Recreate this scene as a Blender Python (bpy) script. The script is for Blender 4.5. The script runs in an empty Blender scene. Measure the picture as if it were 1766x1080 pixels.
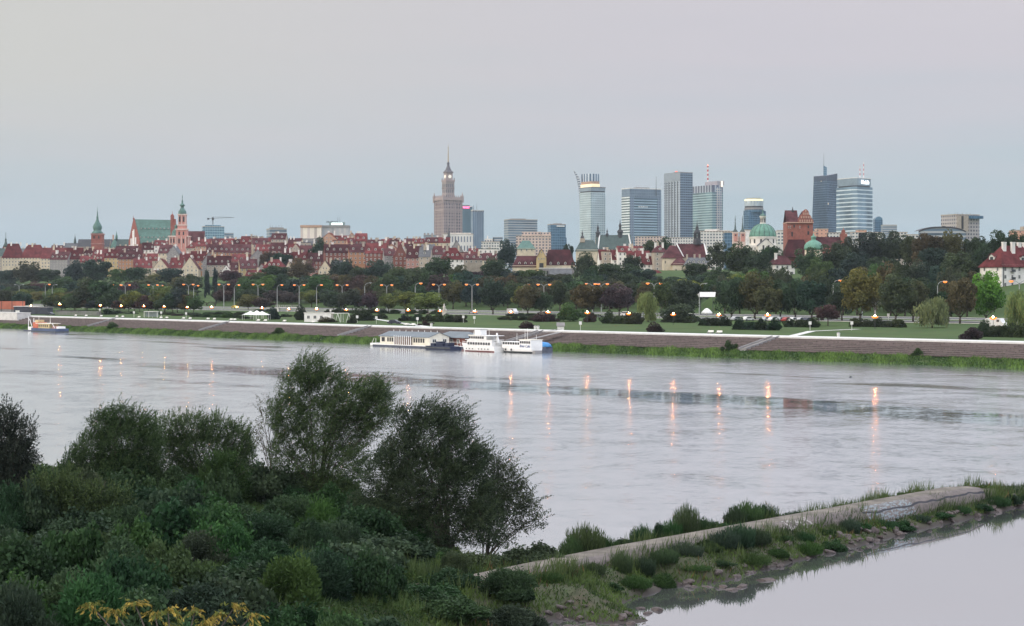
import bpy, math, random, re
import numpy as np
from mathutils import Vector, Matrix
random.seed(7)
S = bpy.context.scene
COL = S.collection
F = 3300.0; CX = 883.0; HY = 500.0; CH = 16.0      # focal length in photo pixels, centre column, horizon row, eye height (m)
R = math.radians
# ------------------------------------------------------------------ camera
cd = bpy.data.cameras.new('camera'); cam = bpy.data.objects.new('camera', cd); COL.objects.link(cam)
cam.location = (0, 0, CH); cam.rotation_euler = (R(90), 0, 0)
cd.sensor_width = 36; cd.lens = F/1766*36; cd.shift_y = -40/1766; cd.clip_start = 1; cd.clip_end = 20000
S.camera = cam
S.view_settings.view_transform = 'Standard'; S.view_settings.look = 'None'; S.view_settings.gamma = 1
S.view_settings.exposure = 0.19
S.render.engine = 'CYCLES'
S.cycles.use_denoising = True
S.cycles.max_bounces = 6; S.cycles.diffuse_bounces = 2; S.cycles.glossy_bounces = 3; S.cycles.transmission_bounces = 3
S.cycles.transparent_max_bounces = 6; S.cycles.volume_bounces = 0
# ------------------------------------------------------------------ node helpers
class NT:
    def __init__(s, nt): s.nt = nt; s.n = nt.nodes; s.l = nt.links
    def node(s, t, **kw):
        n = s.n.new(t)
        for k, v in kw.items(): setattr(n, k, v)
        return n
    def put(s, sock, v):
        if v is None: return
        if isinstance(v, bpy.types.NodeSocket): s.l.new(v, sock)
        else:
            if isinstance(v, tuple) and len(v) == 3 and sock.type == 'RGBA': v = (*v, 1)
            sock.default_value = v
    def math(s, op, a, b=None, c=None, clamp=False):
        n = s.node('ShaderNodeMath', operation=op, use_clamp=clamp)
        for i, v in enumerate((a, b, c)): s.put(n.inputs[i], v) if v is not None else None
        return n.outputs[0]
    def mix(s, f, a, b, mode='MIX'):
        n = s.node('ShaderNodeMix', data_type='RGBA', blend_type=mode)
        s.put(n.inputs[0], f); s.put(n.inputs[6], a); s.put(n.inputs[7], b)
        return n.outputs[2]
    def noise(s, vec, scale, detail=2, rough=.5):
        n = s.node('ShaderNodeTexNoise'); s.put(n.inputs['Vector'], vec); n.inputs['Scale'].default_value = scale
        n.inputs['Detail'].default_value = detail; n.inputs['Roughness'].default_value = rough
        return n
    def maprange(s, v, a, b, c=0., d=1., smooth=False):
        n = s.node('ShaderNodeMapRange'); n.interpolation_type = 'SMOOTHSTEP' if smooth else 'LINEAR'
        s.put(n.inputs[0], v)
        for i, q in enumerate((a, b, c, d)): n.inputs[i+1].default_value = q
        return n.outputs[0]
    def ramp(s, f, stops):
        n = s.node('ShaderNodeValToRGB'); e = n.color_ramp.elements
        while len(e) < len(stops): e.new(.5)
        for el, (p, c) in zip(e, stops): el.position = p; el.color = (*c, 1)
        s.put(n.inputs[0], f); return n.outputs[0]
    def xyz(s, v):
        n = s.node('ShaderNodeSeparateXYZ'); s.put(n.inputs[0], v); return n.outputs
    def comb(s, x, y, z):
        n = s.node('ShaderNodeCombineXYZ'); s.put(n.inputs[0], x); s.put(n.inputs[1], y); s.put(n.inputs[2], z); return n.outputs[0]
    def mapping(s, v, scale=(1, 1, 1), rot=(0, 0, 0), loc=(0, 0, 0)):
        n = s.node('ShaderNodeMapping'); s.put(n.inputs[0], v)
        n.inputs['Scale'].default_value = scale; n.inputs['Rotation'].default_value = rot; n.inputs['Location'].default_value = loc
        return n.outputs[0]
def lin(r, g, b):
    f = lambda c: c/12.92 if c <= .04045 else ((c+.055)/1.055)**2.4
    return (f(r/255), f(g/255), f(b/255))
# ------------------------------------------------------------------ sky
SUN_EL, SUN_AZ = R(16), R(-118)           # low light from the left, slightly behind the viewer
W = bpy.data.worlds.new('World'); S.world = W; W.use_nodes = True
t = NT(W.node_tree); t.n.clear()
out = t.node('ShaderNodeOutputWorld'); bg = t.node('ShaderNodeBackground')
tc = t.node('ShaderNodeTexCoord').outputs['Generated']
x_, y_, z_ = t.xyz(tc)
n1 = t.noise(t.mapping(tc, (1.2, 1.2, 9), rot=(0, R(1.0), 0)), 2.2, 3, .55).outputs[0]
n2 = t.noise(t.mapping(tc, (2, 2, 26), rot=(0, R(2.0), 0)), 3.0, 4, .6).outputs[0]
zz = t.math('ADD', z_, t.math('MULTIPLY', t.math('SUBTRACT', n1, .5), .10))
zz = t.math('ADD', zz, t.math('MULTIPLY', t.math('SUBTRACT', n2, .5), .035))
base = t.ramp(t.maprange(zz, -.05, .45), [(0, lin(154, 176, 187)), (.14, lin(163, 182, 192)), (.20, lin(177, 189, 197)), (.26, lin(187, 190, 198)),
              (.33, lin(196, 192, 199)), (.42, lin(200, 195, 201)), (.6, lin(207, 206, 213)), (1, lin(232, 236, 248))])
left = t.maprange(x_, -.35, .15, 1., 0., True)
warm = t.math('MULTIPLY', left, t.maprange(z_, .03, .12, 0., 1., True))
base = t.mix(t.math('MULTIPLY', warm, .7), base, lin(198, 199, 189))
sky = t.node('ShaderNodeTexSky'); sky.sky_type = 'NISHITA'; sky.sun_disc = False; sky.sun_elevation = SUN_EL; sky.sun_rotation = SUN_AZ
sky.air_density = 1.0; sky.dust_density = 2.0
skyc = t.mix(1.0, sky.outputs[0], (.10, .10, .10), 'MULTIPLY')
col = t.mix(.06, base, skyc)
t.l.new(col, bg.inputs[0]); t.put(bg.inputs[1], t.maprange(z_, .15, .6, 1.0, 2.2, True))
t.l.new(bg.outputs[0], out.inputs[0])
sl = bpy.data.lights.new('sun', 'SUN'); sl.energy = 1.25; sl.angle = R(14); sl.color = (1, .86, .76)
so = bpy.data.objects.new('sun', sl); COL.objects.link(so)
sd = Vector((math.sin(SUN_AZ)*math.cos(SUN_EL), math.cos(SUN_AZ)*math.cos(SUN_EL), math.sin(SUN_EL)))
so.rotation_euler = sd.to_track_quat('Z', 'Y').to_euler()
# ------------------------------------------------------------------ materials
MATS = {}
def newmat(name):
    m = bpy.data.materials.new(name); m.use_nodes = True; t = NT(m.node_tree); t.n.clear()
    o = t.node('ShaderNodeOutputMaterial'); b = t.node('ShaderNodeBsdfPrincipled'); t.l.new(b.outputs[0], o.inputs[0])
    return m, t, b
def mat(name, c, rough=.8, var=.18, scale=.6, metal=0., spec=.5, c2=None, detail=4):
    """plain surface with mottled variation and a little grime"""
    if name in MATS: return MATS[name]
    m, t, b = newmat(name); tc = t.node('ShaderNodeTexCoord').outputs['Object']
    n = t.noise(tc, scale, detail, .65).outputs[0]
    hi = tuple(min(1, x*(1+var)) for x in c); lo = c2 or tuple(x*(1-var) for x in c)
    t.put(b.inputs['Base Color'], t.mix(t.maprange(n, .35, .65), lo, hi))
    b.inputs['Roughness'].default_value = rough; b.inputs['Metallic'].default_value = metal
    b.inputs['Specular IOR Level'].default_value = spec
    MATS[name] = m; return m
def emis(name, c, s):
    if name in MATS: return MATS[name]
    m, t, b = newmat(name); b.inputs['Base Color'].default_value = (*c, 1)
    b.inputs['Emission Color'].default_value = (*c, 1); b.inputs['Emission Strength'].default_value = s
    MATS[name] = m; return m
def facade(name, wall, glass, du=3., dv=3.4, fu=.5, fv=.5, gr=.25, gm=.35, wr=.8, var=.5, lit=0.):
    """curtain wall / window grid laid out in metres on the wall UVs"""
    if name in MATS: return MATS[name]
    m, t, b = newmat(name); uv = t.node('ShaderNodeUVMap').outputs[0]
    u, v, _ = t.xyz(uv)
    GL2 = tuple(min(1, x*1.9+.03) for x in glass); U = t.math('DIVIDE', u, du); V = t.math('DIVIDE', v, dv)
    mu = t.math('LESS_THAN', t.math('FRACT', U), fu) if fu < 1 else None
    mv = t.math('LESS_THAN', t.math('FRACT', V), fv) if fv < 1 else None
    mask = t.math('MULTIPLY', mu, mv) if (mu and mv) else (mu or mv or 1.0)
    wn = t.node('ShaderNodeTexWhiteNoise', noise_dimensions='2D')
    t.put(wn.inputs['Vector'], t.comb(t.math('FLOOR', U), t.math('FLOOR', V), 0.0))
    gn = t.noise(t.mapping(uv, (1, .45, 1)), .035, 2).outputs[0]; glass = t.mix(t.maprange(gn, .35, .65), tuple(x*.6 for x in glass), tuple(min(1, x*1.35) for x in glass)) if gm > 0 else glass  # broad uneven reflections painted into the glass colour as noise
    gcol = t.mix(t.math('MULTIPLY', wn.outputs[0], var), glass, GL2)
    n = t.noise(uv, .06, 3).outputs[0]
    wc = t.mix(t.maprange(n, .3, .7), tuple(x*.85 for x in wall), tuple(min(1, x*1.1) for x in wall))
    t.put(b.inputs['Base Color'], t.mix(mask, wc, gcol))
    t.put(b.inputs['Roughness'], t.maprange(mask, 0, 1, wr, gr) if not isinstance(mask, float) else gr)
    t.put(b.inputs['Metallic'], t.math('MULTIPLY', mask, gm) if not isinstance(mask, float) else gm)
    if lit:
        on = t.math('MULTIPLY', t.math('GREATER_THAN', wn.outputs[0], 1-lit), mask)
        b.inputs['Emission Color'].default_value = (1, .8, .5, 1); t.put(b.inputs['Emission Strength'], t.math('MULTIPLY', on, .7))
    MATS[name] = m; return m
def leafmat(name, rough=.55, trans=.25, tint=(1, 1, 1)):
    if name in MATS: return MATS[name]
    m, t, b = newmat(name)
    oi = t.node('ShaderNodeObjectInfo'); at = t.node('ShaderNodeAttribute', attribute_name='tone')
    c = oi.outputs['Color']
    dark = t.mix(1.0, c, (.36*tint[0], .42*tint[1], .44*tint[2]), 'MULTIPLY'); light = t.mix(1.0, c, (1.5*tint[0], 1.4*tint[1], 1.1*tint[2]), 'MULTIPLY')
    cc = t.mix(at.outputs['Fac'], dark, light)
    t.put(b.inputs['Base Color'], cc); b.inputs['Roughness'].default_value = rough; b.inputs['Specular IOR Level'].default_value = .08
    tr = t.node('ShaderNodeBsdfTranslucent'); t.put(tr.inputs[0], cc)
    mx = t.node('ShaderNodeMixShader'); mx.inputs[0].default_value = trans
    t.l.new(b.outputs[0], mx.inputs[1]); t.l.new(tr.outputs[0], mx.inputs[2])
    t.l.new(mx.outputs[0], [n for n in t.n if n.type == 'OUTPUT_MATERIAL'][0].inputs[0])
    MATS[name] = m; return m
LEAF = leafmat('leaves')
BARK = mat('bark', (.075, .06, .05), .95, .35, 3)
BIRCH = mat('birch_bark', (.55, .52, .48), .9, .3, 2)
# ------------------------------------------------------------------ mesh builder
class MB:
    def __init__(s): s.v = []; s.f = []; s.uv = []; s.mi = []; s.cur = 0
    def poly(s, pts, uv=None):
        i = len(s.v); s.v += [tuple(p) for p in pts]; s.f.append(tuple(range(i, i+len(pts)))); s.uv.append(uv); s.mi.append(s.cur)
    def prism(s, foot, z0, z1, top=None, caps=True):
        """closed prism over a footprint (ccw from above); top may be another footprint; z's may be lists"""
        top = top or foot; n = len(foot); u = 0
        Z0 = z0 if isinstance(z0, (list, tuple)) else [z0]*n; Z1 = z1 if isinstance(z1, (list, tuple)) else [z1]*n
        for i in range(n):
            j = (i+1) % n; a, b = foot[i], foot[j]; c, d = top[j], top[i]
            L = math.hypot(b[0]-a[0], b[1]-a[1])
            s.poly([(a[0], a[1], Z0[i]), (b[0], b[1], Z0[j]), (c[0], c[1], Z1[j]), (d[0], d[1], Z1[i])],
                   [(u, Z0[i]), (u+L, Z0[j]), (u+L, Z1[j]), (u, Z1[i])]); u += L
        if caps:
            s.poly([(p[0], p[1], z) for p, z in zip(top, Z1)], [(.0, .0)]*n)
            s.poly([(p[0], p[1], z) for p, z in reversed(list(zip(foot, Z0)))], [(.0, .0)]*n)
    def box(s, x0, x1, y0, y1, z0, z1):
        s.prism([(x0, y0), (x1, y0), (x1, y1), (x0, y1)], z0, z1)
    def lathe(s, prof, cx=0, cy=0, seg=12, ph=0.):
        n = len(prof); base = len(s.v)
        for r, z in prof:
            for k in range(seg):
                a = 2*math.pi*(k+ph)/seg; s.v.append((cx+r*math.cos(a), cy+r*math.sin(a), z))
        for i in range(n-1):
            for k in range(seg):
                k2 = (k+1) % seg
                s.f.append((base+i*seg+k, base+i*seg+k2, base+(i+1)*seg+k2, base+(i+1)*seg+k))
                u0 = 2*math.pi*prof[i][0]*k/seg; u1 = 2*math.pi*prof[i][0]*(k+1)/seg
                s.uv.append([(u0, prof[i][1]), (u1, prof[i][1]), (u1, prof[i+1][1]), (u0, prof[i+1][1])]); s.mi.append(s.cur)
        s.f.append(tuple(base+(n-1)*seg+k for k in range(seg))); s.uv.append(None); s.mi.append(s.cur)
        s.f.append(tuple(base+k for k in reversed(range(seg)))); s.uv.append(None); s.mi.append(s.cur)
    def tube(s, pts, r0, r1=None, seg=6):
        r1 = r0 if r1 is None else r1; n = len(pts); base = len(s.v)
        for i, p in enumerate(pts):
            p = Vector(p); a = Vector(pts[max(i-1, 0)]); b = Vector(pts[min(i+1, n-1)]); d = (b-a).normalized()
            u = d.cross(Vector((0, 0, 1)) if abs(d.z) < .9 else Vector((1, 0, 0))).normalized(); w = d.cross(u)
            r = r0+(r1-r0)*i/(n-1)
            for k in range(seg):
                q = p+(u*math.cos(2*math.pi*k/seg)+w*math.sin(2*math.pi*k/seg))*r; s.v.append(tuple(q))
        for i in range(n-1):
            for k in range(seg):
                k2 = (k+1) % seg; s.f.append((base+i*seg+k, base+(i+1)*seg+k, base+(i+1)*seg+k2, base+i*seg+k2)); s.uv.append(None); s.mi.append(s.cur)
        s.f.append(tuple(base+k for k in range(seg))); s.uv.append(None); s.mi.append(s.cur)
        s.f.append(tuple(base+(n-1)*seg+k for k in reversed(range(seg)))); s.uv.append(None); s.mi.append(s.cur)
    def gable(s, x0, x1, y0, y1, z0, zr, along='x', ov=.4, th=.25, hip=0.):
        """pitched roof, ridge along x or y, eaves overhanging, optional hip inset; slabs with thickness"""
        if along == 'y':
            n0 = len(s.v); s.gable(y0, y1, -x1, -x0, z0, zr, 'x', ov, th, hip)
            for i in range(n0, len(s.v)): a, b, c = s.v[i]; s.v[i] = (-b, a, c)
            return
        ym = (y0+y1)/2; sl = (zr-z0)/(ym-y0); ye0, ye1 = y0-ov, y1+ov; ze = z0-ov*sl
        xa, xb = x0-(ov if hip else .25), x1+(ov if hip else .25); ra, rb = x0+hip-(0 if hip else .25), x1-hip+(0 if hip else .25)
        L = math.hypot(ym-ye0, zr-ze)
        for dz in (0, -th):
            q = lambda x, y, z: (x, y, z+dz)
            s.poly([q(xa, ye0, ze), q(xb, ye0, ze), q(rb, ym, zr), q(ra, ym, zr)], [(xa, 0), (xb, 0), (rb, L), (ra, L)])
            s.poly([q(xb, ye1, ze), q(xa, ye1, ze), q(ra, ym, zr), q(rb, ym, zr)], [(xb, 0), (xa, 0), (ra, L), (rb, L)])
            if hip:
                s.poly([q(xa, ye1, ze), q(xa, ye0, ze), q(ra, ym, zr)], [(ye1, 0), (ye0, 0), (ym, L)])
                s.poly([q(xb, ye0, ze), q(xb, ye1, ze), q(rb, ym, zr)], [(ye0, 0), (ye1, 0), (ym, L)])
        for (ax, ay, az, bx, by, bz) in ((xa, ye0, ze, xb, ye0, ze), (xb, ye1, ze, xa, ye1, ze)) + (((xb, ye0, ze, xb, ye1, ze), (xa, ye1, ze, xa, ye0, ze)) if hip else
              ((xa, ye0, ze, ra, ym, zr), (ra, ym, zr, xa, ye1, ze), (xb, ye0, ze, rb, ym, zr), (rb, ym, zr, xb, ye1, ze))):
            s.poly([(ax, ay, az-th), (bx, by, bz-th), (bx, by, bz), (ax, ay, az)])
    def mesh(s, name, m, smooth=False):
        me = bpy.data.meshes.new(name); me.from_pydata(s.v, [], s.f)
        uv = me.uv_layers.new(name='UVMap'); i = 0
        dat = np.zeros(len(me.loops)*2, dtype=np.float32)
        for f, q in zip(s.f, s.uv):
            if q:
                for k, (a, b) in enumerate(q): dat[2*(i+k)] = a; dat[2*(i+k)+1] = b
            i += len(f)
        uv.data.foreach_set('uv', dat)
        for mm in (m if isinstance(m, (list, tuple)) else [m]): me.materials.append(mm)
        me.polygons.foreach_set('material_index', s.mi)
        if smooth: me.polygons.foreach_set('use_smooth', [True]*len(s.f))
        me.update(); return me
    def build(s, name, m, parent=None, smooth=False):
        o = bpy.data.objects.new(name, s.mesh(name, m, smooth)); COL.objects.link(o)
        if parent: o.parent = parent
        return o
LABELS = {}
def tag(o, label=None, cat=None, group=None, kind=None):
    if label:
        o['label'] = label; LABELS.setdefault(label, []).append(o.name)
        n = len(label.split())
        if not 4 <= n <= 16: print('LABEL LENGTH', n, label)
    if cat: o['category'] = cat
    if group: o['group'] = group
    if kind: o['kind'] = kind
    return o
def empty(name, loc, yaw=0., label=None, cat=None, group=None):
    o = bpy.data.objects.new(name, None); COL.objects.link(o); o.location = loc; o.rotation_euler = (0, 0, yaw); o.empty_display_size = .5
    return tag(o, label, cat, group)
def child(name, me, parent, loc=(0, 0, 0), scale=(1, 1, 1), rot=(0, 0, 0), color=None):
    o = bpy.data.objects.new(name, me); COL.objects.link(o); o.parent = parent; o.location = loc; o.scale = scale; o.rotation_euler = rot
    if color: o.color = (*color, 1)
    return o
def copy_thing(src, loc, yaw, label, group, scale=None):
    r = src.copy(); COL.objects.link(r); r.location = loc; r.rotation_euler = (0, 0, yaw)
    if scale: r.scale = scale
    r['group'] = group; tag(r, label)
    for c in list(src.children):
        d = c.copy(); COL.objects.link(d); d.parent = r
        for g in list(c.children):
            e = g.copy(); COL.objects.link(e); e.parent = d
    return r
ORD = 'first second third fourth fifth sixth seventh eighth ninth tenth eleventh twelfth thirteenth fourteenth fifteenth sixteenth seventeenth eighteenth nineteenth'.split()
def ordn(i):
    if i < 19: return ORD[i]
    if i >= 99: return 'hundredth' if i == 99 else 'hundred-and-'+ordn(i-100)
    n = i+1; tens = {2: 'twent', 3: 'thirt', 4: 'fort', 5: 'fift', 6: 'sixt', 7: 'sevent', 8: 'eight', 9: 'ninet'}[n//10]
    return tens+'ieth' if n % 10 == 0 else tens+'y-'+ORD[n % 10-1]
# ------------------------------------------------------------------ river bank coordinates: a runs along the far shore, s away from the water
UX, UY, NX, NY = .618, -.787, .787, .618
def bulge(a): return 11*math.exp(-((a+190)/190)**2)
def as_xy(a, s):
    q = s-bulge(a); return (105+UX*a+NX*q, 394+UY*a+NY*q)
def xy_as(x, y):
    a = (x-105)*UX+(y-394)*UY; return a, (x-105)*NX+(y-394)*NY+bulge(a)
KS = [-40, -8, 0, 2, 5, 9, 13, 17.3, 27.5, 45, 75, 105, 130, 150, 172, 190, 214, 232, 250, 285, 320, 355, 390, 430, 470, 600, 1000, 1600, 2500, 4000, 5500]
KZ = [-3, -1.2, -.1, .7, 1.25, 1.6, 2.6, 3.9, 4.5, 4.55, 4.7, 4.9, 5.3, 5.8, 5.95, 6.1, 6.3, 6.6, 7.2, 11.5, 16, 20.5, 25, 27, 28, 29, 31, 33, 35, 35, 35]
def hs(s): return float(np.interp(s, KS, KZ))
def gh(x, y): return hs(xy_as(x, y)[1])
def dist_at(px, s):
    q = (px-CX)/F; d = 600.
    for _ in range(30):
        a = (q*d-105)*UX+(d-394)*UY; d = (s-bulge(a)+.787*105+.618*394)/(NX*q+NY)
    return d
def at(px, py, d): return ((px-CX)/F*d, d, CH+(HY-py)/F*d)
def ribbon(a0, a1, s0, s1, dz, step=20, ss=None):
    mb = MB(); ss = ss or [s0, s1]; n = max(1, int((a1-a0)/step))
    for i in range(n):
        for j in range(len(ss)-1):
            A, B = a0+(a1-a0)*i/n, a0+(a1-a0)*(i+1)/n
            P = [(A, ss[j]), (B, ss[j]), (B, ss[j+1]), (A, ss[j+1])]
            mb.poly([(*as_xy(a, s), hs(s)+dz) for a, s in P], [(a, s) for a, s in P])
    return mb
# ------------------------------------------------------------------ SETTING: ground, bank, roads, water
def groundmat():
    m, t, b = newmat('grass_ground'); tc = t.node('ShaderNodeTexCoord').outputs['Object']
    n = t.noise(tc, .05, 5, .6).outputs[0]; n2 = t.noise(tc, .6, 3, .7).outputs[0]
    c = t.mix(t.maprange(n, .35, .65), (.040, .085, .028), (.070, .12, .038)); c = t.mix(t.maprange(n2, .4, .75), c, (.07, .075, .035))
    t.put(b.inputs['Base Color'], c); b.inputs['Roughness'].default_value = .95; b.inputs['Specular IOR Level'].default_value = .1
    return m
GRASS = groundmat()
mb = MB(); A_ = [-6500, -5000, -4000, -3000, -2200, -1700, -1400]+list(range(-1200, 400, 40))+[600]
for i in range(len(A_)-1):
    for j in range(len(KS)-1):
        mb.poly([(*as_xy(A_[i+di], KS[j+dj]), KZ[j+dj]) for di, dj in ((0, 0), (1, 0), (1, 1), (0, 1))])
tag(mb.build('ground', GRASS), kind='structure')
def brickmat():
    m, t, b = newmat('brick_paving'); uv = t.node('ShaderNodeUVMap').outputs[0]
    u, v, _ = t.xyz(uv)
    br = t.node('ShaderNodeTexBrick'); t.put(br.inputs['Vector'], t.comb(u, v, 0.)); br.inputs['Scale'].default_value = 1.0
    br.inputs['Brick Width'].default_value = 3.2; br.inputs['Row Height'].default_value = 1.06; br.inputs['Mortar Size'].default_value = .11
    br.inputs['Color1'].default_value = (.095, .072, .072, 1); br.inputs['Color2'].default_value = (.15, .115, .115, 1); br.inputs['Mortar'].default_value = (.055, .045, .045, 1)
    n = t.noise(uv, .9, 5, .75).outputs[0]
    st = t.noise(t.mapping(uv, (.06, .35, 1)), 1.0, 5, .7).outputs[0]; g2 = t.noise(t.mapping(uv, (.5, .8, 1)), 1.0, 4, .75).outputs[0]
    c_ = t.mix(t.maprange(n, .42, .7, .0, .8), br.outputs[0], (.20, .165, .155)); c_ = t.mix(t.maprange(st, .42, .68, 0, .6), c_, (.075, .06, .058)); c_ = t.mix(t.maprange(g2, .60, .72, 0, .75), c_, (.06, .075, .035))
    t.put(b.inputs['Base Color'], c_); b.inputs['Roughness'].default_value = .9
    return m
CONC = mat('pale_concrete', (.60, .59, .57), .85, .12, .4)
mb = MB(); NS = 8
for i in range(67):
    A, B = -1000+20*i, -980+20*i
    for j in range(NS):
        s0, s1 = 6.5+11*j/NS, 6.5+11*(j+1)/NS; z0, z1 = 1.75+2.75*j/NS, 1.75+2.75*(j+1)/NS; zz = z1-.12
        a, b, c, d = as_xy(A, s0), as_xy(B, s0), as_xy(B, s1), as_xy(A, s1)
        mb.poly([(*a, z0-.12), (*b, z0-.12), (*b, zz), (*a, zz)], [(A, j*2.), (B, j*2.), (B, j*2.+.5), (A, j*2.+.5)])
        mb.poly([(*a, zz), (*b, zz), (*c, zz), (*d, zz)], [(A, j*2.+.5), (B, j*2.+.5), (B, j*2.+2), (A, j*2.+2)])
o = mb.build('embankment', brickmat()); tag(o, kind='structure')
mb = MB()
for i in range(66):
    A, B = -1000+20*i, -980+20*i
    q = [as_xy(A, 17.2), as_xy(B, 17.2), as_xy(B, 27.5), as_xy(A, 27.5)]
    mb.prism(q, 4.1, 4.72)
tag(mb.build('promenade', CONC), kind='structure')
ASPH = mat('asphalt', (.085, .085, .09), .9, .15, .3)
tag(ribbon(-1400, 400, 150, 172, .05).build('road', ASPH), kind='structure')
tag(ribbon(-1400, 400, 190, 214, .05).build('road', ASPH), kind='structure')
for s0 in (149.6, 172.0, 189.6, 214.0):
    mb = MB()
    for i in range(60):
        A, B = -1400+30*i, -1370+30*i
        mb.prism([as_xy(A, s0), as_xy(B, s0), as_xy(B, s0+.4), as_xy(A, s0+.4)], hs(s0)-.3, hs(s0)+.15)
    tag(mb.build('kerb', CONC), kind='structure')
mb = MB()
for s0 in (161, 198, 206):
    for i in range(90):
        A = -1300+18*i; P = [(A, s0), (A+5, s0), (A+5, s0+.25), (A, s0+.25)]
        mb.poly([(*as_xy(a, s), hs(s)+.06) for a, s in P])
tag(mb.build('lane_markings', mat('road_paint', (.75, .75, .72), .7, .05)), kind='structure')
mb = MB()   # footpath crossing the lawns
for (p0, p1, w) in (((740, 30), (640, 95), 2.2), ((1365, 29), (1400, 70), 2.2), ((1400, 70), (1480, 95), 2.2)):
    a0, s0 = xy_as(*at(p0[0], 0, dist_at(*p0))[:2]); a1, s1 = xy_as(*at(p1[0], 0, dist_at(*p1))[:2])
    n = 8; L = math.hypot(a1-a0, s1-s0); ox, oy = -(s1-s0)/L*w/2, (a1-a0)/L*w/2
    for i in range(n):
        f, g = i/n, (i+1)/n
        P = [(a0+(a1-a0)*f-ox, s0+(s1-s0)*f-oy), (a0+(a1-a0)*g-ox, s0+(s1-s0)*g-oy), (a0+(a1-a0)*g+ox, s0+(s1-s0)*g+oy), (a0+(a1-a0)*f+ox, s0+(s1-s0)*f+oy)]
        mb.poly([(*as_xy(a, s), hs(s)+.07) for a, s in P])
tag(mb.build('footpath', CONC), kind='structure')
# water
def watermat():
    m, t, b = newmat('river_water'); P = t.node('ShaderNodeTexCoord').outputs['Object']
    x, y, z = t.xyz(P)
    a = t.math('ADD', t.math('MULTIPLY', t.math('SUBTRACT', x, 105.), UX), t.math('MULTIPLY', t.math('SUBTRACT', y, 394.), UY))
    s = t.math('ADD', t.math('MULTIPLY', t.math('SUBTRACT', x, 105.), NX), t.math('MULTIPLY', t.math('SUBTRACT', y, 394.), NY))
    asv = t.comb(t.math('MULTIPLY', a, .012), t.math('MULTIPLY', s, .05), 0.)
    big = t.noise(asv, 1.0, 3, .55).outputs[0]
    sw = t.math('ADD', s, t.math('MULTIPLY', t.math('SUBTRACT', t.noise(asv, .8, 4, .6).outputs[0], .5), 26.))
    # a calm slick lying along the current
    d = t.math('ABSOLUTE', t.math('SUBTRACT', sw, -132.))
    slick = t.math('MULTIPLY', t.maprange(d, 5., 13., 1., 0., True), t.maprange(a, -150., -70., 0., 1., True))
    d2 = t.math('ABSOLUTE', t.math('SUBTRACT', sw, -172.))
    sl2 = t.math('MULTIPLY', t.math('MULTIPLY', t.maprange(d2, 4., 14., 1., 0., True), t.maprange(a, -420., -300., .6, 0., True)), t.maprange(a, -520., -420., 0., 1., True))
    streak = t.maprange(big, .56, .68, 0., .75, True)
    near = t.maprange(s, -60., -5., 0., .45, True)
    calm = t.math('MAXIMUM', t.math('MAXIMUM', slick, sl2), t.math('MULTIPLY', streak, t.maprange(s, -230., -120., 0.15, 1., True)))
    calm = t.math('MINIMUM', t.math('ADD', calm, near), 1.0)
    # sheltered basin behind the training wall
    q = t.math('ADD', t.math('MULTIPLY', t.math('SUBTRACT', x, -1.55), -.779), t.math('MULTIPLY', t.math('SUBTRACT', y, 96.7), .627))
    basin = t.maprange(q, -1., 3., 1., 0., True)
    amp = t.math('MULTIPLY', t.maprange(calm, 0., 1., .056, .012), t.maprange(basin, 0., 1., 1., .012))
    nz = t.noise(t.mapping(P, (1, 1, 1)), 1.4, 4, .7)
    nz2 = t.noise(t.mapping(P, (1, 1, 1), loc=(40, 3, 0)), .16, 2, .6)
    v1 = t.node('ShaderNodeVectorMath', operation='MULTIPLY_ADD'); t.l.new(nz2.outputs['Color'], v1.inputs[0]); v1.inputs[1].default_value = (.6, .6, .6); t.l.new(nz.outputs['Color'], v1.inputs[2])
    nx, ny, _ = t.xyz(v1.outputs[0])
    N = t.comb(t.math('MULTIPLY', t.math('SUBTRACT', nx, .8), t.math('MULTIPLY', amp, .32)), t.math('MULTIPLY', t.math('SUBTRACT', ny, .8), t.math('MULTIPLY', amp, 2.8)), 1.0)
    nn = t.node('ShaderNodeVectorMath', operation='NORMALIZE'); t.l.new(N, nn.inputs[0]); 
    fr = t.node('ShaderNodeFresnel'); fr.inputs['IOR'].default_value = 1.33; t.l.new(nn.outputs[0], fr.inputs['Normal'])
    gl = t.node('ShaderNodeBsdfGlossy'); df = t.node('ShaderNodeBsdfDiffuse'); mx = t.node('ShaderNodeMixShader')
    gl.inputs[0].default_value = (.95, .965, .98, 1); df.inputs[0].default_value = (.13, .13, .135, 1); t.l.new(nn.outputs[0], gl.inputs['Normal'])
    t.put(mx.inputs[0], t.maprange(fr.outputs[0], 0, 1, .68, .97)); t.l.new(df.outputs[0], mx.inputs[1]); t.l.new(gl.outputs[0], mx.inputs[2])
    t.l.new(mx.outputs[0], [n for n in t.n if n.type == 'OUTPUT_MATERIAL'][0].inputs[0]); t.n.remove(b)
    t.put(gl.inputs['Roughness'], t.math('MULTIPLY', t.maprange(calm, 0., 1., .165, .06), t.maprange(basin, 0., 1., 1., .06)))
    return m
mb = MB(); mb.poly([(-4200, -350, 0), (3500, -350, 0), (3500, 5500, 0), (-4200, 5500, 0)])
tag(mb.build('water', watermat()), kind='structure')
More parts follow.
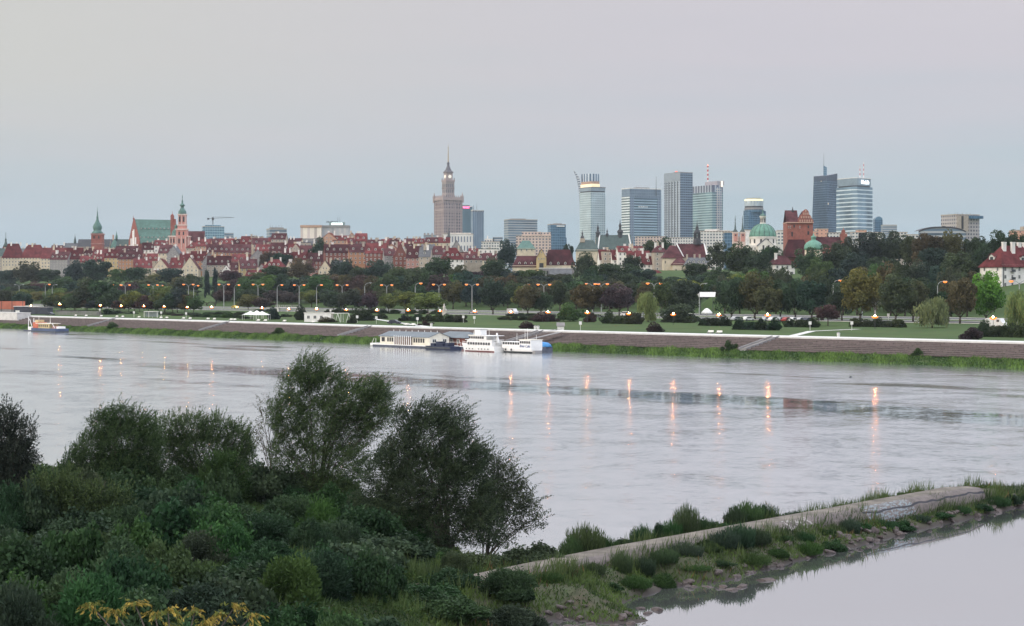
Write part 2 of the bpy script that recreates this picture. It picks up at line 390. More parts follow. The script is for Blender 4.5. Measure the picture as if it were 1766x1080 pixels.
# ------------------------------------------------------------------ leaf clouds
rng = np.random.default_rng(11)
def leafmesh(name, P, T, L, Wd, tone, m=LEAF):
    """one rhombic leaf per point: P centres, T long axes, L lengths, Wd widths"""
    n = len(P); T = T/np.linalg.norm(T, axis=1, keepdims=True)
    r = rng.normal(size=(n, 3)); B = np.cross(T, r); B /= np.linalg.norm(B, axis=1, keepdims=True)
    L = np.broadcast_to(L, (n,))[:, None]; Wd = np.broadcast_to(Wd, (n,))[:, None]
    V = np.stack([P-T*L/2, P-T*L*.05+B*Wd/2, P+T*L/2, P-T*L*.05-B*Wd/2], 1).reshape(-1, 3)
    me = bpy.data.meshes.new(name); me.vertices.add(4*n); me.loops.add(4*n); me.polygons.add(n)
    me.vertices.foreach_set('co', V.astype(np.float32).ravel()); me.loops.foreach_set('vertex_index', np.arange(4*n, dtype=np.int32))
    me.polygons.foreach_set('loop_start', np.arange(0, 4*n, 4, dtype=np.int32)); me.polygons.foreach_set('loop_total', np.full(n, 4, dtype=np.int32))
    at_ = me.attributes.new('tone', 'FLOAT', 'FACE'); at_.data.foreach_set('value', np.clip(tone, 0, 1).astype(np.float32))
    me.materials.append(m); me.update(calc_edges=True); return me
def unit(n): v = rng.normal(size=(n, 3)); return v/np.linalg.norm(v, axis=1, keepdims=True)
def crown_mesh(name, kind, n, leaf):
    """unit crown: radius about 1, height 0..2"""
    K = {'round': 44, 'poplar': 30, 'willow': 30, 'loose': 30, 'bush': 22}[kind]
    C = unit(K)*(rng.uniform(.25, .86, (K, 1))); C[:, 2] += 1
    rad = rng.uniform(.2, .36, K)
    if kind == 'poplar': C[:, :2] *= .55; rad *= .8
    if kind == 'round': C[:, 2] = np.where(C[:, 2] < .45, .45+rng.uniform(0, .3, K), C[:, 2])
    if kind == 'loose': C *= [1.05, 1.05, 1]; rad *= .8
    if kind == 'bush': C[:, 2] = np.abs(C[:, 2]-.5)*1.0; rad *= 1.15
    ctone = rng.uniform(0, 1, K); ci = rng.integers(0, K, n)
    D = unit(n); rr = rng.uniform(.35, 1, (n, 1))**.5*rad[ci][:, None]
    P = C[ci]+D*rr
    if kind == 'willow':
        drop = rng.uniform(0, 1, n)**1.5; out_ = np.linalg.norm(P[:, :2], axis=1); P[:, 2] -= drop*1.0*np.clip(out_, 0, 1); P[:, 2] = np.maximum(P[:, 2], rng.uniform(.02, .3, n))
        T = unit(n)*.35+np.array([0, 0, -1.]); L = leaf*2.0; Wd = leaf*.55
    elif kind == 'poplar': T = unit(n)*.5+np.array([0, 0, 1.]); L = leaf*1.5; Wd = leaf*.9
    else: T = unit(n); L = leaf*1.25; Wd = leaf*.95
    if kind == 'bush': P[:, 2] = np.maximum(P[:, 2], rng.uniform(0, .2, n))
    hz = np.clip(P[:, 2]/2, 0, 1)
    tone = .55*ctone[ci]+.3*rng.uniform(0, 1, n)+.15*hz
    return leafmesh(name, P, T, L*rng.uniform(.7, 1.3, n), Wd*rng.uniform(.7, 1.3, n), tone)
CR = {'round': [crown_mesh('crown', 'round', 6500, .085) for _ in range(6)], 'poplar': [crown_mesh('crown', 'poplar', 2600, .1) for _ in range(2)],
      'willow': [crown_mesh('crown', 'willow', 5200, .085) for _ in range(2)], 'loose': [crown_mesh('crown', 'loose', 3600, .08) for _ in range(3)],
      'bush': [crown_mesh('foliage', 'bush', 4600, .10) for _ in range(4)]}
def trunk_mesh(seed, m, fork=3, spread=.5):
    rd = random.Random(seed); mb = MB(); mb.tube([(0, 0, -.15), (rd.uniform(-.02, .02), 0, .5), (0, 0, 1)], .055, .04, 7)
    for k in range(fork):
        a = 2*math.pi*(k+rd.random()*.5)/fork; r = spread*rd.uniform(.6, 1.1); h = rd.uniform(.7, 1.3)
        p1 = (math.cos(a)*r*.4, math.sin(a)*r*.4, 1+h*.4); p2 = (math.cos(a)*r, math.sin(a)*r, 1+h)
        mb.tube([(0, 0, .9), p1, p2], .032, .008, 5)
        for q in range(2):
            b = a+rd.uniform(-1, 1); mb.tube([p1, (p1[0]+math.cos(b)*.25, p1[1]+math.sin(b)*.25, p1[2]+.3)], .014, .004, 4)
    return mb.mesh('trunk', m, True)
TR = [trunk_mesh(i, BARK, 4) for i in range(3)]; TRB = [trunk_mesh(9, BIRCH, 5, .45)]
DK = (.034, .056, .038); DK2 = (.046, .066, .042); GR = (.055, .095, .040); OL = (.10, .125, .045); BR = (.070, .068, .042); PU = (.062, .042, .050); BL = (.030, .052, .050); YG = (.085, .16, .035); GY = (.14, .17, .085)
LOOKS = {DK: 'dark green', DK2: 'dusky green', GR: 'mid green', OL: 'olive green', BR: 'brownish', PU: 'purple-brown', BL: 'bluish dark green', YG: 'bright green', GY: 'grey-green'}
def tree(px, d, ztop, rad, base_gap, color, kind, label, group, name='tree', seed=None, trunks=None):
    rd = random.Random(seed if seed is not None else int(px*13+d)); x, y = (px-CX)/F*d, d; g = gh(x, y); H = max(ztop-g, 4.)
    tr = max(.6, min(base_gap, H*.4)); e = empty(name, (x, y, g-.1), rd.uniform(0, 6.28), label, 'tree', group)
    j = [c*rd.uniform(.85, 1.15)*(1.45 if group == 'park trees on the lawn' else 1.28) for c in color]
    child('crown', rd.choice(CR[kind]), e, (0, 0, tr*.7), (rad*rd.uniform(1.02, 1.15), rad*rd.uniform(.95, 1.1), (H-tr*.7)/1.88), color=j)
    ts = (H-tr)*.35+tr
    child('trunk', rd.choice(trunks or TR), e, (0, 0, 0), (ts*1.1, ts*1.1, max(tr, 1.)*1.25))
    return e
#%%SECTION2
# ------------------------------------------------------------------ buildings: shared materials
ROOF = [mat('roof_tile_crimson', (.130, .034, .036), .9, .4, .25, spec=.15), mat('roof_tile_dark', (.080, .030, .034), .9, .4, .25, spec=.15),
        mat('roof_tile_rust', (.19, .062, .042), .9, .4, .25, spec=.15), mat('roof_slate', (.10, .105, .115), .7, .25, .5), mat('roof_copper', (.085, .17, .145), .7, .25, .4),
        mat('roof_copper_dark', (.055, .085, .08), .7, .25, .4), mat('roof_slate_dark', (.05, .052, .06), .7, .25, .5)]
for m_ in ROOF[:3]:
    t = NT(m_.node_tree); b_ = [n for n in t.n if n.type == 'BSDF_PRINCIPLED'][0]; l_ = b_.inputs['Base Color'].links[0].from_socket; oi = t.node('ShaderNodeObjectInfo')
    v_ = t.maprange(oi.outputs['Random'], 0, 1, .62, 1.3); t.put(b_.inputs['Base Color'], t.mix(1.0, l_, t.comb(v_, t.math('POWER', v_, 1.4), t.math('POWER', v_, 1.3)), 'MULTIPLY'))
CRI, DRK, RUS, SLA, COP, COD, BLK = range(7)
WALLC = dict(cream=(.58, .50, .38), white=(.76, .73, .69), orange=(.40, .20, .115), peach=(.46, .29, .21), yellow=(.50, .38, .20), grey=(.26, .25, .25),
             brick=(.20, .075, .06), pink=(.38, .21, .19), beige=(.40, .34, .28), ochre=(.40, .28, .16))
WM = {k: mat('wall_'+k, v, .9, .16, .35) for k, v in WALLC.items()}
GLASS = mat('window_glass', (.05, .06, .07), .2, .3, 1.5); WFR = mat('white_frame', (.68, .66, .62), .7, .1, 1); DARKW = mat('dark_opening', (.03, .03, .035), .6, .2, 1)
WHITE = mat('white_paint', (.80, .79, .77), .55, .06, .6); IRON = mat('dark_iron', (.05, .055, .06), .6, .2, 1)
STONE = mat('pale_stone', (.55, .52, .47), .9, .15, .3)
mb = MB(); mb.box(-.5, .5, -.08, .12, 0, 1); mb.cur = 1; mb.box(-.36, .36, -.11, -.05, .09, .9); mb.cur = 0; mb.box(-.03, .03, -.13, -.10, .09, .9)
WIN = mb.mesh('window', [WFR, GLASS])
mb = MB(); mb.box(-.5, .5, -.10, .12, 0, 1); WIND = mb.mesh('window', [DARKW])
mb = MB(); mb.box(-.5, .5, -.5, .5, 0, .9); mb.box(-.56, .56, -.56, .56, .9, 1)
CHIM = {k: mb.mesh('chimney', [WM[k]]) for k in ('white', 'beige', 'brick', 'cream')}
def dormer_mesh(rm):
    mb = MB(); mb.box(-.62, .62, 0, 1.6, 0, 1.15); mb.poly([(-.62, 0, 1.15), (.62, 0, 1.15), (0, 0, 1.6)]); mb.cur = 1; mb.gable(-.62, .62, 0, 1.7, 1.15, 1.65, 'y', .1, .08); mb.cur = 2; mb.box(-.34, .34, -.05, .05, .2, .95)
    return mb.mesh('dormer', [WFR, ROOF[rm], GLASS])
DORM = {r: dormer_mesh(r) for r in range(7)}
def win_row(e, x0, x1, z, n, w=1.1, h=1.6, y=0., me=None, rot=0.):
    for i in range(n):
        child('window', me or WIN, e, (x0+(x1-x0)*(i+.5)/n, y, z), (w, 1, h), (0, 0, rot))
def house(x0, x1, yr, ye, yb, s, wall, roof, style, label, group='houses of the old town', yaw=None, dorm=True, chim=2, name='house', rows=None, depth=11., d=None, cat='house', cols=None):
    rd = random.Random(int(x0*7+ye)); px = (x0+x1)/2; d = d or dist_at(px, s); k = d/F; X = (px-CX)*k; g = gh(X, d)-1.5
    w = (x1-x0)*k; zr = CH+(HY-yr)*k-g; ze = CH+(HY-ye)*k-g; zb = CH+(HY-yb)*k-g; dp = depth
    yaw = R(rd.uniform(-14, 14)) if yaw is None else R(yaw)
    e = empty(name, (X, d, g), yaw, label, cat, group)
    hw = w/2; wl = MB(); rf = MB()
    wl.prism([(-hw, 0), (hw, 0), (hw, dp), (-hw, dp)], 0, ze)
    if style == 'e':
        rf.gable(-hw, hw, 0, dp, ze, zr, 'x', .35); 
        for sx in (-hw, hw): wl.poly([(sx, 0, ze), (sx, dp, ze), (sx, dp/2, zr-.1)] if sx > 0 else [(sx, dp, ze), (sx, 0, ze), (sx, dp/2, zr-.1)])
    elif style == 'h': rf.gable(-hw, hw, 0, dp, ze, zr, 'x', .4, hip=min(w*.3, dp*.45))
    elif style == 'g':
        rf.gable(-hw, hw, .05, dp, ze, zr, 'y', .35)
        wl.poly([(-hw, 0, ze), (hw, 0, ze), (0, 0, zr-.1)]); wl.poly([(hw, dp, ze), (-hw, dp, ze), (0, dp, zr-.1)])
    elif style == 'f': rf.box(-hw-.2, hw+.2, -.2, dp+.2, ze, ze+.45)
    wl.build('wall', WM[wall], e); rf.build('roof', ROOF[roof], e)
    n = cols or max(1, int(w/2.7)); nr = rows if rows is not None else min(4, max(1, int((ze-max(zb, 0))/3.0)))
    for r in range(nr): win_row(e, -hw, hw, ze-2.5-3.1*r, n, 1.15, 1.7, -.02)
    if style == 'g' and zr-ze > 3.5: win_row(e, -w*.22, w*.22, ze+.6, 2 if w > 7 else 1, .9, 1.3, -.02)
    if style in 'eh' and dorm and zr-ze > 3:
        nd = max(1, int(w/4.2)); f = .28; hx = hw-(min(w*.3, dp*.45)*.6 if style == 'h' else 0)
        for i in range(nd): child('dormer', DORM[roof], e, (-hx+2*hx*(i+.5)/nd, dp/2*f-.3, ze+(zr-ze)*f-.25), (1.15, 1.25, 1.15))
    for c in range(chim):
        f = rd.uniform(.1, .9); yy = dp*rd.uniform(.3, .7) if style != 'f' else dp*.4
        zz = (ze if style == 'f' else zr)
        child('chimney', CHIM[rd.choice(('white', 'beige', 'white', 'cream'))], e, (-hw*.85+2*hw*.85*f, yy, zz-2.2), (rd.uniform(.9, 1.7), .9, 3.6), (0, 0, 0))
    return e
# houses (x0, x1, ridge, eave, base, s, wall, roof, style, phrase)
WN = dict(cream='cream', white='white', orange='orange', peach='peach', yellow='yellow', grey='grey', brick='brick-red', pink='pink', beige='beige', ochre='ochre')
RN = {CRI: 'crimson tiled roof', DRK: 'dark maroon roof', RUS: 'rust red roof', SLA: 'grey slate roof', COP: 'green roof', COD: 'dull green roof', BLK: 'black roof'}
SN = dict(e='long', h='hip-roofed', g='gabled', f='flat-roofed')
ROWS = {
 'front row under cathedral': [
  (231,262,446,461,486,400,'cream',CRI,'e'),(264,290,446,462,486,400,'cream',CRI,'g'),(259,273,466,473,488,385,'cream',DRK,'g'),(291,315,444,461,486,403,'beige',CRI,'e'),
  (313,342,443,463,486,398,'cream',DRK,'g'),(383,398,457,466,486,385,'white',DRK,'g'),(398,416,452,464,488,405,'pink',DRK,'e'),(414,444,446,462,484,405,'yellow',DRK,'e'),
  (440,462,455,467,488,398,'grey',CRI,'g'),(453,490,447,461,484,400,'beige',CRI,'h'),(422,458,465,476,492,375,'beige',CRI,'e'),(491,506,450,464,490,400,'cream',DRK,'g'),
  (508,540,452,466,488,402,'pink',DRK,'e'),(549,572,449,466,488,400,'cream',DRK,'g'),(572,600,449,462,488,403,'beige',BLK,'e')],
 'second row under cathedral': [
  (138,160,441,452,480,425,'cream',CRI,'e'),(160,180,434,450,478,430,'cream',CRI,'h'),(180,206,430,444,470,430,'yellow',CRI,'e'),
  (204,245,431,446,478,430,'orange',DRK,'e'),(245,272,437,449,476,432,'beige',CRI,'e'),(272,298,422,436,468,436,'cream',DRK,'e'),(288,309,424,438,470,428,'grey',SLA,'g'),
  (310,336,437,450,474,428,'beige',CRI,'e'),(327,357,433,449,474,432,'orange',CRI,'e'),(350,371,434,450,474,425,'grey',DRK,'g'),(357,398,441,456,480,420,'beige',DRK,'e'),
  (386,432,421,435,464,440,'orange',DRK,'e'),(356,387,421,434,462,445,'orange',DRK,'e'),(431,458,430,444,470,430,'grey',SLA,'g'),(400,432,438,450,472,428,'peach',CRI,'e'),
  (456,480,436,446,470,432,'brick',DRK,'e'),(478,506,431,446,470,432,'peach',DRK,'h'),(504,532,434,448,476,430,'orange',CRI,'e'),(530,568,436,450,474,432,'brick',DRK,'e')],
 'roofs left of big tree': [
  (244,268,418,430,454,455,'white',DRK,'e'),(266,292,414,423,450,458,'white',CRI,'e'),(320,345,418,427,452,455,'beige',CRI,'h'),(336,362,412,424,452,456,'peach',CRI,'e'),
  (357,377,411,420,448,470,'white',DRK,'e'),(376,404,411,420,446,465,'cream',CRI,'e'),(402,416,412,420,446,468,'beige',DRK,'e'),(414,436,407,420,446,470,'beige',CRI,'e'),
  (434,452,406,409,446,470,'beige',SLA,'f'),(436,462,410,421,450,460,'cream',DRK,'e'),(460,476,409,416,446,470,'beige',CRI,'e'),(467,492,402,412,446,464,'beige',DRK,'e'),
  (440,468,421,432,458,448,'brick',CRI,'e'),(464,498,418,432,458,448,'brick',DRK,'e'),(496,516,420,433,458,450,'peach',CRI,'e'),(512,536,416,419,446,470,'beige',SLA,'f'),
  (500,520,420,432,456,446,'beige',CRI,'g'),(516,552,423,438,466,445,'pink',DRK,'e')],
 'row right of big tree': [
  (560,604,421,435,462,430,'brick',DRK,'e'),(602,632,420,434,462,432,'orange',DRK,'e'),(629,665,419,436,462,430,'brick',CRI,'e'),(663,682,428,440,464,426,'grey',DRK,'e'),
  (680,702,420,442,466,424,'brick',CRI,'g'),(700,724,424,444,468,424,'pink',DRK,'e'),(722,742,426,442,466,425,'beige',SLA,'e')],
 'uppermost roofs right of big tree': [
  (552,582,401,413,440,465,'peach',RUS,'g'),(574,602,406,414,440,472,'peach',CRI,'e'),(598,616,401,410,438,476,'peach',DRK,'g'),(612,632,402,415,440,468,'brick',CRI,'e'),
  (600,612,410,418,440,460,'peach',CRI,'e'),(636,660,413,422,446,468,'beige',DRK,'e'),(655,672,412,421,446,474,'pink',CRI,'e'),(671,690,413,421,446,470,'beige',DRK,'e'),
  (686,704,416,424,446,464,'white',CRI,'e'),(700,716,420,428,450,460,'beige',DRK,'e'),(664,686,420,430,452,452,'peach',CRI,'g')],
 'roofs below palace tower': [
  (712,732,411,419,440,500,'yellow',CRI,'e'),(732,758,409,418,440,498,'yellow',DRK,'e'),(757,776,409,418,440,496,'cream',CRI,'e'),(724,748,421,434,452,455,'white',SLA,'e'),
  (745,772,424,438,456,450,'grey',DRK,'e'),(762,800,427,446,462,425,'white',CRI,'h'),(798,812,427,436,454,470,'pink',CRI,'f'),(810,828,428,436,454,466,'pink',CRI,'e'),
  (825,858,426,430,452,470,'white',COD,'f'),(800,834,437,447,462,445,'beige',DRK,'e'),(832,864,436,448,462,440,'cream',DRK,'e')]}
for rn, rows in ROWS.items():
    for i, q in enumerate(sorted(rows, key=lambda r: r[0]+r[1])):
        x0, x1, yr, ye, yb, s, wl, rf, st = q
        house(*q, f"{WN[wl]} {'gabled ' if st == 'g' else ''}house, {RN[rf]}, {ordn(i)} from left in {rn}", rn)
# more roofs deep in the old town, filling behind the rows
rd = random.Random(5); fill = []
for x in range(2, 700, 17):
    y = 424 if x < 250 else 412
    if 205 < x < 350: y = 424
    fill.append((x, x+rd.randint(18, 28), y+rd.uniform(-2, 6)))
for i, (x0, x1, y) in enumerate(fill):
    wl = rd.choice(('beige', 'cream', 'peach', 'pink', 'brick', 'white')); rf = rd.choice((CRI, DRK, DRK, CRI, SLA))
    house(x0, x1, y, y+10, y+22, 505+rd.uniform(-8, 20), wl, rf, 'e', f"{WN[wl]} house, {RN[rf]}, {ordn(i)} from left among deepest roofs", 'deepest old town roofs', rows=1, dorm=False)
# castle range on the far left
house(-12,12,428,441,470,455,'beige',COD,'h','cream castle end under dull green roof and small dark lantern','castle wings',yaw=0,cat='castle wing',name='castle_wing',dorm=False)
house(4,40,420,443,476,430,'cream',CRI,'h','cream castle block with tall steep crimson roof at far left','castle wings',yaw=8,chim=3,cat='castle wing',name='castle_wing',dorm=False,rows=3)
house(34,76,422,443,478,428,'cream',CRI,'h','cream castle block with crimson roof, second from the left','castle wings',yaw=-8,chim=3,cat='castle wing',name='castle_wing',dorm=False,rows=3)
house(70,140,427,445,476,440,'cream',CRI,'e','very long low cream castle wing with crimson roof','castle wings',yaw=-3,chim=3,cat='castle wing',name='castle_wing',dorm=False,depth=14)
house(84,118,434,447,480,418,'grey',DRK,'e','grey rendered house with maroon roof before the castle','castle wings',yaw=-16,chim=3,cat='house',dorm=True)
house(114,142,427,446,478,430,'beige',CRI,'e','tall crimson roofed house between grey house and brick clock tower','castle wings',yaw=6,chim=3,cat='house')
house(138,166,428,444,478,440,'cream',DRK,'h','maroon hip roofed house directly under brick clock tower','castle wings',yaw=-6,chim=3,cat='house')
house(160,212,429,440,470,450,'cream',CRI,'e','long crimson dormered roof right under the clock tower','castle wings',yaw=3,chim=4,cat='house')
house(196,236,424,436,470,452,'pink',DRK,'e','maroon roofed house at the foot of striped cathedral gable','castle wings',yaw=-8,chim=3,cat='house')
# ------------------------------------------------------------------ landmark builder
class Th:
    def __init__(s, name, label, cat, px, d, group=None, yaw=0., gz=None, cut=2.):
        s.px, s.d, s.k = px, d, d/F; X = (px-CX)*s.k; s.g = (gh(X, d)-cut) if gz is None else gz; s.yaw = yaw
        s.e = empty(name, (X, d, s.g), R(yaw), label, cat, group)
    def x(s, px): return (px-s.px)*s.k
    def z(s, py): return CH+(HY-py)*s.k-s.g
    def part(s, name, mb, m, parent=None, smooth=False): return mb.build(name, m, parent or s.e, smooth)
    def lathe(s, name, px, prof, m, seg=12, y=0., smooth=True, parent=None):     # prof in pixels: (half width, row)
        mb = MB(); mb.lathe([(w*s.k, s.z(py)) for w, py in prof], s.x(px), y, seg, .5); return s.part(name, mb, m, parent, smooth)
    def gableroof(s, name, m, x0, x1, yr, ye, y0, y1, along='x', ov=.4, hip=0, parent=None):
        mb = MB(); mb.gable(s.x(x0), s.x(x1), y0, y1, s.z(ye), s.z(yr), along, ov, .3, hip); return s.part(name, mb, m, parent)
    def box(s, name, m, x0, x1, yt, yb=None, y0=0., y1=8., parent=None):
        mb = MB(); mb.box(s.x(x0), s.x(x1), y0, y1, s.z(yb) if yb is not None else 0, s.z(yt)); return s.part(name, mb, m, parent)
    def gwall(s, name, m, x0, x1, yr, ye, y0, y1, along='x'):      # walls with the gable triangles
        a, b, ze, zr = s.x(x0), s.x(x1), s.z(ye), s.z(yr)-.15; mb = MB(); mb.box(a, b, y0, y1, 0, ze)
        if along == 'x':
            ym = (y0+y1)/2; mb.poly([(a, y1, ze), (a, y0, ze), (a, ym, zr)]); mb.poly([(b, y0, ze), (b, y1, ze), (b, ym, zr)])
        else:
            xm = (a+b)/2; mb.poly([(a, y0, ze), (b, y0, ze), (xm, y0, zr)]); mb.poly([(b, y1, ze), (a, y1, ze), (xm, y1, zr)])
        return s.part(name, mb, m)
    def wins(s, xs, yt, wpx, hpx, y=-.05, me=None, rot=0.):
        for q in xs: child('window', me or WIN, s.e, (s.x(q), y, s.z(yt+hpx)), (wpx*s.k, 1, hpx*s.k), (0, 0, rot))
DL = lambda px: dist_at(px, 482)
BRICKW = mat('red_brick_wall', (.27, .095, .075), .9, .2, .5)
# castle lanterns and clock tower
T = Th('roof_turret', 'thin dark green spire turret on the castle roof at far left', 'turret', 10, DL(10)-20, gz=50)
T.lathe('drum', 10, [(3, 432), (3, 426)], WM['beige'], 8); T.lathe('dome', 10, [(4.6, 426), (4, 423), (2, 419), (1.4, 415), (1.6, 413), (.5, 411), (.35, 402), (.05, 400)], ROOF[COD], 10)
T = Th('clock_tower', 'brick castle clock tower with bulbous green copper helmet and spire', 'tower', 168, DL(168), yaw=0)
T.box('shaft', BRICKW, 159, 178, 404.5, y0=-4.5, y1=4.5); T.box('cornice', WM['pink'], 158, 179, 403, 405, -5, 5); T.box('belt', WM['pink'], 158.3, 178.7, 420, 421.5, -4.8, 4.8)
T.lathe('helmet', 168, [(10, 403), (9.4, 401), (6.6, 398.5), (6.8, 396), (7.8, 393.5), (7.8, 391), (6, 387), (3.6, 383), (2.1, 379), (1.7, 376), (2.1, 374.5), (1.2, 373), (.8, 368), (.9, 366.5), (.35, 364), (.2, 357)], ROOF[COP], 12)
T.lathe('clock', 168, [(3.2, 411), (3.2, 411.05)], WM['cream'], 12); T.wins([164, 172], 407, 2.4, 5, -4.6, WIND)
T = Th('chapel', 'long black roofed chapel range behind the brick clock tower', 'chapel', 160, DL(160)+20)
T.gwall('wall', WM['beige'], 133, 193, 413, 426, 0, 14); T.gableroof('roof', ROOF[BLK], 133, 193, 412.5, 427, 0, 14)
T = Th('palace_wing', 'dark slate roofed wing with pointed green lantern left of clock tower', 'wing', 122, DL(122)-10)
T.gwall('wall', WM['beige'], 109, 134, 420, 428, 0, 12); T.gableroof('roof', ROOF[SLA], 109, 134, 419, 428, 0, 12)
T.lathe('lantern', 127, [(1.8, 420), (2.4, 418), (1.6, 413), (1, 410), (.4, 407), (.1, 403)], ROOF[COD], 8, 6)
T.box('chimney', WM['white'], 108.5, 110.5, 417.5, 424, 2, 4)
T = Th('church', 'low church with teal copper roof and small lantern beside cathedral gable', 'church', 208, DL(208)-8)
T.gwall('wall', WM['beige'], 188, 230, 413, 428, 0, 12); T.gableroof('roof', ROOF[COD], 198, 231, 412.5, 429, 0, 12)
T.lathe('apse_roof', 196, [(10, 430), (7, 424), (3, 415), (1, 412)], ROOF[COP], 8, 5, smooth=False); T.lathe('lantern', 199, [(1.8, 413), (2.2, 410), (2, 407), (1, 404), (.5, 401), (.1, 398)], ROOF[COP], 8, 5)
T.box('chimney', WM['peach'], 192, 194, 405, 414, 5, 6.5)
# cathedral: stepped brick gable with white blind niches facing left, long green roof
T = Th('cathedral', 'huge brick cathedral with steep green copper roof and white-striped gable', 'cathedral', 258, DL(258), yaw=0)
k = T.k; zr = T.z(377.5); ze = T.z(420)
ax = (213, 240, 225.5)     # gable wall corners and apex in picture columns
gx0, gx1, gxa = T.x(213), T.x(240), T.x(226); gy0, gy1 = 22., 0.
mb = MB(); mb.poly([(gx0, gy0, 0), (gx1, gy1, 0), (gx1, gy1, ze+1.5), (gxa, (gy0+gy1)/2, zr+1.2), (gx0, gy0, ze+1.5)])
th = Vector((.85, .85, 0)); mb.poly([(gx0+.9, gy0+.4, 0), (gx0+.9, gy0+.4, ze+1.5), (gxa+.9, 11.4, zr+1.2), (gx1+.9, gy1+.4, ze+1.5), (gx1+.9, gy1+.4, 0)])
for A, B in (((gx1, gy1, 0), (gx1, gy1, ze+1.5)), ((gx1, gy1, ze+1.5), (gxa, 11., zr+1.2)), ((gxa, 11., zr+1.2), (gx0, gy0, ze+1.5))):
    mb.poly([A, (A[0]+.9, A[1]+.4, A[2]), (B[0]+.9, B[1]+.4, B[2]), B])
gw = T.part('gable_wall', mb, BRICKW)
for f, h in ((.14, .14), (.30, .42), (.46, .74), (.54, .80), (.70, .46), (.86, .16)):
    q = lambda u, z: (gx0+(gx1-gx0)*u-.5, gy0+(gy1-gy0)*u-.3, z); z1 = ze-9+(zr-ze)*h*.95+5; mb = MB(); dw = .045
    P = [q(f-dw, ze-13), q(f+dw, ze-13), q(f+dw, z1), q(f-dw, z1)]; mb.poly(P)
    Q = [(a+.5, b+.2, c) for a, b, c in P]
    for i in range(4): mb.poly([P[i], Q[i], Q[(i+1) % 4], P[(i+1) % 4]])
    T.part('niche', mb, WHITE)
rx1 = T.x(300); mb = MB()
mb.poly([(gx1+.3, .3, ze), (rx1+3, .3, ze), (rx1-1, 11, zr-.7), (gxa+.3, 11, zr)], [(0, 0), (60, 0), (60, 25), (0, 25)])
mb.poly([(rx1+3, 21.7, ze), (gx0, 21.7, ze), (gxa+.3, 11, zr), (rx1-1, 11, zr-.7)]); mb.poly([(rx1+3, .3, ze), (rx1+3, 21.7, ze), (rx1-1, 11, zr-.7)])
T.part('roof', mb, ROOF[COP])
mb = MB(); mb.prism([(gx1+.4, 1.), (rx1+2, 1.), (rx1+2, 21.), (gx0+1, 21.)], 0, ze); T.part('wall', mb, BRICKW)
T.lathe('finial', 225.8, [(.9, 378), (1.1, 376), (.5, 375), (.15, 371)], BRICKW, 8, 11)
for yy in (383, 388, 393, 398, 404, 410):
    for s_ in (-1, 1): pass
for j in range(9):
    f = (j+.5)/9
    for r in range(2):
        child('dormer', DORM[COP], T.e, (T.x(238)+f*T.x(298)-f*T.x(238), 2.2+r*3.4, ze+5.2+r*8), (.8, .9, .8))
T = Th('brick_turret', 'small brick turret on the far end of the green cathedral roof', 'turret', 298, DL(298)+12, gz=40)
T.box('shaft', BRICKW, 294.5, 300, 372, None, -1.4, 1.4); T.box('shoulder', BRICKW, 299, 303, 378, None, -1.2, 1.8)
T.lathe('cap', 297.2, [(2.9, 372), (2.2, 370.5), (.5, 369), (.2, 364)], BRICKW, 6)
# pink baroque church with its tall tower
T = Th('baroque_church', 'pink baroque church with slender columned tower and green onion cap', 'church', 311, DL(311)-24)
PK = mat('pink_stucco', (.55, .26, .22), .85, .12, .5); PKL = mat('pale_pink_trim', (.68, .52, .46), .85, .1, .6)
T.box('wall', PK, 293, 327, 408, None, -5, 6); T.box('lower_tower', PK, 305.5, 324, 396, None, -6, 2.5)
for q in (293.8, 299, 304.8, 307.5, 315, 322, 326.4): T.box('pilaster', PKL, q-.55, q+.55, 408.5, 430, -6.5 if 304 < q < 325 else -5.4, -5)
T.box('cornice', PKL, 292, 328, 407, 409, -5.8, 6.4); T.box('tower_cornice', PKL, 304.8, 324.8, 395, 397, -6.6, 3)
T.wins([297, 301.5], 412, 2, 7, -5.1, WIND); T.wins([311, 318.5], 400, 2.2, 6, -6.1, WIND); T.wins([311, 318.5], 412, 2.2, 8, -6.1, WIND)
T.box('middle_tower', PK, 308, 322, 389, 396, -5, 1.8); T.box('belfry', PK, 308.6, 321.6, 371, 390, -4.6, 1.2); T.box('belfry_cornice', PKL, 307, 323, 387.5, 389.5, -5.4, 2.2); T.box('upper_cornice', PKL, 307.3, 322.8, 369.5, 371.5, -5.2, 2)
T.wins([311.6, 318.4], 374, 2.6, 9, -4.7, WIND)
for q in (309.2, 315, 321): T.box('belfry_column', PKL, q-.5, q+.5, 371.5, 388, -5.1, -4.5)
T.lathe('tower_helmet', 315, [(7.6, 370), (6.8, 368.5), (7, 366), (5.8, 363.5), (4.2, 362), (3.8, 360), (2.8, 359.5), (2.8, 356), (4.8, 355), (4.6, 354), (2.4, 352), (1.2, 350), (1.6, 348), (1, 346), (.5, 345), (.35, 341), (.8, 340.5), (.15, 336)], ROOF[COP], 12, -1.6)
T.lathe('dome', 303, [(8, 408), (8, 406), (7.2, 401), (5.2, 397), (3, 395), (2.2, 393), (3, 391), (2.4, 389), (.5, 387), (.15, 384)], ROOF[COP], 14, 2)
T = Th('church', 'broad dark maroon roofed nave right of the pink church tower', 'church', 336, DL(336)+5)
T.gwall('wall', WM['beige'], 322, 351, 399, 418, 0, 12); T.gableroof('roof', ROOF[DRK], 322, 351, 398.5, 418, 0, 12)
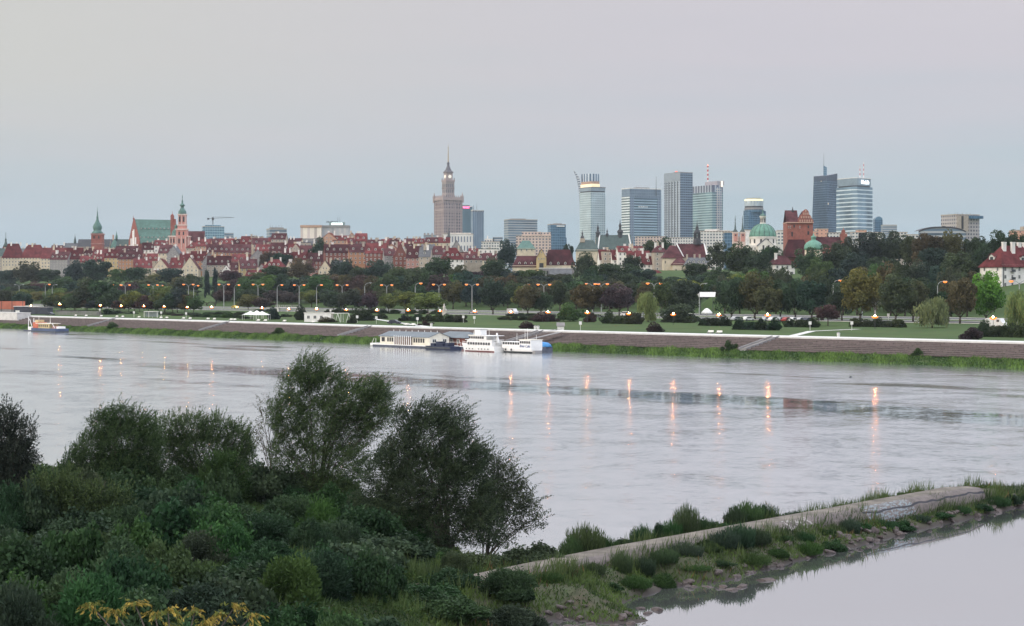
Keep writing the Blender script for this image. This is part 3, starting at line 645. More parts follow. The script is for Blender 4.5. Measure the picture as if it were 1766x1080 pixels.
# ------------------------------------------------------------------ middle-distance blocks
def block(label, x0, x1, yt, d, fac, cat='building', yaw=0, depth=16, parts=(), name='building', group=None, xc=None):
    T = Th(name, label, cat, (x0+x1)/2, d, group, yaw)
    mb = MB(); hw = (x1-x0)/2*T.k/max(.5, math.cos(R(yaw))); mb.box(-hw, hw, -depth/2, depth/2, 0, T.z(yt)); T.part('facade', mb, fac)
    mb = MB(); mb.box(-hw-.25, hw+.25, -depth/2-.25, depth/2+.25, T.z(yt), T.z(yt)+.8); T.part('parapet', mb, WM['beige'])
    for (n, m, a, b, c, e_) in parts: T.box(n, m, a, b, c, e_, -depth*.3, depth*.3)
    return T
FB = facade('block_white', (.62, .60, .56), (.12, .15, .18), 3.2, 3.2, .55, .5)
FP = facade('block_pinkish', (.56, .44, .38), (.12, .13, .16), 3.6, 3.2, .5, .5)
FG = facade('block_grey_band', (.40, .42, .44), (.10, .15, .20), 40, 3.4, 1, .55, gr=.3)
FCY = facade('glass_cyan', (.30, .42, .48), (.10, .20, .27), 3.2, 3.5, .8, .7, gr=.25)
FBL = facade('glass_blue', (.12, .20, .28), (.05, .12, .19), 3, 3.5, .85, .8, gr=.2)
FOR = facade('block_peach', (.60, .33, .24), (.20, .16, .16), 4, 3.2, .3, .35)
T = block('unfinished pale blue glass tower with a crane on top', 350, 385, 392, 2600, FCY, 'tower block', 15, parts=[('plant_room', FCY, 354, 380, 388.5, 393), ('side_wing', FG, 383, 402, 402, None)], name='tower_block')
T = Th('tower_crane', 'thin construction crane standing on the blue glass tower', 'crane', 367, 2590, gz=T.z(388)+T.g, cut=0)
mb = MB()
for q in (-.6, .6):
    for r_ in (-.6, .6): mb.tube([(q, r_, 0), (q, r_, T.z(376))], .16)
for i in range(6): z0_, z1_ = T.z(388)+i*1.6, T.z(388)+(i+1)*1.6; mb.tube([(-.6, -.6, z0_), (.6, -.6, z1_)], .1); mb.tube([(.6, .6, z0_), (-.6, .6, z1_)], .1)
T.part('mast', mb, IRON); mb = MB(); mb.tube([(T.x(358), 0, T.z(377)), (T.x(404), 0, T.z(375))], .28); mb.tube([(T.x(366), 0, T.z(374)), (T.x(404), 0, T.z(375))], .14); T.part('jib', mb, IRON)
T.box('counterweight', IRON, 357.5, 361, 376, 379, -.8, .8); T.box('cab', IRON, 365.5, 369, 375, 380, -1, 1)
def mast(T, px, yt, yb, r=.35, m=None, y=0., name='antenna'):
    mb = MB(); mb.tube([(T.x(px), y, T.z(yb)), (T.x(px), y, T.z(yt))], r, r*.4); return T.part(name, mb, m or IRON)
T = block('grey rooftop block bristling with antennas above the old town', 463, 491, 396, 2200, FG, 'building', 20, parts=[('plant_room', WM['grey'], 466, 488, 392.5, 397)])
for q in (466, 470, 476, 481, 486): mast(T, q, 388, 394, .2)
# striped pale office with roof lettering
FS = facade('vertical_stripes', (.80, .72, .62), (.42, .36, .33), 7.2, 300, .38, 1, gr=.6, gm=0)
T = Th('office_building', 'wide pale building with white vertical fins and glowing roof sign', 'office', 560, 2000, yaw=0)
k = T.k
T.box('facade', FS, 520, 556, 392.5, None, -10, 10); T.box('cornice', WM['peach'], 519.6, 556.4, 389, 393, -10.5, 10.5); T.box('side_facade', facade('grey_stripes', (.48, .46, .46), (.30, .30, .32), 5, 300, .5, 1, gr=.6, gm=0), 556.2, 602, 392.5, None, -5, 12)
T.box('side_cornice', WM['grey'], 556.5, 602.5, 389, 393, -5.6, 12.5); T.box('roof_room', mat('roof_glass_green', (.20, .27, .26), .4, .1), 568, 594, 383.5, 389, -2, 8)
def marks(T, px, py, wpx, hpx, m, n, y):      # lettering too small in the picture to be read: bars of uneven height
    rq = random.Random(int(px)); mb = MB(); w = wpx*T.k; x = T.x(px)-w/2; z = T.z(py)
    for i in range(n): a = w/n*i; h = hpx*T.k*rq.uniform(.6, 1); mb.box(x+a, x+a+w/n*rq.uniform(.35, .75), y-.2, y, z, z+h)
    return T.part('lettering', mb, m)
def to_mesh(o):
    bpy.context.view_layer.update(); me = bpy.data.meshes.new_from_object(o.evaluated_get(bpy.context.evaluated_depsgraph_get())); me.name = 'lettering'
    q = bpy.data.objects.new('lettering', me); COL.objects.link(q); q.parent = o.parent; q.location = o.location; q.rotation_euler = o.rotation_euler; q.scale = o.scale
    bpy.data.objects.remove(o); return q
def lettering(T, txt, px, py, hpx, m, parent=None, y=0., wpx=None, name='lettering', yaw=0., bold=.0):
    c = bpy.data.curves.new(name, 'FONT'); c.body = txt; c.align_x = 'CENTER'; c.size = hpx*T.k*1.35; c.extrude = .12; c.offset = bold
    c.materials.append(m); o = bpy.data.objects.new(name, c); COL.objects.link(o); o.parent = parent or T.e
    o.location = (T.x(px), y, T.z(py)); o.rotation_euler = (R(90), 0, yaw)
    if wpx:
        bpy.context.view_layer.update(); o.scale[0] = wpx*T.k/max(.1, o.dimensions[0])
    return to_mesh(o)
GLOWW = emis('lit_white_sign', (.9, 1, .97), 1.6)
T.box('lit_sign', GLOWW, 572, 591, 388.7-4, 388, -2.6, -2.1); marks(T, 573, 384.2, 20, 3.2, IRON, 9, 1)
T.box('low_annex', WM['grey'], 512, 560, 412, None, -14, -10.5)
T.e['label'] = 'wide pale building with white vertical fins and glowing roof sign'
for q in (582, 586): mast(T, q, 374, 384, .2)
# stone palace side range and white colonnaded block
block('low grey crenellated block left of the stone palace tower', 731, 752, 406, 3100, FG, 'building', 0, parts=[('merlon', WM['grey'], 731, 734, 402, 406), ('merlon', WM['grey'], 737, 740, 402, 406), ('merlon', WM['grey'], 744, 747, 402, 406)])
FC = facade('tall_windows', (.66, .64, .62), (.14, .16, .20), 3.6, 11, .45, .62, gr=.4)
block('white block with tall dark windows below the stone palace tower', 764, 816, 404.5, 2300, FC, 'building', 0, parts=[('attic', WM['white'], 776, 812, 402, 405)])
block('small cream stepped block right of the glass twin towers', 830, 868, 418, 2300, FB, 'building', 0, parts=[('upper_storey', FB, 836, 852, 412, 418), ('upper_storey', FG, 850, 867, 409, 418), ('chimney', WM['white'], 840, 842, 407, 412)])
block('grey banded office block with small roof antennas', 873, 923, 380, 2700, FG, 'office', 18, 20, parts=[('plant_room', WM['grey'], 880, 905, 377.5, 381)])
block('pinkish stepped apartment building with many balconies', 890, 950, 408, 2100, FP, 'apartments', 0, parts=[('upper_storey', FP, 900, 933, 400, 408), ('upper_storey', FP, 932, 950, 401, 408)])
T = block('dark blue glass office box with white roof lettering', 947, 973, 388, 2500, FBL, 'office', 12, 18, parts=[('side_wing', FBL, 970, 976, 410, None)])
T.box('white_sign', WHITE, 957, 971, 389.5, 391.5, -10.2, -9.6); T.box('plant_room', WM['grey'], 955, 968, 385.5, 388, -4, 4)
block('row of low pale apartment blocks before the glass towers', 1096, 1146, 409, 2300, FP, 'apartments', 0, group=None)
block('pale low block under the dark glass slab tower', 1146, 1206, 411, 2350, FB, 'apartments', 0)
block('large white apartment building with balconies right of bell turret', 1208, 1262, 400, 2050, FB, 'apartments', 0, parts=[('upper_storey', WM['white'], 1216, 1240, 396, 400), ('upper_storey', FB, 1236, 1258, 397.5, 400)])
block('dull blue gabled block beside the pink twin spires', 1248, 1272, 402, 1950, FBL, 'building', 0)
block('white narrow block between twin spires and green dome', 1283, 1296, 398, 2000, WM['white'], 'building', 0)
for i, (a, b, y, f, l) in enumerate(((1340, 1358, 399, FB, 'small beige block left of the brick gabled tower'), (1398, 1408, 400, FOR, 'thin peach block just right of brick gabled tower'), (1407, 1426, 396, FOR, 'salmon coloured cube block below dark tapered tower'),
      (1424, 1460, 403, FB, 'long white block behind the maroon church roof'), (1468, 1492, 402, FB, 'white block below the sign-topped glass tower'), (1478, 1492, 398, FOR, 'tall peach block below the sign-topped glass tower'),
      (1490, 1518, 402, FB, 'cream block with flat top left of the rounded glass tower'), (1521, 1545, 389, FG, 'grey-mauve flat office beside rounded glass tower'), (1540, 1562, 402, FB, 'small white block rising over dark trees'),
      (1560, 1582, 406, FB, 'low white block left of the dark arched roof'))):
    block(l, a, b, y, 1900 if f is not FG else 2900, f, 'building', 0, group='pale blocks on the right skyline')
T = Th('rounded_tower', 'small blue glass tower with a rounded barrel top', 'tower', 1514, 3000)
mb = MB(); w = 6.5*T.k; zt = T.z(380); pts = [(w*math.cos(a), zt+w*.95*math.sin(a)) for a in np.linspace(0, math.pi, 13)]
for i in range(12): (xa, za), (xb, zb_) = pts[i], pts[i+1]; mb.poly([(xa, -8, za), (xa, 8, za), (xb, 8, zb_), (xb, -8, zb_)])
mb.poly([(x, -8, z) for x, z in pts]); mb.poly([(x, 8, z) for x, z in reversed(pts)]); T.part('barrel_roof', mb, FCY); mb = MB(); mb.box(-w, w, -8, 8, 0, zt); T.part('facade', mb, FBL)
T = Th('arched_hall', 'long low building with dark curved roof among treetops', 'hall', 1620, 1500)
mb = MB(); wlm = MB(); x0, x1 = T.x(1580), T.x(1661); n = 16
for i in range(n):
    f, g = i/n, (i+1)/n; h = lambda q: T.z(399)+(T.z(391.5)-T.z(399))*(1-abs(2*q-1)**3); a, b = x0+(x1-x0)*f, x0+(x1-x0)*g
    mb.poly([(a, -9, h(f)), (b, -9, h(g)), (b, 9, h(g)), (a, 9, h(f))]); mb.poly([(b, -9, h(g)-1.2), (b, -9, h(g)), (a, -9, h(f)), (a, -9, h(f)-1.2)][::-1]); wlm.poly([(a, -8.6, 0), (b, -8.6, 0), (b, -8.6, h(g)-.6), (a, -8.6, h(f)-.6)], [(a, 0), (b, 0), (b, h(g)), (a, h(f))])
T.part('roof', mb, ROOF[BLK]); T.part('wall', wlm, FG); T.box('vent', IRON, 1625, 1630, 390, 393, -1, 1)
T = block('boxy concrete office block with dark slot and roof antennas', 1634, 1678, 372, 1700, facade('concrete_grid', (.40, .37, .36), (.18, .18, .21), 3, 3.2, .6, .5), 'office', 25, 22)
T.box('light_end', WM['beige'], 1627.8, 1652, 373, 400, -14.2, -13.4); T.box('dark_slot', DARKW, 1637, 1641, 374, 396, -14.5, -14.1); T.box('top_band', FBL, 1653, 1684, 373, 378, -14, -10)
for q in (1632, 1645, 1650, 1661, 1670, 1678): mast(T, q, 366, 372, .15)
block('pale block at the right edge over the treetops', 1745, 1790, 399, 1500, FOR, 'building', 0, parts=[('upper_storey', WM['beige'], 1762, 1790, 391, 399)])
#%%SECTION3
# ------------------------------------------------------------------ downtown towers, all on one street grid
YAW = 28.
def tower(name, label, xa, xc, xb, d, gz=None, cat='skyscraper'):
    T = Th(name, label, cat, (xa+xb)/2, d, 'downtown skyscrapers', YAW); c, s_ = math.cos(R(YAW)), math.sin(R(YAW))
    T.w = (xb-xc)*T.k/c; T.dp = (xc-xa)*T.k/s_
    return T
def tb(T, name, m, f, yt, yb=None, fd=None, ox=0., oy=0.):
    """box centred on the tower axis, f = fraction of the plan width"""
    fd = f if fd is None else fd; mb = MB(); w, dp = T.w*f/2, T.dp*fd/2
    mb.box(-w+ox, w+ox, -dp+oy, dp+oy, T.z(yb) if yb is not None else 0, T.z(yt)); return T.part(name, mb, m)
PST = (.37, .295, .285)
PF = facade('palace_windows', PST, (.06, .055, .08), 4.8, 5.2, .5, .55, gr=.5, gm=0, var=.4); PSM = mat('palace_stone', PST, .9, .12, .05); PSD = mat('palace_stone_dark', (.20, .165, .17), .9, .15, .1)
GOLD = mat('gilded_spire', (.42, .33, .22), .4, .1, 1, metal=.4)
T = tower('palace_tower', 'tall tiered stone palace tower with clock and long needle spire', 748, 766, 798, 3300)
tb(T, 'shaft', PF, .96, 352); tb(T, 'belt', PSM, 1.0, 362.5, 364.5); tb(T, 'cornice', PSM, 1.06, 343.5, 346.5); tb(T, 'tall_storey', facade('palace_tall', PST, (.10, .10, .13), 4.4, 10.5, .5, .8, gr=.5, gm=0), .965, 346.5, 352.2)
tb(T, 'parapet', PSM, 1.0, 341, 343.5)
for sx in (-1, 1):
    for sy in (-1, 1):
        mb = MB(); w = T.w*.5; mb.box(sx*w-1.9, sx*w+1.9, sy*w-1.9, sy*w+1.9, T.z(350), T.z(338.5)); mb.lathe([(1.6, T.z(338.5)), (1.0, T.z(336)), (.2, T.z(332))], sx*w, sy*w, 6); T.part('corner_turret', mb, PSM)
for i in range(9):
    f = (i+1)/10*2-1
    for ax in range(2):
        mb = MB(); px_, py_ = (f*T.w*.49, -T.dp*.49) if ax else (-T.w*.49, f*T.dp*.49); mb.lathe([(.8, T.z(341)), (.7, T.z(338.8)), (.1, T.z(337))], px_, py_, 5); T.part('pinnacle', mb, PSM)
for i in range(6):
    f = -1+2*(i)/5; mb = MB(); mb.box(f*T.w*.475-.6, f*T.w*.475+.6, -T.dp*.485-.6, -T.dp*.47, 0, T.z(346)); T.part('pilaster', mb, PSM)
    mb = MB(); mb.box(-T.w*.485-.6, -T.w*.47, f*T.dp*.475-.6, f*T.dp*.475+.6, 0, T.z(346)); T.part('pilaster', mb, PSM)
U = facade('palace_upper', (.33, .28, .265), (.08, .08, .10), 3.8, 9.5, .5, .6, gr=.5, gm=0)
tb(T, 'upper_tier', U, .43, 314, 343); tb(T, 'upper_belt', PSD, .45, 324.5, 326); tb(T, 'upper_cornice', PSM, .47, 310.5, 314)
for sx in (-1, 1):
    for sy in (-1, 1): mb = MB(); w = T.w*.215; mb.lathe([(.9, T.z(311)), (.8, T.z(308.5)), (.1, T.z(306.5))], sx*w, sy*w, 6); T.part('pinnacle', mb, PSD)
tb(T, 'clock_stage', PSM, .31, 298, 311)
for (ox, oy, ry) in ((0, -T.dp*.155-.3, 0), (-T.w*.155-.3, 0, 1)):
    mb = MB(); mb.lathe([(3.0, 0), (3.0, .5)], 0, 0, 16); o = T.part('clock_face', mb, emis('lit_clock', (1, .93, .8), .22)); o.location = (ox, oy, T.z(305)); o.rotation_euler = (R(90), 0, 0) if not ry else (R(90), 0, R(-90))
tb(T, 'clock_cornice', PSD, .36, 296.5, 298.5)
mb = MB(); mb.lathe([(T.w*.235, T.z(296.5)), (T.w*.14, T.z(293)), (T.w*.085, T.z(288)), (2.2, T.z(285)), (1.8, T.z(283.5)), (2.6, T.z(283)), (2.4, T.z(281)), (1.1, T.z(279.5))], 0, 0, 4, .5); T.part('crown', mb, mat('spire_dark', (.11, .10, .115), .6, .2, .2))
mb = MB(); mb.lathe([(1.15, T.z(279.5)), (.85, T.z(265)), (.5, T.z(256)), (1.1, T.z(255.3)), (1.1, T.z(254.3)), (.3, T.z(253.5)), (.12, T.z(247))], 0, 0, 8); T.part('spire', mb, GOLD)
# twin glass towers right of the palace
T = tower('glass_tower', 'teal glass hotel tower with pink roof sign behind the palace', 790, 795, 815, 3450)
tb(T, 'facade', facade('teal_glass', (.13, .20, .24), (.085, .16, .20), 3, 3.4, .7, .7, gr=.3, gm=.2, var=.2), 1, 357); tb(T, 'roof_rim', WM['white'], 1.02, 355.5, 357); tb(T, 'plant_room', IRON, .6, 354, 356)
mb = MB(); mb.box(-T.w*.33, T.w*.22, -T.dp/2-1, -T.dp/2-.2, T.z(360), T.z(356.4)); T.part('pink_sign', mb, emis('pink_sign', (.9, .08, .32), .75))
lettering(T, 'Marriott', 800.5, 359.5, 2.4, emis('pink_letters', (1, .45, .65), 1.2), y=-T.dp/2-1.3, wpx=11)
mb = MB(); mb.box(T.w/2-1, T.w/2+.6, -T.dp/2-.6, -T.dp/2+2, 0, T.z(355.8)); T.part('pale_edge', mb, mat('pale_fin', (.42, .50, .55), .5, .1))
T = tower('glass_tower', 'blue ribbed glass tower right of the pink-signed tower', 812, 816, 834.5, 3380)
tb(T, 'facade', facade('ribbed_glass', (.26, .32, .39), (.13, .19, .26), 4.2, 400, .6, 1, gr=.3, gm=.2, var=.1), 1, 366); tb(T, 'vent_band', facade('vent_band', (.40, .42, .44), (.04, .05, .07), 3.2, 30, .62, 1, gr=.7, gm=0), 1.0, 363.4, 366); tb(T, 'roof_rim', WM['white'], 1.02, 362.4, 363.4); mast(T, 822, 349, 362, .25); mast(T, 816, 354, 362, .5)
# pale gridded tower with a curved glass sail behind it
FZ1 = facade('pale_grid', (.50, .58, .60), (.10, .17, .22), 3.6, 3.7, .5, .5, gr=.3, gm=.2)
T = tower('gridded_tower', 'pale green gridded tower with glowing lit rooftop band', 1000, 1018, 1043.5, 3150)
tb(T, 'facade', FZ1, 1, 332.5); tb(T, 'top_storey', mat('top_storey_blue', (.27, .33, .38), .5, .1, .1), 1, 325, 330.5); tb(T, 'dark_band', DARKW, .96, 330.5, 332.5); tb(T, 'roof_rim', WM['grey'], 1.03, 323.5, 325)
tb(T, 'lit_band', emis('warm_lit_band', (1, .86, .55), .38), .55, 318.5, 323.5, 1.0, -5, -1); tb(T, 'roof_house', WM['peach'], .53, 314, 318.5, .95, -5, -1)
T = Th('sail_tower', 'curved glass sail-shaped tower rising behind the pale gridded tower', 'skyscraper', 1010, 3420, 'downtown skyscrapers', 0)
FSL = facade('sail_glass', (.60, .64, .68), (.09, .15, .22), 6.4, 400, .5, 1, gr=.25, gm=.4)
mb = MB(); xs = np.linspace(1003, 1034, 9); prev = None; u = 0
cur = [(T.x(x), -14*math.sin((x-1003)/31*math.pi)) for x in xs]; mb.prism(cur+[(T.x(1034), 18), (T.x(1003), 18)], T.z(325), T.z(300.5)); T.part('glass_drum', mb, FSL)
mb = MB(); L_ = [(989.6, 294.5), (993.5, 304), (996, 313), (998, 324), (999, 336), (999.6, 352), (1000, 378), (1000, 420)]; R_ = [(990.2, 294.5), (997, 304), (1000.5, 313), (1002.5, 324), (1003, 336), (1004, 352), (1004, 378), (1004, 420)]
for i in range(7):
    a, b, c, e_ = [(T.x(p[0]), T.z(p[1])) for p in (L_[i+1], R_[i+1], R_[i], L_[i])]
    f = [(*a, ), (*b, ), (*c, ), (*e_, )]
    mb.poly([(q[0], -6, q[1]) for q in f], [(q[0], q[1]) for q in f]); mb.poly([(q[0], 9, q[1]) for q in reversed(f)])
    mb.poly([(e_[0], -6, e_[1]), (e_[0], 9, e_[1]), (a[0], 9, a[1]), (a[0], -6, a[1])]); mb.poly([(b[0], -6, b[1]), (b[0], 9, b[1]), (c[0], 9, c[1]), (c[0], -6, c[1])])
T.part('curved_blade', mb, facade('blade_bands', (.66, .68, .70), (.12, .14, .18), 300, 4.2, 1, .5, gr=.5, gm=0, var=0)); T.box('core', FBL, 1003.5, 1034, 325, None, -8, 16)
mb = MB(); mb.tube([(T.x(989.6), 0, T.z(295)), (T.x(988.5), 0, T.z(290))], .3, .1); T.part('tip', mb, WHITE)
# banded tower
T = tower('banded_tower', 'wide blue tower with bright horizontal bands and one roof mast', 1072, 1084.5, 1140.5, 3000)
FN = facade('banded_front', (.36, .47, .55), (.055, .11, .16), 300, 4.05, 1, .5, gr=.3, gm=.2, var=0); tb(T, 'facade', FN, 1, 343)
tb(T, 'top_storeys', facade('banded_top', (.20, .26, .33), (.10, .14, .19), 3.2, 4.6, .5, .55, gr=.3), 1.0, 327, 343); tb(T, 'roof_rim', WM['white'], 1.01, 325.6, 327); tb(T, 'plant_room', WM['grey'], .4, 323.6, 326)
mb = MB(); w, dp = T.w/2, T.dp/2; mb.box(-w-.4, -w-.1, -dp, dp, 0, T.z(340)); T.part('end_wall', mb, facade('banded_end', (.74, .78, .78), (.06, .10, .11), 300, 4.05, 1, .5, gr=.4, gm=0, var=0))
for sx in (-1, 1):
    mb = MB(); mb.box(sx*w-(7.5 if sx > 0 else 0), sx*w+(0 if sx > 0 else 7.5), -dp-.5, -dp-.05, 0, T.z(343.4)); T.part('corner_pier', mb, facade('pier_grid', (.24, .30, .38), (.07, .10, .15), 3.4, 4.05, .5, .5, gr=.3, gm=.2, var=.2))
marks(T, 1101, 358.6, 19, 2.4, WHITE, 8, -dp-.9); mast(T, 1127, 305, 338, .5, y=-dp-1); mast(T, 1096, 321, 326, .15)
# dark slab
T = tower('dark_slab_tower', 'tallest dark blue glass slab tower with flat top', 1147, 1171, 1193, 3100)
tb(T, 'facade', facade('slab_front', (.20, .26, .33), (.045, .08, .13), 3.4, 3.9, .72, .6, gr=.25, gm=.35, var=.35, lit=.012), 1, 300)
mb = MB(); w, dp = T.w/2, T.dp/2; mb.box(-w-.5, -w-.1, -dp, dp, 0, T.z(314)); T.part('end_wall', mb, facade('slab_end', (.42, .47, .52), (.07, .10, .14), 8, 3.9, .5, .55, gr=.3, gm=.2, var=.2))
mb = MB(); mb.box(-w-.7, -w-.1, -dp, dp, T.z(314), T.z(299)); T.part('louvre_panel', mb, mat('louvre_grey', (.27, .31, .35), .5, .1, .2)); tb(T, 'parapet', WM['grey'], 1.01, 298.6, 300, 1.01)
tb(T, 'roof_plant', emis('red_beacon', (1, .25, .15), .5), .08, 295.5, 297, .1, -4); tb(T, 'roof_frame', WM['grey'], .35, 297, 299)
mb = MB()
for i in range(5): mb.box(-w-1.0, -w-.45, -dp+dp*2*(i+.9)/5.6-.7, -dp+dp*2*(i+.9)/5.6+.7, 0, T.z(314))
T.part('vertical_rib', mb, IRON)
# greenish tower with lattice mast
T = tower('green_glass_tower', 'pale green glass tower with red and white mast', 1193, 1225, 1245, 3200)
tb(T, 'facade', facade('green_glass', (.36, .46, .47), (.17, .27, .29), 30, 4.1, 1, .6, gr=.25, gm=.25, var=.15), .97, 333); tb(T, 'loggia', facade('loggia', (.46, .50, .54), (.08, .09, .13), 8, 200, .62, 1, gr=.6, gm=0), .97, 321, 333)
tb(T, 'roof_block', mat('mauve_roof_block', (.37, .34, .37), .7, .1, .1), .62, 314, 321, .55, 6, -14)
mb = MB(); mb.lathe([(T.w*.30, 0), (T.w*.30, T.z(325))], T.w*.12, -T.dp*.44, 16); T.part('round_bay', mb, facade('bay_grid', (.50, .50, .50), (.10, .15, .22), 3.4, 4.1, .6, .6, gr=.3))
mb = MB(); mb.box(T.w*.46, T.w*.62, -T.dp*.40, -T.dp*.2, 0, T.z(315)); T.part('pale_fin', mb, mat('pale_fin', (.42, .50, .55), .5, .1))
mb = MB(); mb.box(T.w*.30, T.w*.40, -T.dp*.52, -T.dp*.46, T.z(324), T.z(314)); T.part('lit_fin', mb, emis('soft_lit_fin', (1, .9, .75), .6))
RW = facade('red_white_mast', (.75, .72, .70), (.50, .05, .05), 300, 7.0, 1, .5, gr=.6, gm=0, var=0)
mb = MB(); mb.prism([(-.9+2, -.9), (.9+2, -.9), (.9+2, .9), (-.9+2, .9)], T.z(321), T.z(286)); T.part('lattice_mast', mb, RW); mb = MB(); mb.lathe([(.9, T.z(286.4)), (1.1, T.z(285.2)), (.4, T.z(284))], 2, 0, 8); T.part('beacon', mb, emis('beacon', (1, .35, .2), 2))
# drum topped tower
T = tower('drum_tower', 'shorter glass tower capped by a lit cylindrical drum', 1281, 1290, 1322, 3000)
tb(T, 'facade', FBL, .94, 364); tb(T, 'side_wing', FG, .98, 362, None, .5, 2, 4); mb = MB(); mb.box(-T.w*.56, -T.w*.4, -T.dp*.6, T.dp*.2, 0, T.z(373)); T.part('lower_wing', mb, FBL)
def drum(n, r, a, b, m): mb = MB(); mb.lathe([(r*T.k, T.z(b)), (r*T.k, T.z(a))], -1.5, 0, 24, .0); return T.part(n, mb, m, smooth=False)
drum('drum', 16.2, 347, 356, facade('drum_panels', (.45, .50, .52), (.30, .36, .40), 5, 60, .5, 1, gr=.4, gm=.1)); drum('dark_ring', 15.6, 356, 358.5, DARKW); drum('lower_drum', 16.4, 358.5, 362, WM['grey']); drum('glass_ring', 15.4, 362, 366, FBL)
drum('lit_rim', 16.0, 344, 347, emis('yellow_lit_rim', (1, .93, .55), .6)); drum('roof_cap', 13, 342, 344, WM['grey']); mast(T, 1311, 339, 344, .2)
# dark tapering tower
T = Th('tapered_tower', 'dark blue tapering glass tower with thin needle on top', 'skyscraper', 1424, 3100, 'downtown skyscrapers', 0)
def quad(xa, xc, xb, d0=20., d1=16.): return [(T.x(xa), d0), (T.x(xc), -14), (T.x(xb), d1), (T.x(xa)+T.x(xb)-T.x(xc)+.0, d0+d1+14)]
mb = MB(); mb.prism(quad(1400, 1424, 1447), 0, T.z(312), quad(1406.5, 1424, 1447)); T.part('facade', mb, facade('dark_blue_glass', (.10, .15, .21), (.045, .085, .135), 3.1, 3.8, .85, .8, gr=.18, gm=.5, var=.3, lit=.008))
mb = MB(); a = quad(1406.5, 1424, 1447); zt = [T.z(303), T.z(304), T.z(298.5), T.z(300)]; mb.prism(a, T.z(312), zt); T.part('crown', mb, facade('crown_glass', (.07, .09, .13), (.035, .055, .09), 6, 12, .8, .8, gr=.3, gm=.3, var=.4))
mb = MB(); b4 = [(T.x(1421.8), 8), (T.x(1426.8), 4), (T.x(1426.8), 9), (T.x(1421.8), 11)]; mb.prism(b4, T.z(303), [T.z(285), T.z(288.5), T.z(288.5), T.z(285)]); T.part('fin', mb, FBL); mast(T, 1422.4, 262, 286, .35, y=9, name='needle')

# sign tower
T = Th('sign_tower', 'pale blue banded glass tower with bright rooftop name sign', 'skyscraper', 1476, 2950, 'downtown skyscrapers', 0)
def hexf(xa, xc, xd, xb, f=1.): return [(T.x(xa)*f, 22*f), (T.x(xc)*f, -16*f), (T.x(xd)*f, -19*f), (T.x(xb)*f, 8*f), (T.x(xb)*f-16*f, 40*f)]
mb = MB(); mb.prism(hexf(1446.5, 1467, 1475, 1506.5), 0, T.z(323)); T.part('facade', mb, facade('light_banded_glass', (.60, .68, .72), (.19, .28, .35), 300, 6.3, 1, .72, gr=.25, gm=.25, var=0))
mb = MB(); mb.prism(hexf(1448, 1467.5, 1475, 1504, .93), T.z(323), T.z(321)); T.part('dark_gap', mb, DARKW)
mb = MB(); mb.prism(hexf(1448, 1467, 1475, 1503.5), T.z(321), T.z(308.5)); T.part('crown', mb, mat('crown_grey_blue', (.20, .26, .31), .5, .12, .1)); mb = MB(); mb.prism(hexf(1447.6, 1467, 1475, 1504), T.z(308.5), T.z(307.5)); T.part('roof_rim', mb, WM['white'])
o = lettering(T, 'MetLife', 1490.5, 318.2, 7.4, emis('lit_letters', (.95, 1, 1), 1.5), y=-9.5, wpx=23.5, yaw=math.atan2(27, T.x(1503.5)-T.x(1475)), bold=.12)
for q, y in ((1484, 286), (1490.5, 279)):
    mb = MB(); mb.prism([(T.x(q)-.45, 4), (T.x(q)+.45, 4), (T.x(q)+.45, 4.9), (T.x(q)-.45, 4.9)], T.z(308), T.z(y)); T.part('lattice_mast', mb, RW)
# ------------------------------------------------------------------ churches and houses of the new town
T = Th('gabled_church', 'grey gabled church with thin dark spire in front of palace tower', 'church', 787, 1450)
T.gwall('wall', WM['grey'], 774, 800, 415, 436, 0, 20, 'y'); T.gableroof('roof', ROOF[SLA], 774, 800, 414, 436, 0, 20, 'y')
T.lathe('spire', 773.5, [(3, 416), (3, 410), (3.8, 409), (2, 405), (2.4, 402.5), (1.2, 399.5), (.6, 394), (.15, 389)], ROOF[SLA], 8, 6)
T = Th('pavilion', 'small cream pavilion with domed green copper hip roof', 'pavilion', 908, 1350)
T.box('wall', WM['cream'], 892, 922, 428.5, None, -6, 6); T.gableroof('roof', ROOF[COP], 891, 923, 415, 429, -6, 6, 'x', .3, hip=4); T.wins([899, 908, 917], 430, 2, 4, -6.1)
T = Th('convent', 'large convent with huge dark maroon roof and cream gabled porch', 'convent', 937, 1180)
mb = MB(); T.box('wall', WM['cream'], 884, 992, 458, None, 0, 16); T.gableroof('roof', ROOF[DRK], 884, 940, 441, 459, 0, 16, 'x', .5, 3); T.gableroof('main_roof', ROOF[DRK], 938, 992, 430, 458, 1, 18, 'x', .5, 3)
T.gwall('porch_wall', WM['yellow'], 925, 942, 430, 444, -5, 3, 'y'); T.gableroof('porch_roof', ROOF[DRK], 925, 942, 429, 444, -5, 10, 'y')
T.wins([929, 933.5, 938], 445, 1.6, 3.4, -5.1); T.wins([933.5], 454, 7, 8, -5.1, WIND); T.wins([933.5], 434.5, 1.6, 2.6, -5.1)
for q in (896, 906, 917, 950, 963, 975): child('dormer', DORM[DRK], T.e, (T.x(q), 1.6, T.z(456)), (1.1, 1.2, 1.1))
T = Th('terrace_building', 'low pale terrace building with white awnings below the convent', 'building', 965, 1120)
T.box('wall', WM['grey'], 930, 998, 463, None, 0, 10); T.box('parapet', WM['white'], 929.5, 998.5, 462, 463.2, -.3, 10.3)
for i, q in enumerate(range(934, 962, 5)): T.box('arch', DARKW, q-1.5, q+1.5, 467, 474, -.15, .2)
T.gwall('annex_wall', WM['grey'], 948, 998, 466, 474, -7, 0); T.gableroof('annex_roof', ROOF[SLA], 948, 985, 465, 473.5, -7, 0)
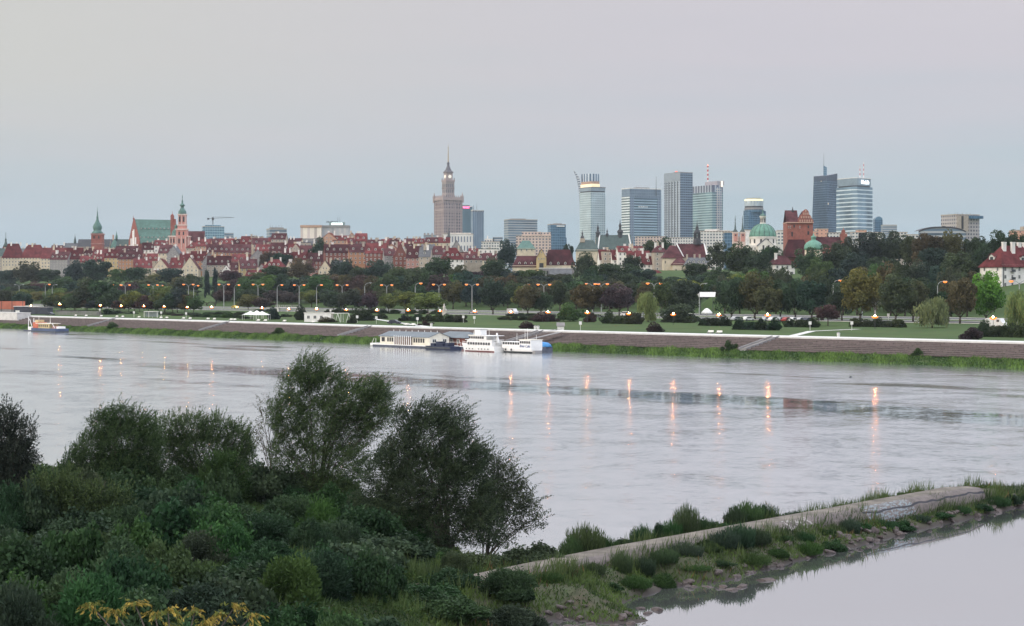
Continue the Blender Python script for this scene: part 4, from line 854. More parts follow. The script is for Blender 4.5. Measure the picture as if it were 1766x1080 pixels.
# long dark green roofed monastery with four turrets
T = Th('monastery', 'dark green roofed monastery church with four black onion turrets', 'church', 1045, 1420)
T.gwall('wall', WM['cream'], 1028, 1092, 406, 432, 0, 16); T.gableroof('roof', ROOF[COD], 1029, 1089, 405, 431, 0, 16)
T.box('low_wall', WM['cream'], 994, 1032, 431, None, -3, 12); T.gableroof('low_roof', ROOF[COD], 993, 1033, 414, 432, -3, 12, 'x', .4, 4)
for xx, xa in ((1031, -1), (1089.5, 1)):
    mb = MB(); mb.tube([(T.x(xx), -.5, T.z(432)), (T.x(xx-4*xa), 7.8, T.z(404.5))], .5, .5, 4); mb.tube([(T.x(xx), 16.5, T.z(432)), (T.x(xx-4*xa), 8, T.z(404.5))], .5, .5, 4); T.part('gable_coping', mb, WHITE)
TUR = [(3.6, 0), (3.6, -3), (4.8, -4), (3.4, -6.5), (1.8, -8), (1.5, -11), (2.3, -12.5), (1.6, -14.5), (.6, -17), (.2, -22)]
for px_, yb_, sc in ((1005, 412, .75), (1032, 406, 1.0), (1048, 407, .68), (1070.5, 405, 1.25)):
    T.lathe('turret', px_, [(w*sc, yb_+z*sc) for w, z in [(3.4, 4)]+TUR], ROOF[BLK], 8, 8, smooth=False)
T.box('turret_base', WM['beige'], 1001, 1009, 411, 418, 2, 8)
# white houses with crimson roofs
NR = [(1034,1060,430,447,474,330,'white',CRI,'e'),(1056,1084,431,447,474,332,'white',CRI,'e'),(1082,1102,432,449,474,332,'white',CRI,'e'),(1098,1122,432,450,476,330,'white',CRI,'e'),(1108,1146,440,455,478,322,'white',CRI,'h'),
      (1040,1064,424,434,470,345,'beige',RUS,'f'),(1066,1110,424,434,470,350,'white',CRI,'e'),(1128,1150,422,434,470,350,'beige',DRK,'h')]
for i, q in enumerate(sorted(NR, key=lambda r: r[0]+r[1])): house(*q, f"white rendered house, crimson tiled roof, {ordn(i)} from left behind dark trees beside cream church" if q[6] == 'white' else f"beige rendered house, {RN[q[7]]}, {ordn(i)} from left beside cream church", 'new town houses', yaw=6, chim=3, d=1250-6*i, depth=10)
house(1117,1146,466,474,490,300,'beige',CRI,'h','small low house with pinkish red hip roof in front of cream church',None,yaw=5,chim=0,dorm=False,d=1060,depth=8)
T = Th('cream_church', 'cream church with brown maroon roof and black open bell turret', 'church', 1180, 1150)
T.box('nave_wall', WM['cream'], 1172, 1217, 442, None, 4, 16); T.gableroof('nave_roof', ROOF[DRK], 1169, 1219, 420, 442, 4, 17); T.box('front_wall', WM['cream'], 1145, 1176, 442.5, None, 0, 14); T.gableroof('front_roof', ROOF[DRK], 1144, 1178, 423, 443, -.2, 14, 'x', .5, 4.5)
mb = MB(); mb.tube([(T.x(1180), 3.4, T.z(443)), (T.x(1169.5), 10.5, T.z(419.5))], .45, .45, 4); mb.tube([(T.x(1220), 3.4, T.z(440)), (T.x(1217.5), 10.5, T.z(419.5))], .45, .45, 4); T.part('gable_coping', mb, WHITE)
T.box('porch_wall', WM['cream'], 1159, 1182, 455, None, -6, 0); T.gableroof('porch_roof', ROOF[DRK], 1158, 1184, 445, 455.5, -6, 2, 'x', .4, 3)
T.wins([1147.5], 450, 1.2, 4.5, -.05, WIND); T.wins([1164.5], 465, 2.6, 8, -6.1, WIND); T.wins([1188, 1196, 1204, 1212], 446, 1.8, 5, 3.9, WIND)
T.lathe('turret_base', 1205, [(7.4, 421), (7, 414), (6.2, 411)], ROOF[BLK], 8, 10, smooth=False)
for i in range(8):
    a = math.pi*i/4+.4; mb = MB(); mb.box(-.35, .35, -.35, .35, T.z(412), T.z(401)); o = T.part('turret_column', mb, ROOF[BLK]); o.location = (T.x(1205)+5.1*T.k*math.cos(a), 10+5.1*T.k*math.sin(a), 0)
T.lathe('turret_cap', 1205, [(6, 402), (6.2, 400.5), (4.4, 397.5), (2.6, 394), (2.6, 392.5), (3, 392), (1.4, 389), (.6, 385), (.15, 378)], ROOF[BLK], 8, 10)
T = Th('parish_house', 'low grey roofed parish house right of the cream church', 'house', 1205, 1130)
T.box('wall', WM['beige'], 1183, 1224, 455, None, 0, 9); T.gableroof('roof', ROOF[SLA], 1182, 1225, 444, 456, 0, 9, 'x', .4, 2); T.wins([1190, 1200, 1210, 1219], 458, 2, 4)
for q in (1189, 1197, 1206, 1214): child('dormer', DORM[SLA], T.e, (T.x(q), 1, T.z(453.5)))
for q in (1186, 1199, 1208): child('chimney', CHIM['beige'], T.e, (T.x(q), 4.5, T.z(447)), (1, 1, 3))
T = Th('twin_spire_church', 'pink church front with two thin green-topped spires', 'church', 1274, 1700)
for px_ in (1268, 1280.5):
    T.box('tower', PKL, px_-4.6, px_+4.6, 402, None, -3, 3); T.box('tower_panel', PK, px_-3.2, px_+3.2, 403.5, 417, -3.3, -2.9); T.box('cornice', PKL, px_-5.3, px_+5.3, 400.5, 402.3, -3.6, 3.6)
    T.lathe('spire', px_, [(4.8, 400.5), (4.2, 398.5), (2, 396), (1.6, 394.5), (1, 388), (.5, 381), (.8, 380), (.2, 372)], ROOF[COD], 8)
    mb = MB(); mb.lathe([(1.5*T.k, -.1), (1.5*T.k, .1)], 0, 0, 10); o = T.part('oculus', mb, DARKW); o.location = (T.x(px_), -3.4, T.z(406)); o.rotation_euler = (R(90), 0, 0)
T.box('front', PKL, 1272, 1277, 408, None, -1, 3)
# green domed white church
T = Th('domed_church', 'white round church with large green copper dome and white lantern', 'church', 1315, 1250)
DW = mat('domed_white', (.70, .66, .60), .9, .1, .4)
T.lathe('dome', 1315.5, [(23.4, 409), (23.2, 406), (21.6, 400), (18.5, 394.5), (14, 389.8), (9, 387), (5.5, 386)], mat('bright_copper', (.12, .265, .20), .65, .2, .4), 32); 
for i in range(16):
    a = 2*math.pi*i/16; mb = MB(); mb.tube([(r*T.k*math.cos(a), r*T.k*math.sin(a), T.z(z)) for r, z in ((23.5, 408.6), (21.8, 400), (18.7, 394.5), (14.2, 389.8), (9.2, 386.9))], .16, .12, 4); o = T.part('dome_rib', mb, ROOF[COD]); o.location = (T.x(1315.5), 0, 0)
T.lathe('drum', 1315.5, [(23, 424), (23, 411), (24.6, 410.5), (24.6, 408.6)], DW, 24, smooth=False); T.lathe('lantern', 1315.5, [(6, 386.5), (5, 385.5), (5, 374.5), (6, 374), (6, 373)], DW, 10); T.lathe('lantern_cap', 1315.5, [(5.6, 373), (4, 370.5), (1.5, 369), (.8, 366), (1.2, 365), (.2, 361)], ROOF[COP], 10)
for i in range(8):
    a = -math.pi/2+(i-3.5)*math.pi/6
    child('window', WIND, T.e, (T.x(1315.5)+22.9*T.k*math.cos(a), 22.9*T.k*math.sin(a), T.z(420)), (3.2*T.k, 1, 7*T.k), (0, 0, a+math.pi/2))
for i in range(4):
    a = -math.pi/2+(i-1.5)*math.pi/4; child('window', WIND, T.e, (T.x(1315.5)+4.95*T.k*math.cos(a), 4.95*T.k*math.sin(a), T.z(384)), (2*T.k, 1, 7*T.k), (0, 0, a+math.pi/2))
T.box('front_wing', DW, 1288, 1346, 424, None, -12, 4); T.gwall('portico', DW, 1302, 1329, 413, 424, -16, -11, 'y'); T.gableroof('portico_roof', ROOF[SLA], 1302, 1329, 412.5, 424, -16, -4, 'y'); T.wins([1311, 1320], 424, 3, 7, -16.1, WIND); T.wins([1293, 1298, 1334, 1340], 427, 2, 5, -12.1)
# brick church with stepped gable tower
T = Th('brick_church', 'massive red brick church tower with ornate stepped gable', 'church', 1380, 1100)
RB = mat('orange_brick', (.27, .10, .078), .9, .2, .5); 
T.box('tower_shaft', RB, 1357, 1402, 384, None, 0, 15)
zt, zp = T.z(384), T.z(361)
T.gableroof('tower_roof', ROOF[DRK], 1357.5, 1377, 362, 384, .5, 14.5, 'x', .3)
mb = MB(); P = [(1376, 384), (1402.5, 384), (1402.5, 379.5), (1400, 377.5), (1398.5, 373), (1395.5, 370), (1394, 364.5), (1391, 361.2), (1388, 361.2), (1385, 364), (1383.5, 369), (1380, 371.5), (1378.5, 375.5), (1376, 378)]
Q = [(T.x(a), T.z(b)) for a, b in P]; mb.poly([(x, -.6, z) for x, z in Q]); mb.poly([(x, .6, z) for x, z in reversed(Q)])
for i in range(len(Q)): (a, b), (c, e_) = Q[i], Q[(i+1) % len(Q)]; mb.poly([(a, -.6, b), (a, .6, b), (c, .6, e_), (c, -.6, e_)])
T.part('gable', mb, RB); mb = MB(); mb.gable(T.x(1377), T.x(1402), .6, 15, zt, T.z(363), 'y', .2, .3); T.part('gable_roof', mb, ROOF[DRK])
LT = mat('pale_brick_niche', (.48, .30, .24), .9, .1, 1)
for (yy, xs) in ((380.5, (1379.5, 1383.5, 1387.5, 1391.5, 1395.5, 1399.5)), (374.5, (1382, 1386, 1390, 1394, 1397.2)), (368.5, (1386, 1389.5, 1393)), (363.5, (1389.3,))):
    for q in xs: T.box('niche', LT, q-1.1, q+1.1, yy-1.6, yy+2.2, -.95, -.5)
T.box('string_course', LT, 1356.5, 1403, 383.2, 385, -1., 15.2)
T.wins([1369.5], 388, 2.4, 4.5, -.1, WIND); T.wins([1394], 389, 2.4, 5, -.1, WIND); T.wins([1366], 400, 2.4, 8, -.1, WIND); T.wins([1394], 399, 3, 6, -.1, WIND); T.wins([1360, 1363], 390, 1.3, 4, -.1, WIN); T.wins([1379.5], 390, 1.5, 4, -.1, WIN)
T.lathe('corner_finial', 1370, [(2.2, 366), (2.4, 363), (1, 360.5), (.3, 356)], ROOF[BLK], 8, 7)
T.gwall('nave_wall', RB, 1401, 1461, 409, 428, 3, 17); T.gableroof('nave_roof', ROOF[DRK], 1401, 1461, 408, 430, 3, 17)
T.box('east_turret', RB, 1454, 1464, 403, 424, 6, 12); T.box('east_turret', RB, 1456.5, 1461.5, 396.5, 403, 7, 11); T.lathe('east_cap', 1459, [(2.6, 397), (1, 395), (.2, 391)], RB, 6, 9)
T.box('aisle_wall', WM['brick'], 1350, 1392, 440, None, -8, 2); T.gableroof('aisle_roof', ROOF[DRK], 1349, 1394, 413.5, 442, -10, 3, 'x', .4, 3)
T = Th('small_domed_chapel', 'little chapel with pale green copper dome below brick tower', 'chapel', 1403, 1060)
T.lathe('dome', 1403, [(16, 431), (16.5, 428), (15.5, 423), (12, 418.5), (7, 415.5), (4, 414.5), (3.6, 411), (5, 410), (4.2, 408), (1.5, 406.5), (.3, 402)], MATS['bright_copper'], 20); T.lathe('wall', 1403, [(15, 450), (15, 430)], WM['cream'], 20)
house(1335,1372,441,455,482,330,'white',DRK,'h','white square house with dark red pyramid roof amid dark trees',None,yaw=14,chim=1,dorm=False,d=960,depth=10,rows=2,cols=4)
house(1536,1562,428,438,456,340,'beige',RUS,'g','small house with rusty red roof peeking from trees',None,yaw=35,chim=1,dorm=False,d=1000)
house(1563,1588,431,438,456,345,'beige',CRI,'e','low crimson roofed house beside pale treetops on the slope',None,yaw=-20,chim=2,dorm=True,d=1010)
house(1664,1692,422,434,456,350,'beige',CRI,'g','gabled house with crimson roof wedged between dark trees',None,yaw=-30,chim=2,dorm=False,d=980)
house(1706,1728,424,432,456,360,'beige',RUS,'f','flat beige house behind the big white house',None,yaw=0,chim=1,dorm=False,d=960)
# big white house on the right
T = Th('white_house', 'large white house with crimson hip roof and dormer at right edge', 'house', 1745, 800, yaw=28)
w, dp = 23., 13.; ze = T.z(457); zr = T.z(424)
mb = MB(); mb.box(-w/2, w/2, -dp/2, dp/2, 0, ze); T.part('wall', mb, WM['white']); mb = MB(); mb.gable(-w/2, w/2, -dp/2, dp/2, ze, zr, 'x', .7, .3, 6); T.part('roof', mb, ROOF[CRI])
mb = MB(); mb.box(-w/2-.1, w/2+.1, -dp/2-.1, dp/2+.1, ze-.5, ze-.1); T.part('cornice', mb, WFR)
for r in range(4):
    for i in range(6):
        x = -w/2+w*(i+.5)/6; child('window', WIN, T.e, (x, -dp/2-.02, ze-2.7-3.2*r), (1.3, 1, 1.7))
        if i in (1, 4):
            mb = MB(); mb.box(x-1, x+1, -dp/2-1, -dp/2-.05, ze-3-3.2*r, ze-2.85-3.2*r); mb.box(x-1, x+1, -dp/2-1, -dp/2-.93, ze-2.85-3.2*r, ze-2-3.2*r); T.part('balcony', mb, IRON)
    for i in (0, 2): child('window', WIN, T.e, (-w/2-.02, dp/2-dp*(i+.7)/3.3, ze-2.7-3.2*r), (1.2, 1, 1.6), (0, 0, R(-90)))
mb = MB(); mb.box(-w/2+.8, -w/2+1.2, -dp/2-.12, -dp/2-.02, 0, ze); T.part('drainpipe', mb, IRON)
child('dormer', DORM[CRI], T.e, (-w/2+1.6, 1.2, ze+1.2), (2.6, 2.2, 2.2), (0, 0, R(-90))); child('dormer', DORM[CRI], T.e, (1.5, -dp/2+1.6, ze+1.2), (2, 2, 1.8))
for q in ((-5.6, -1.4), (-1.5, -2.2), (4, 0), (8, 1)): child('chimney', CHIM['white'], T.e, (*q, zr-4), (1.7, 1.1, 5.5))
house(1762,1800,440,452,500,330,'white',CRI,'e','white wing with crimson roof cut by the right frame edge',None,yaw=-5,chim=2,d=830)
house(1738,1790,424,432,470,345,'white',CRI,'e','white house set back behind the big white corner house',None,yaw=0,chim=3,d=880)
#%%SECTION4
# ------------------------------------------------------------------ trees on the far bank
def trees_at(rowname, s, items, group, kind='round', gap=1.5, js=8):
    items = sorted(items); rd = random.Random(len(items)+int(s))
    for i, it in enumerate(items):
        px, top, w, c = it[:4]; kd = it[4] if len(it) > 4 else kind; ss = (it[5] if len(it) > 5 else s)+rd.uniform(-js, js)
        d = dist_at(px, ss); lk = {'round': 'rounded', 'loose': 'loose-crowned', 'willow': 'drooping', 'poplar': 'tall columnar'}[kd]
        tree(px, d, CH+(HY-top)*d/F, w/2*d/F, gap, c, kd, f"{lk} {LOOKS[c]} tree, {ordn(i)} from left {rowname}", group)
SLOPE = [(-14,470,50,DK),(15,462,50,BL),(48,452,52,DK2),(84,462,44,DK),(130,450,44,BL),(166,445,58,BL),(206,462,42,GR),(236,459,48,DK),(266,472,40,OL),(294,461,54,BL),(330,473,44,DK2),(397,463,46,PU),(424,475,44,PU),(446,470,40,GR),
 (478,456,50,DK),(520,446,46,BR),(552,470,44,DK),(592,448,52,BL),(622,457,44,DK2),(652,449,56,BL),(690,461,52,GR),(725,459,56,DK2),(757,444,62,DK),(792,458,44,DK2),(826,467,48,PU),(852,446,56,DK),(884,468,48,BL),(915,462,54,GR),(966,470,54,DK2),
 (1008,436,46,DK2),(1048,452,62,DK),(1082,456,44,DK),(1110,462,50,BL),(1160,480,34,DK),(1200,449,46,DK),(1226,468,44,DK2)]
trees_at('in the tree row below the old houses', 345, SLOPE, 'trees on the slope below the houses')
trees_at('rising among rooftops', 440, [(550,411,36,BL,'round',445),(487,434,44,BL,'round',425),(462,429,34,PU,'round',425),(873,414,36,BL,'round',440),(1092,440,40,DK,'round',380),(1126,408,44,DK,'round',535),(1150,411,44,DK,'round',538),(980,418,20,DK,'round',440),(1570,404,30,DK,'round',425)], 'trees among the rooftops')
trees_at('filling the green slope beside cream church', 315, [(1018,466,40,DK),(1042,474,40,BL),(1068,470,44,DK2),(1092,474,40,DK),(1126,482,36,DK2),(1132,476,30,BL),(1150,490,34,GR),(1172,488,34,DK),(1192,476,36,BL),(1218,470,40,DK2),(1242,462,44,DK),(1268,470,44,GR),(1296,462,44,DK2),(1320,466,40,BL),(980,476,40,DK),(950,482,40,DK2)], 'trees filling the slope')
RHILL = [(1240,416,50,DK2,'loose',370),(1274,421,62,DK,'round',360),(1306,432,50,DK,'round',350),(1329,419,42,DK,'round',395),(1350,462,30,DK,'round',300),(1393,428,54,DK2,'round',335),(1438,420,60,DK,'round',365),(1466,410,50,DK,'round',390),(1503,402,62,BL,'round',395),(1536,400,62,DK,'round',400),
 (1575,405,44,DK2,'round',395),(1602,398,62,BR,'round',385),(1640,400,60,BR,'round',385),(1682,401,46,DK,'round',395),(1724,399,50,DK,'round',400),(1756,400,52,DK,'round',400),(1610,424,60,BL,'round',345),(1655,436,74,DK2,'round',330),(1694,420,42,DK,'round',340),(1520,440,60,DK2,'round',330),(1560,452,60,DK2,'round',320),(1475,436,62,BL,'round',330),(1420,448,56,GR,'round',310)]
trees_at('along the wooded hill on the right', 360, RHILL, 'trees on the wooded hill')
MID = []
rd = random.Random(3)
prof = [(0,488),(120,482),(200,486),(330,492),(420,486),(520,476),(620,476),(700,470),(800,474),(880,478),(960,486),(1050,480),(1130,490),(1210,478),(1300,470),(1380,472),(1450,462),(1560,456),(1640,464),(1700,474),(1766,480)]
px = -20
while px < 1790:
    tp = float(np.interp(px, [p[0] for p in prof], [p[1] for p in prof]))+rd.uniform(-6, 7)
    if not (340 < px < 386 or 1205 < px < 1225 or px > 1722): MID.append((px, tp, rd.uniform(44, 64), rd.choice((DK, DK2, BL, GR, DK2, PU if px < 1100 else OL, BR))))
    px += rd.uniform(19, 27)
trees_at('in the park tree belt behind the road', 262, MID, 'park tree belt behind the road', js=14)
FIL = [(px+rd.uniform(-8, 8), rd.uniform(478, 492) if px < 590 else rd.uniform(470, 484) if px < 1100 else rd.uniform(470, 484), rd.uniform(40, 58), rd.choice((DK, DK2, BL, DK, BR))) for px in range(-10, 1240, 26) if not 345 < px < 380]
trees_at('in the middle belt below the slope', 300, FIL, 'middle belt of trees below the slope', js=12)
FRT = []
px = -10
while px < 1720:
    if True:
        tp = (498 if px < 690 else 492 if px < 1120 else 484)+rd.uniform(-8, 8)
        if not (345 < px < 384 or 1195 < px < 1236 or 1680 < px): FRT.append((px, tp, rd.uniform(34, 54), rd.choice((DK, DK2, BL, PU if px < 700 else DK, BR, OL))))
    px += rd.uniform(24, 34)
trees_at('in the low tree line beside the road', 228, FRT, 'low tree line beside the road', js=4, gap=2.2)
LOW = [(px, tp+rd.uniform(-4, 4), w, rd.choice((DK, DK2, PU, GR, BL, OL))) for px, tp, w in ((8,500,50),(40,504,40),(106,500,46),(128,505,40),(150,484,56),(172,476,60),(196,494,40),(232,500,50),(256,506,40),(284,496,54),(306,500,50),(334,508,36),(428,508,40),(452,512,44),(575,502,44),(608,500,50),(636,508,34))]
LOW = [q+('round', 120 if q[0] < 340 else 170) for q in LOW]; LOW += [(px+rd.uniform(-4, 4), rd.uniform(506, 518), rd.uniform(30, 44), rd.choice((DK, DK2, PU, BL, BR)), 'round', 116) for px in range(92, 336, 19)]
trees_at('in the small trees before the road', 120, LOW, 'small trees before the road at left', js=4, gap=.3)
tree(357, dist_at(357, 236), CH+42*dist_at(357, 236)/F, 2.9, .6, BL, 'poplar', 'left of two tall columnar poplars by the road', 'twin poplars', 'poplar_tree')
tree(371, dist_at(371, 234), CH+45*dist_at(371, 234)/F, 3.1, .6, BL, 'poplar', 'right of two tall columnar poplars by the road', 'twin poplars', 'poplar_tree')
PARK = [(700,499,62,OL,'loose',150,'low wide olive tree beside the dark hedge'),(738,505,66,OL,'round',150,'broad mottled olive tree above the long dark hedge'),(670,506,36,OL,'round',150,'small olive tree left of the broad olive pair'),
 (850,481,58,DK,'round',160,'big dark round tree on bare trunks left of brownish tree'),(910,490,48,BR,'round',150,'brown-tinged round tree beside the big dark tree'),(933,498,40,DK2,'round',156,'dusky tree tucked right of the brown-tinged tree'),
 (983,517,52,GR,'bush',112,'dense rounded olive shrub tree standing on the lawn'),(1016,487,66,BR,'round',165,'wide brown-green tree with single dark trunk'),(1068,491,66,PU,'round',172,'broad purple-leaved tree right of the wide brown-green tree'),
 (1118,498,44,GY,'willow',120,'pale weeping willow at the lawn edge'),(1150,486,60,DK2,'loose',140,'tall dusky tree right of the weeping willow'),(1182,480,62,DK,'round',138,'tall dark tree left of the white canopy'),(1172,505,70,DK,'bush',125,'low spreading dark tree below the tall dark pair'),
 (1262,474,62,DK2,'round',150,'broad dusky tree right of the white canopy'),(1302,470,66,BR,'round',155,'tall brownish tree with lamp glowing under it'),(1326,488,50,BR,'round',152,'smaller brownish tree right of the tall brownish one'),(1346,484,48,DK,'round',165,'dark slim-trunked tree over the parked cars'),(1372,482,52,DK,'round',160,'second dark tree over the parked cars'),
 (1400,480,54,BL,'round',158,'bluish dark tree left of the reddish small tree'),(1428,526,46,PU,'round',118,'small reddish purple tree on the lawn'),(1452,486,52,DK2,'round',160,'dusky tree behind the reddish small tree'),(1484,464,74,OL,'round',158,'large olive tree with forked dark trunk'),
 (1509,486,40,GY,'loose',162,'airy birch with white forked trunk'),(1545,473,66,DK2,'round',150,'wide dusky tree on two thin trunks'),(1575,480,50,BR,'round',160,'brownish tree behind the pale willow'),(1608,506,72,GY,'willow',118,'pale olive weeping willow with dark multiple trunk'),
 (1656,474,56,BR,'round',150,'brown-leaved tree between willow and bright green tree'),(1701,470,66,YG,'round',165,'bright fresh green round tree left of white house'),(1756,494,50,GY,'willow',112,'greyish weeping willow cut by the right edge'),(1636,496,46,DK,'round',166,'dark tree behind the pale willow')]
for (px, top, w, c, kd, s, lab) in PARK:
    d = dist_at(px, s); bark = TRB if 'birch' in lab else None
    tree(px, d, CH+(HY-top)*d/F, w/2*d/F, 1.7 if kd == 'round' else (3. if kd == 'loose' else .5), c, kd, lab, 'park trees on the lawn', 'birch_tree' if bark else ('willow_tree' if kd == 'willow' else 'tree'), trunks=bark)
def shrub(px, s, top, w, c, label, group, name='shrub', sy=None):
    d = dist_at(px, s); x = (px-CX)/F*d; g = gh(x, d); h = CH+(HY-top)*d/F-g; e = empty(name, (x, d, g-.1), 0, label, 'shrub', group)
    child('foliage', random.choice(CR['bush']), e, (0, 0, 0), (w/2*d/F, sy or w/2*d/F*.8, max(h, 1)/1.35), (0, 0, 0), [q*random.uniform(.85, 1.1) for q in c]); child('stems', TR[0], e, (0, 0, 0), (1.2, 1.2, .4)); return e
for i, (px, s, top, w, c, lab) in enumerate([(735, 42, 553, 28, PU, 'small dark purple bush by the promenade left of ships'), (910, 38, 556, 30, PU, 'dark purple bush beside two white bins'), (1130, 36, 558, 30, PU, 'round dark purple bush on the edge of lawn'), (1672, 36, 566, 44, PU, 'largest dark purple bush near right edge of promenade'),
  (340, 75, 540, 26, DK, 'dark bush left of the long hedge at left park'), (520, 60, 530, 24, DK, 'upright dark bush left of the white kiosk'), (472, 60, 533, 22, BL, 'round bush right of the white tents'), (565, 45, 548, 34, BR, 'low brownish bush in front of the white kiosk'), (625, 70, 534, 44, DK2, 'wide dusky bush right of the white kiosk'), (606, 42, 546, 20, DK2, 'small round bush right of the swing frame'),
  (188, 70, 532, 40, DK, 'dark low bush among bus shelters'), (305, 75, 540, 26, PU, 'brownish low bush beside the shelters'), (425, 60, 545, 24, DK, 'dark round bush before the white tents'), (940, 104, 541, 46, PU, 'dark low bush under the brown-tinged tree'), (1016, 108, 541, 26, PU, 'dark reddish bush beneath the wide brown-green tree')]):
    shrub(px, s, top, w, c, lab, 'bushes near the promenade')
for px, s_, tp, w, lab in ((1258, 5.5, 586, 30, 'low bush growing at the foot of embankment at right'), (478, 6, 566, 26, 'low bush growing at the foot of embankment at left'), (195, 6, 557, 22, 'small bush at embankment foot beside leftmost stairs'), (1580, 6.5, 601, 22, 'small weed bush against the bricks near right edge')): shrub(px, s_, tp, w, GR, lab, 'bushes on the embankment')
def hedge(px0, px1, s, top, c, label):
    n = max(2, int((px1-px0)/17)); d0 = dist_at((px0+px1)/2, s); x0 = ((px0+px1)/2-CX)/F*d0; e = empty('hedge', (x0, d0, gh(x0, d0)-.1), 0, label, 'hedge')
    for i in range(n):
        px = px0+(px1-px0)*(i+.5)/n; d = dist_at(px, s); x = (px-CX)/F*d; h = CH+(HY-top-random.uniform(-1.5, 1.5))*d/F-gh(x, d)
        child('foliage', random.choice(CR['bush']), e, (x-x0, d-d0, 0), (17*.75*d/F, 3, max(1, h)/1.35), (0, 0, random.uniform(0, 6)), [q*random.uniform(.85, 1.15) for q in c])
hedge(95, 150, 92, 541, DK2, 'dark hedge behind pale fence panels at far left'); hedge(178, 236, 88, 541, DK, 'dark hedge right of the pale fence panels'); hedge(270, 338, 84, 542, DK2, 'dark hedge right of the white shelters'); hedge(480, 530, 90, 541, DK, 'low dark hedge before the pale footbridge'); hedge(610, 668, 95, 541, DK2, 'low hedge right of the swing frame'); hedge(1206, 1258, 100, 546, DK, 'dark hedge under the white canopy'); hedge(1352, 1412, 104, 548, DK2, 'dark hedge under bluish dark tree'); hedge(1470, 1560, 116, 549, DK2, 'thin dark hedge along the road at right'); hedge(860, 930, 112, 543, DK2, 'dark hedge under the big dark tree'); hedge(440, 476, 146, 534, DK, 'dark roadside hedge behind white tents'); hedge(560, 690, 146, 533, DK2, 'long roadside hedge behind the white kiosk'); hedge(875, 960, 146, 540, DK, 'roadside hedge under brownish tree'); hedge(975, 1030, 146, 541, DK2, 'roadside hedge behind round lawn bush'); hedge(1140, 1200, 120, 545, DK2, 'dark hedge under tall dusky trees'); hedge(350, 422, 100, 537, DK2, 'long clipped dark hedge behind white tents at left'); hedge(690, 802, 78, 541, DK2, 'long dark rounded hedge left of the big dark tree'); hedge(1040, 1108, 100, 540, DK2, 'dark hedge under the broad purple-leaved tree'); hedge(1268, 1345, 72, 551, DK, 'low dark hedge below the parked cars'); hedge(1690, 1790, 58, 558, DK2, 'dark purple hedge near the white van'); hedge(330, 420, 66, 541, GR, 'nearer low green hedge beside path lamps at left'); hedge(700, 760, 150, 534, GR, 'short green hedge beside the white statue')
# ------------------------------------------------------------------ street lamps
LP = mat('lamp_post_grey', (.34, .35, .35), .6, .1, 1); 
E_HOT = emis('sodium_lamp', (1, .31, .09), 430); E_RING = emis('sodium_glow_glass', (1, .26, .04), 1.15); E_DIM = emis('sodium_lamp_dim', (1, .62, .32), 9); E_OFF = mat('lamp_unlit_glass', (.6, .62, .62), .3, .05)  # the ring emitter imitates the orange glare around a bulb, not lamp glass
def sph(r, z0=0., x=0.): mb = MB(); mb.lathe([(.02, z0-r), (r*.7, z0-r*.7), (r, z0), (r*.7, z0+r*.7), (.02, z0+r)], x, 0, 8); return mb
def tall_lamp(double, b1, b2):
    e = empty('street_lamp', (0, 0, 0), 0, None, 'street lamp'); mb = MB(); mb.tube([(0, 0, -.3), (0, 0, 6), (0, 0, 10.6)], .20, .13, 8); mb.build('pole', LP, e)
    for sx, b in ((1, b1), (-1, b2))[:2 if double else 1]:
        mb = MB(); mb.tube([(0, 0, 10.5), (sx*.25, 0, 11.3), (sx*.9, 0, 11.9), (sx*2.2, 0, 12.1)], .11, .08, 6); mb.build('arm', LP, e)
        mb = MB(); mb.prism([(sx*2.4-.6, -.28), (sx*2.4+.6, -.28), (sx*2.4+.6, .28), (sx*2.4-.6, .28)], 12.02, 12.25); hd = mb.build('lamp_head', LP, e)
        g = (.12 if b is E_HOT else .2); o = sph(g, 11.95, sx*2.4).build('bulb', b, hd, True)
        if b in (E_HOT, E_DIM): mb = MB(); mb.lathe([(.2, 11.5), (.55, 11.7), (.7, 11.95), (.5, 12.04)], sx*2.4, 0, 10); mb.build('glow_halo', E_RING, hd)  # added glowing ring that stands in for the glare halo round the bulb
    return e
P_D = tall_lamp(True, E_DIM, E_HOT); P_R = tall_lamp(False, E_HOT, None); P_U = tall_lamp(True, E_OFF, E_OFF); P_UR = tall_lamp(False, E_OFF, None)
used = set()
TALL = [(33, 'U', 491), (78, 'R', 490), (90, 'UR', 491), (202, 'D', 491), (216, 'D', 491), (264, 'D', 491), (272, 'R', 492), (325, 'D', 490), (334, 'R', 492), (386, 'D', 490), (404, 'R', 491), (445, 'D', 490), (478, 'R', 491), (516, 'D', 491), (546, 'R', 491),
        (590, 'D', 491), (629, 'UR', 488), (667, 'D', 491), (716, 'R', 488), (757, 'D', 490), (814, 'D', 490), (902, 'R', 490), (938, 'D', 490), (1022, 'D', 489), (1037, 'D', 489), (1128, 'D', 488), (1206, 'UR', 489), (1437, 'R', 483), (1487, 'UR', 489), (1617, 'R', 485), (1758, 'D', 484)]
for i, (px, kd, y) in enumerate(TALL):
    src = {'D': P_D, 'R': P_R, 'U': P_U, 'UR': P_UR}[kd]; s = 188 if px not in (629, 716) else 175; d = dist_at(px, s); x = (px-CX)/F*d; g = gh(x, d); h = CH+(HY-y)*d/F-g; sc = max(.7, min(1.4, h/12.1))
    near = 'over the park road' if px < 1300 else 'near the wooded hill'
    lab = f"tall {'double-armed' if kd in ('D', 'U') else 'single-armed'} street lamp, {'lit orange' if kd in ('D', 'R') else 'unlit'}, {ordn(i)} lamp from left {near}"
    if src not in used and not used.add(src): e = src; e.location = (x, d, g); e['group'] = 'tall street lamps'; tag(e, lab); e.scale = (sc, sc, sc)
    else: copy_thing(src, (x, d, g), R(random.uniform(-6, 6)), lab, 'tall street lamps', (sc, sc, sc))
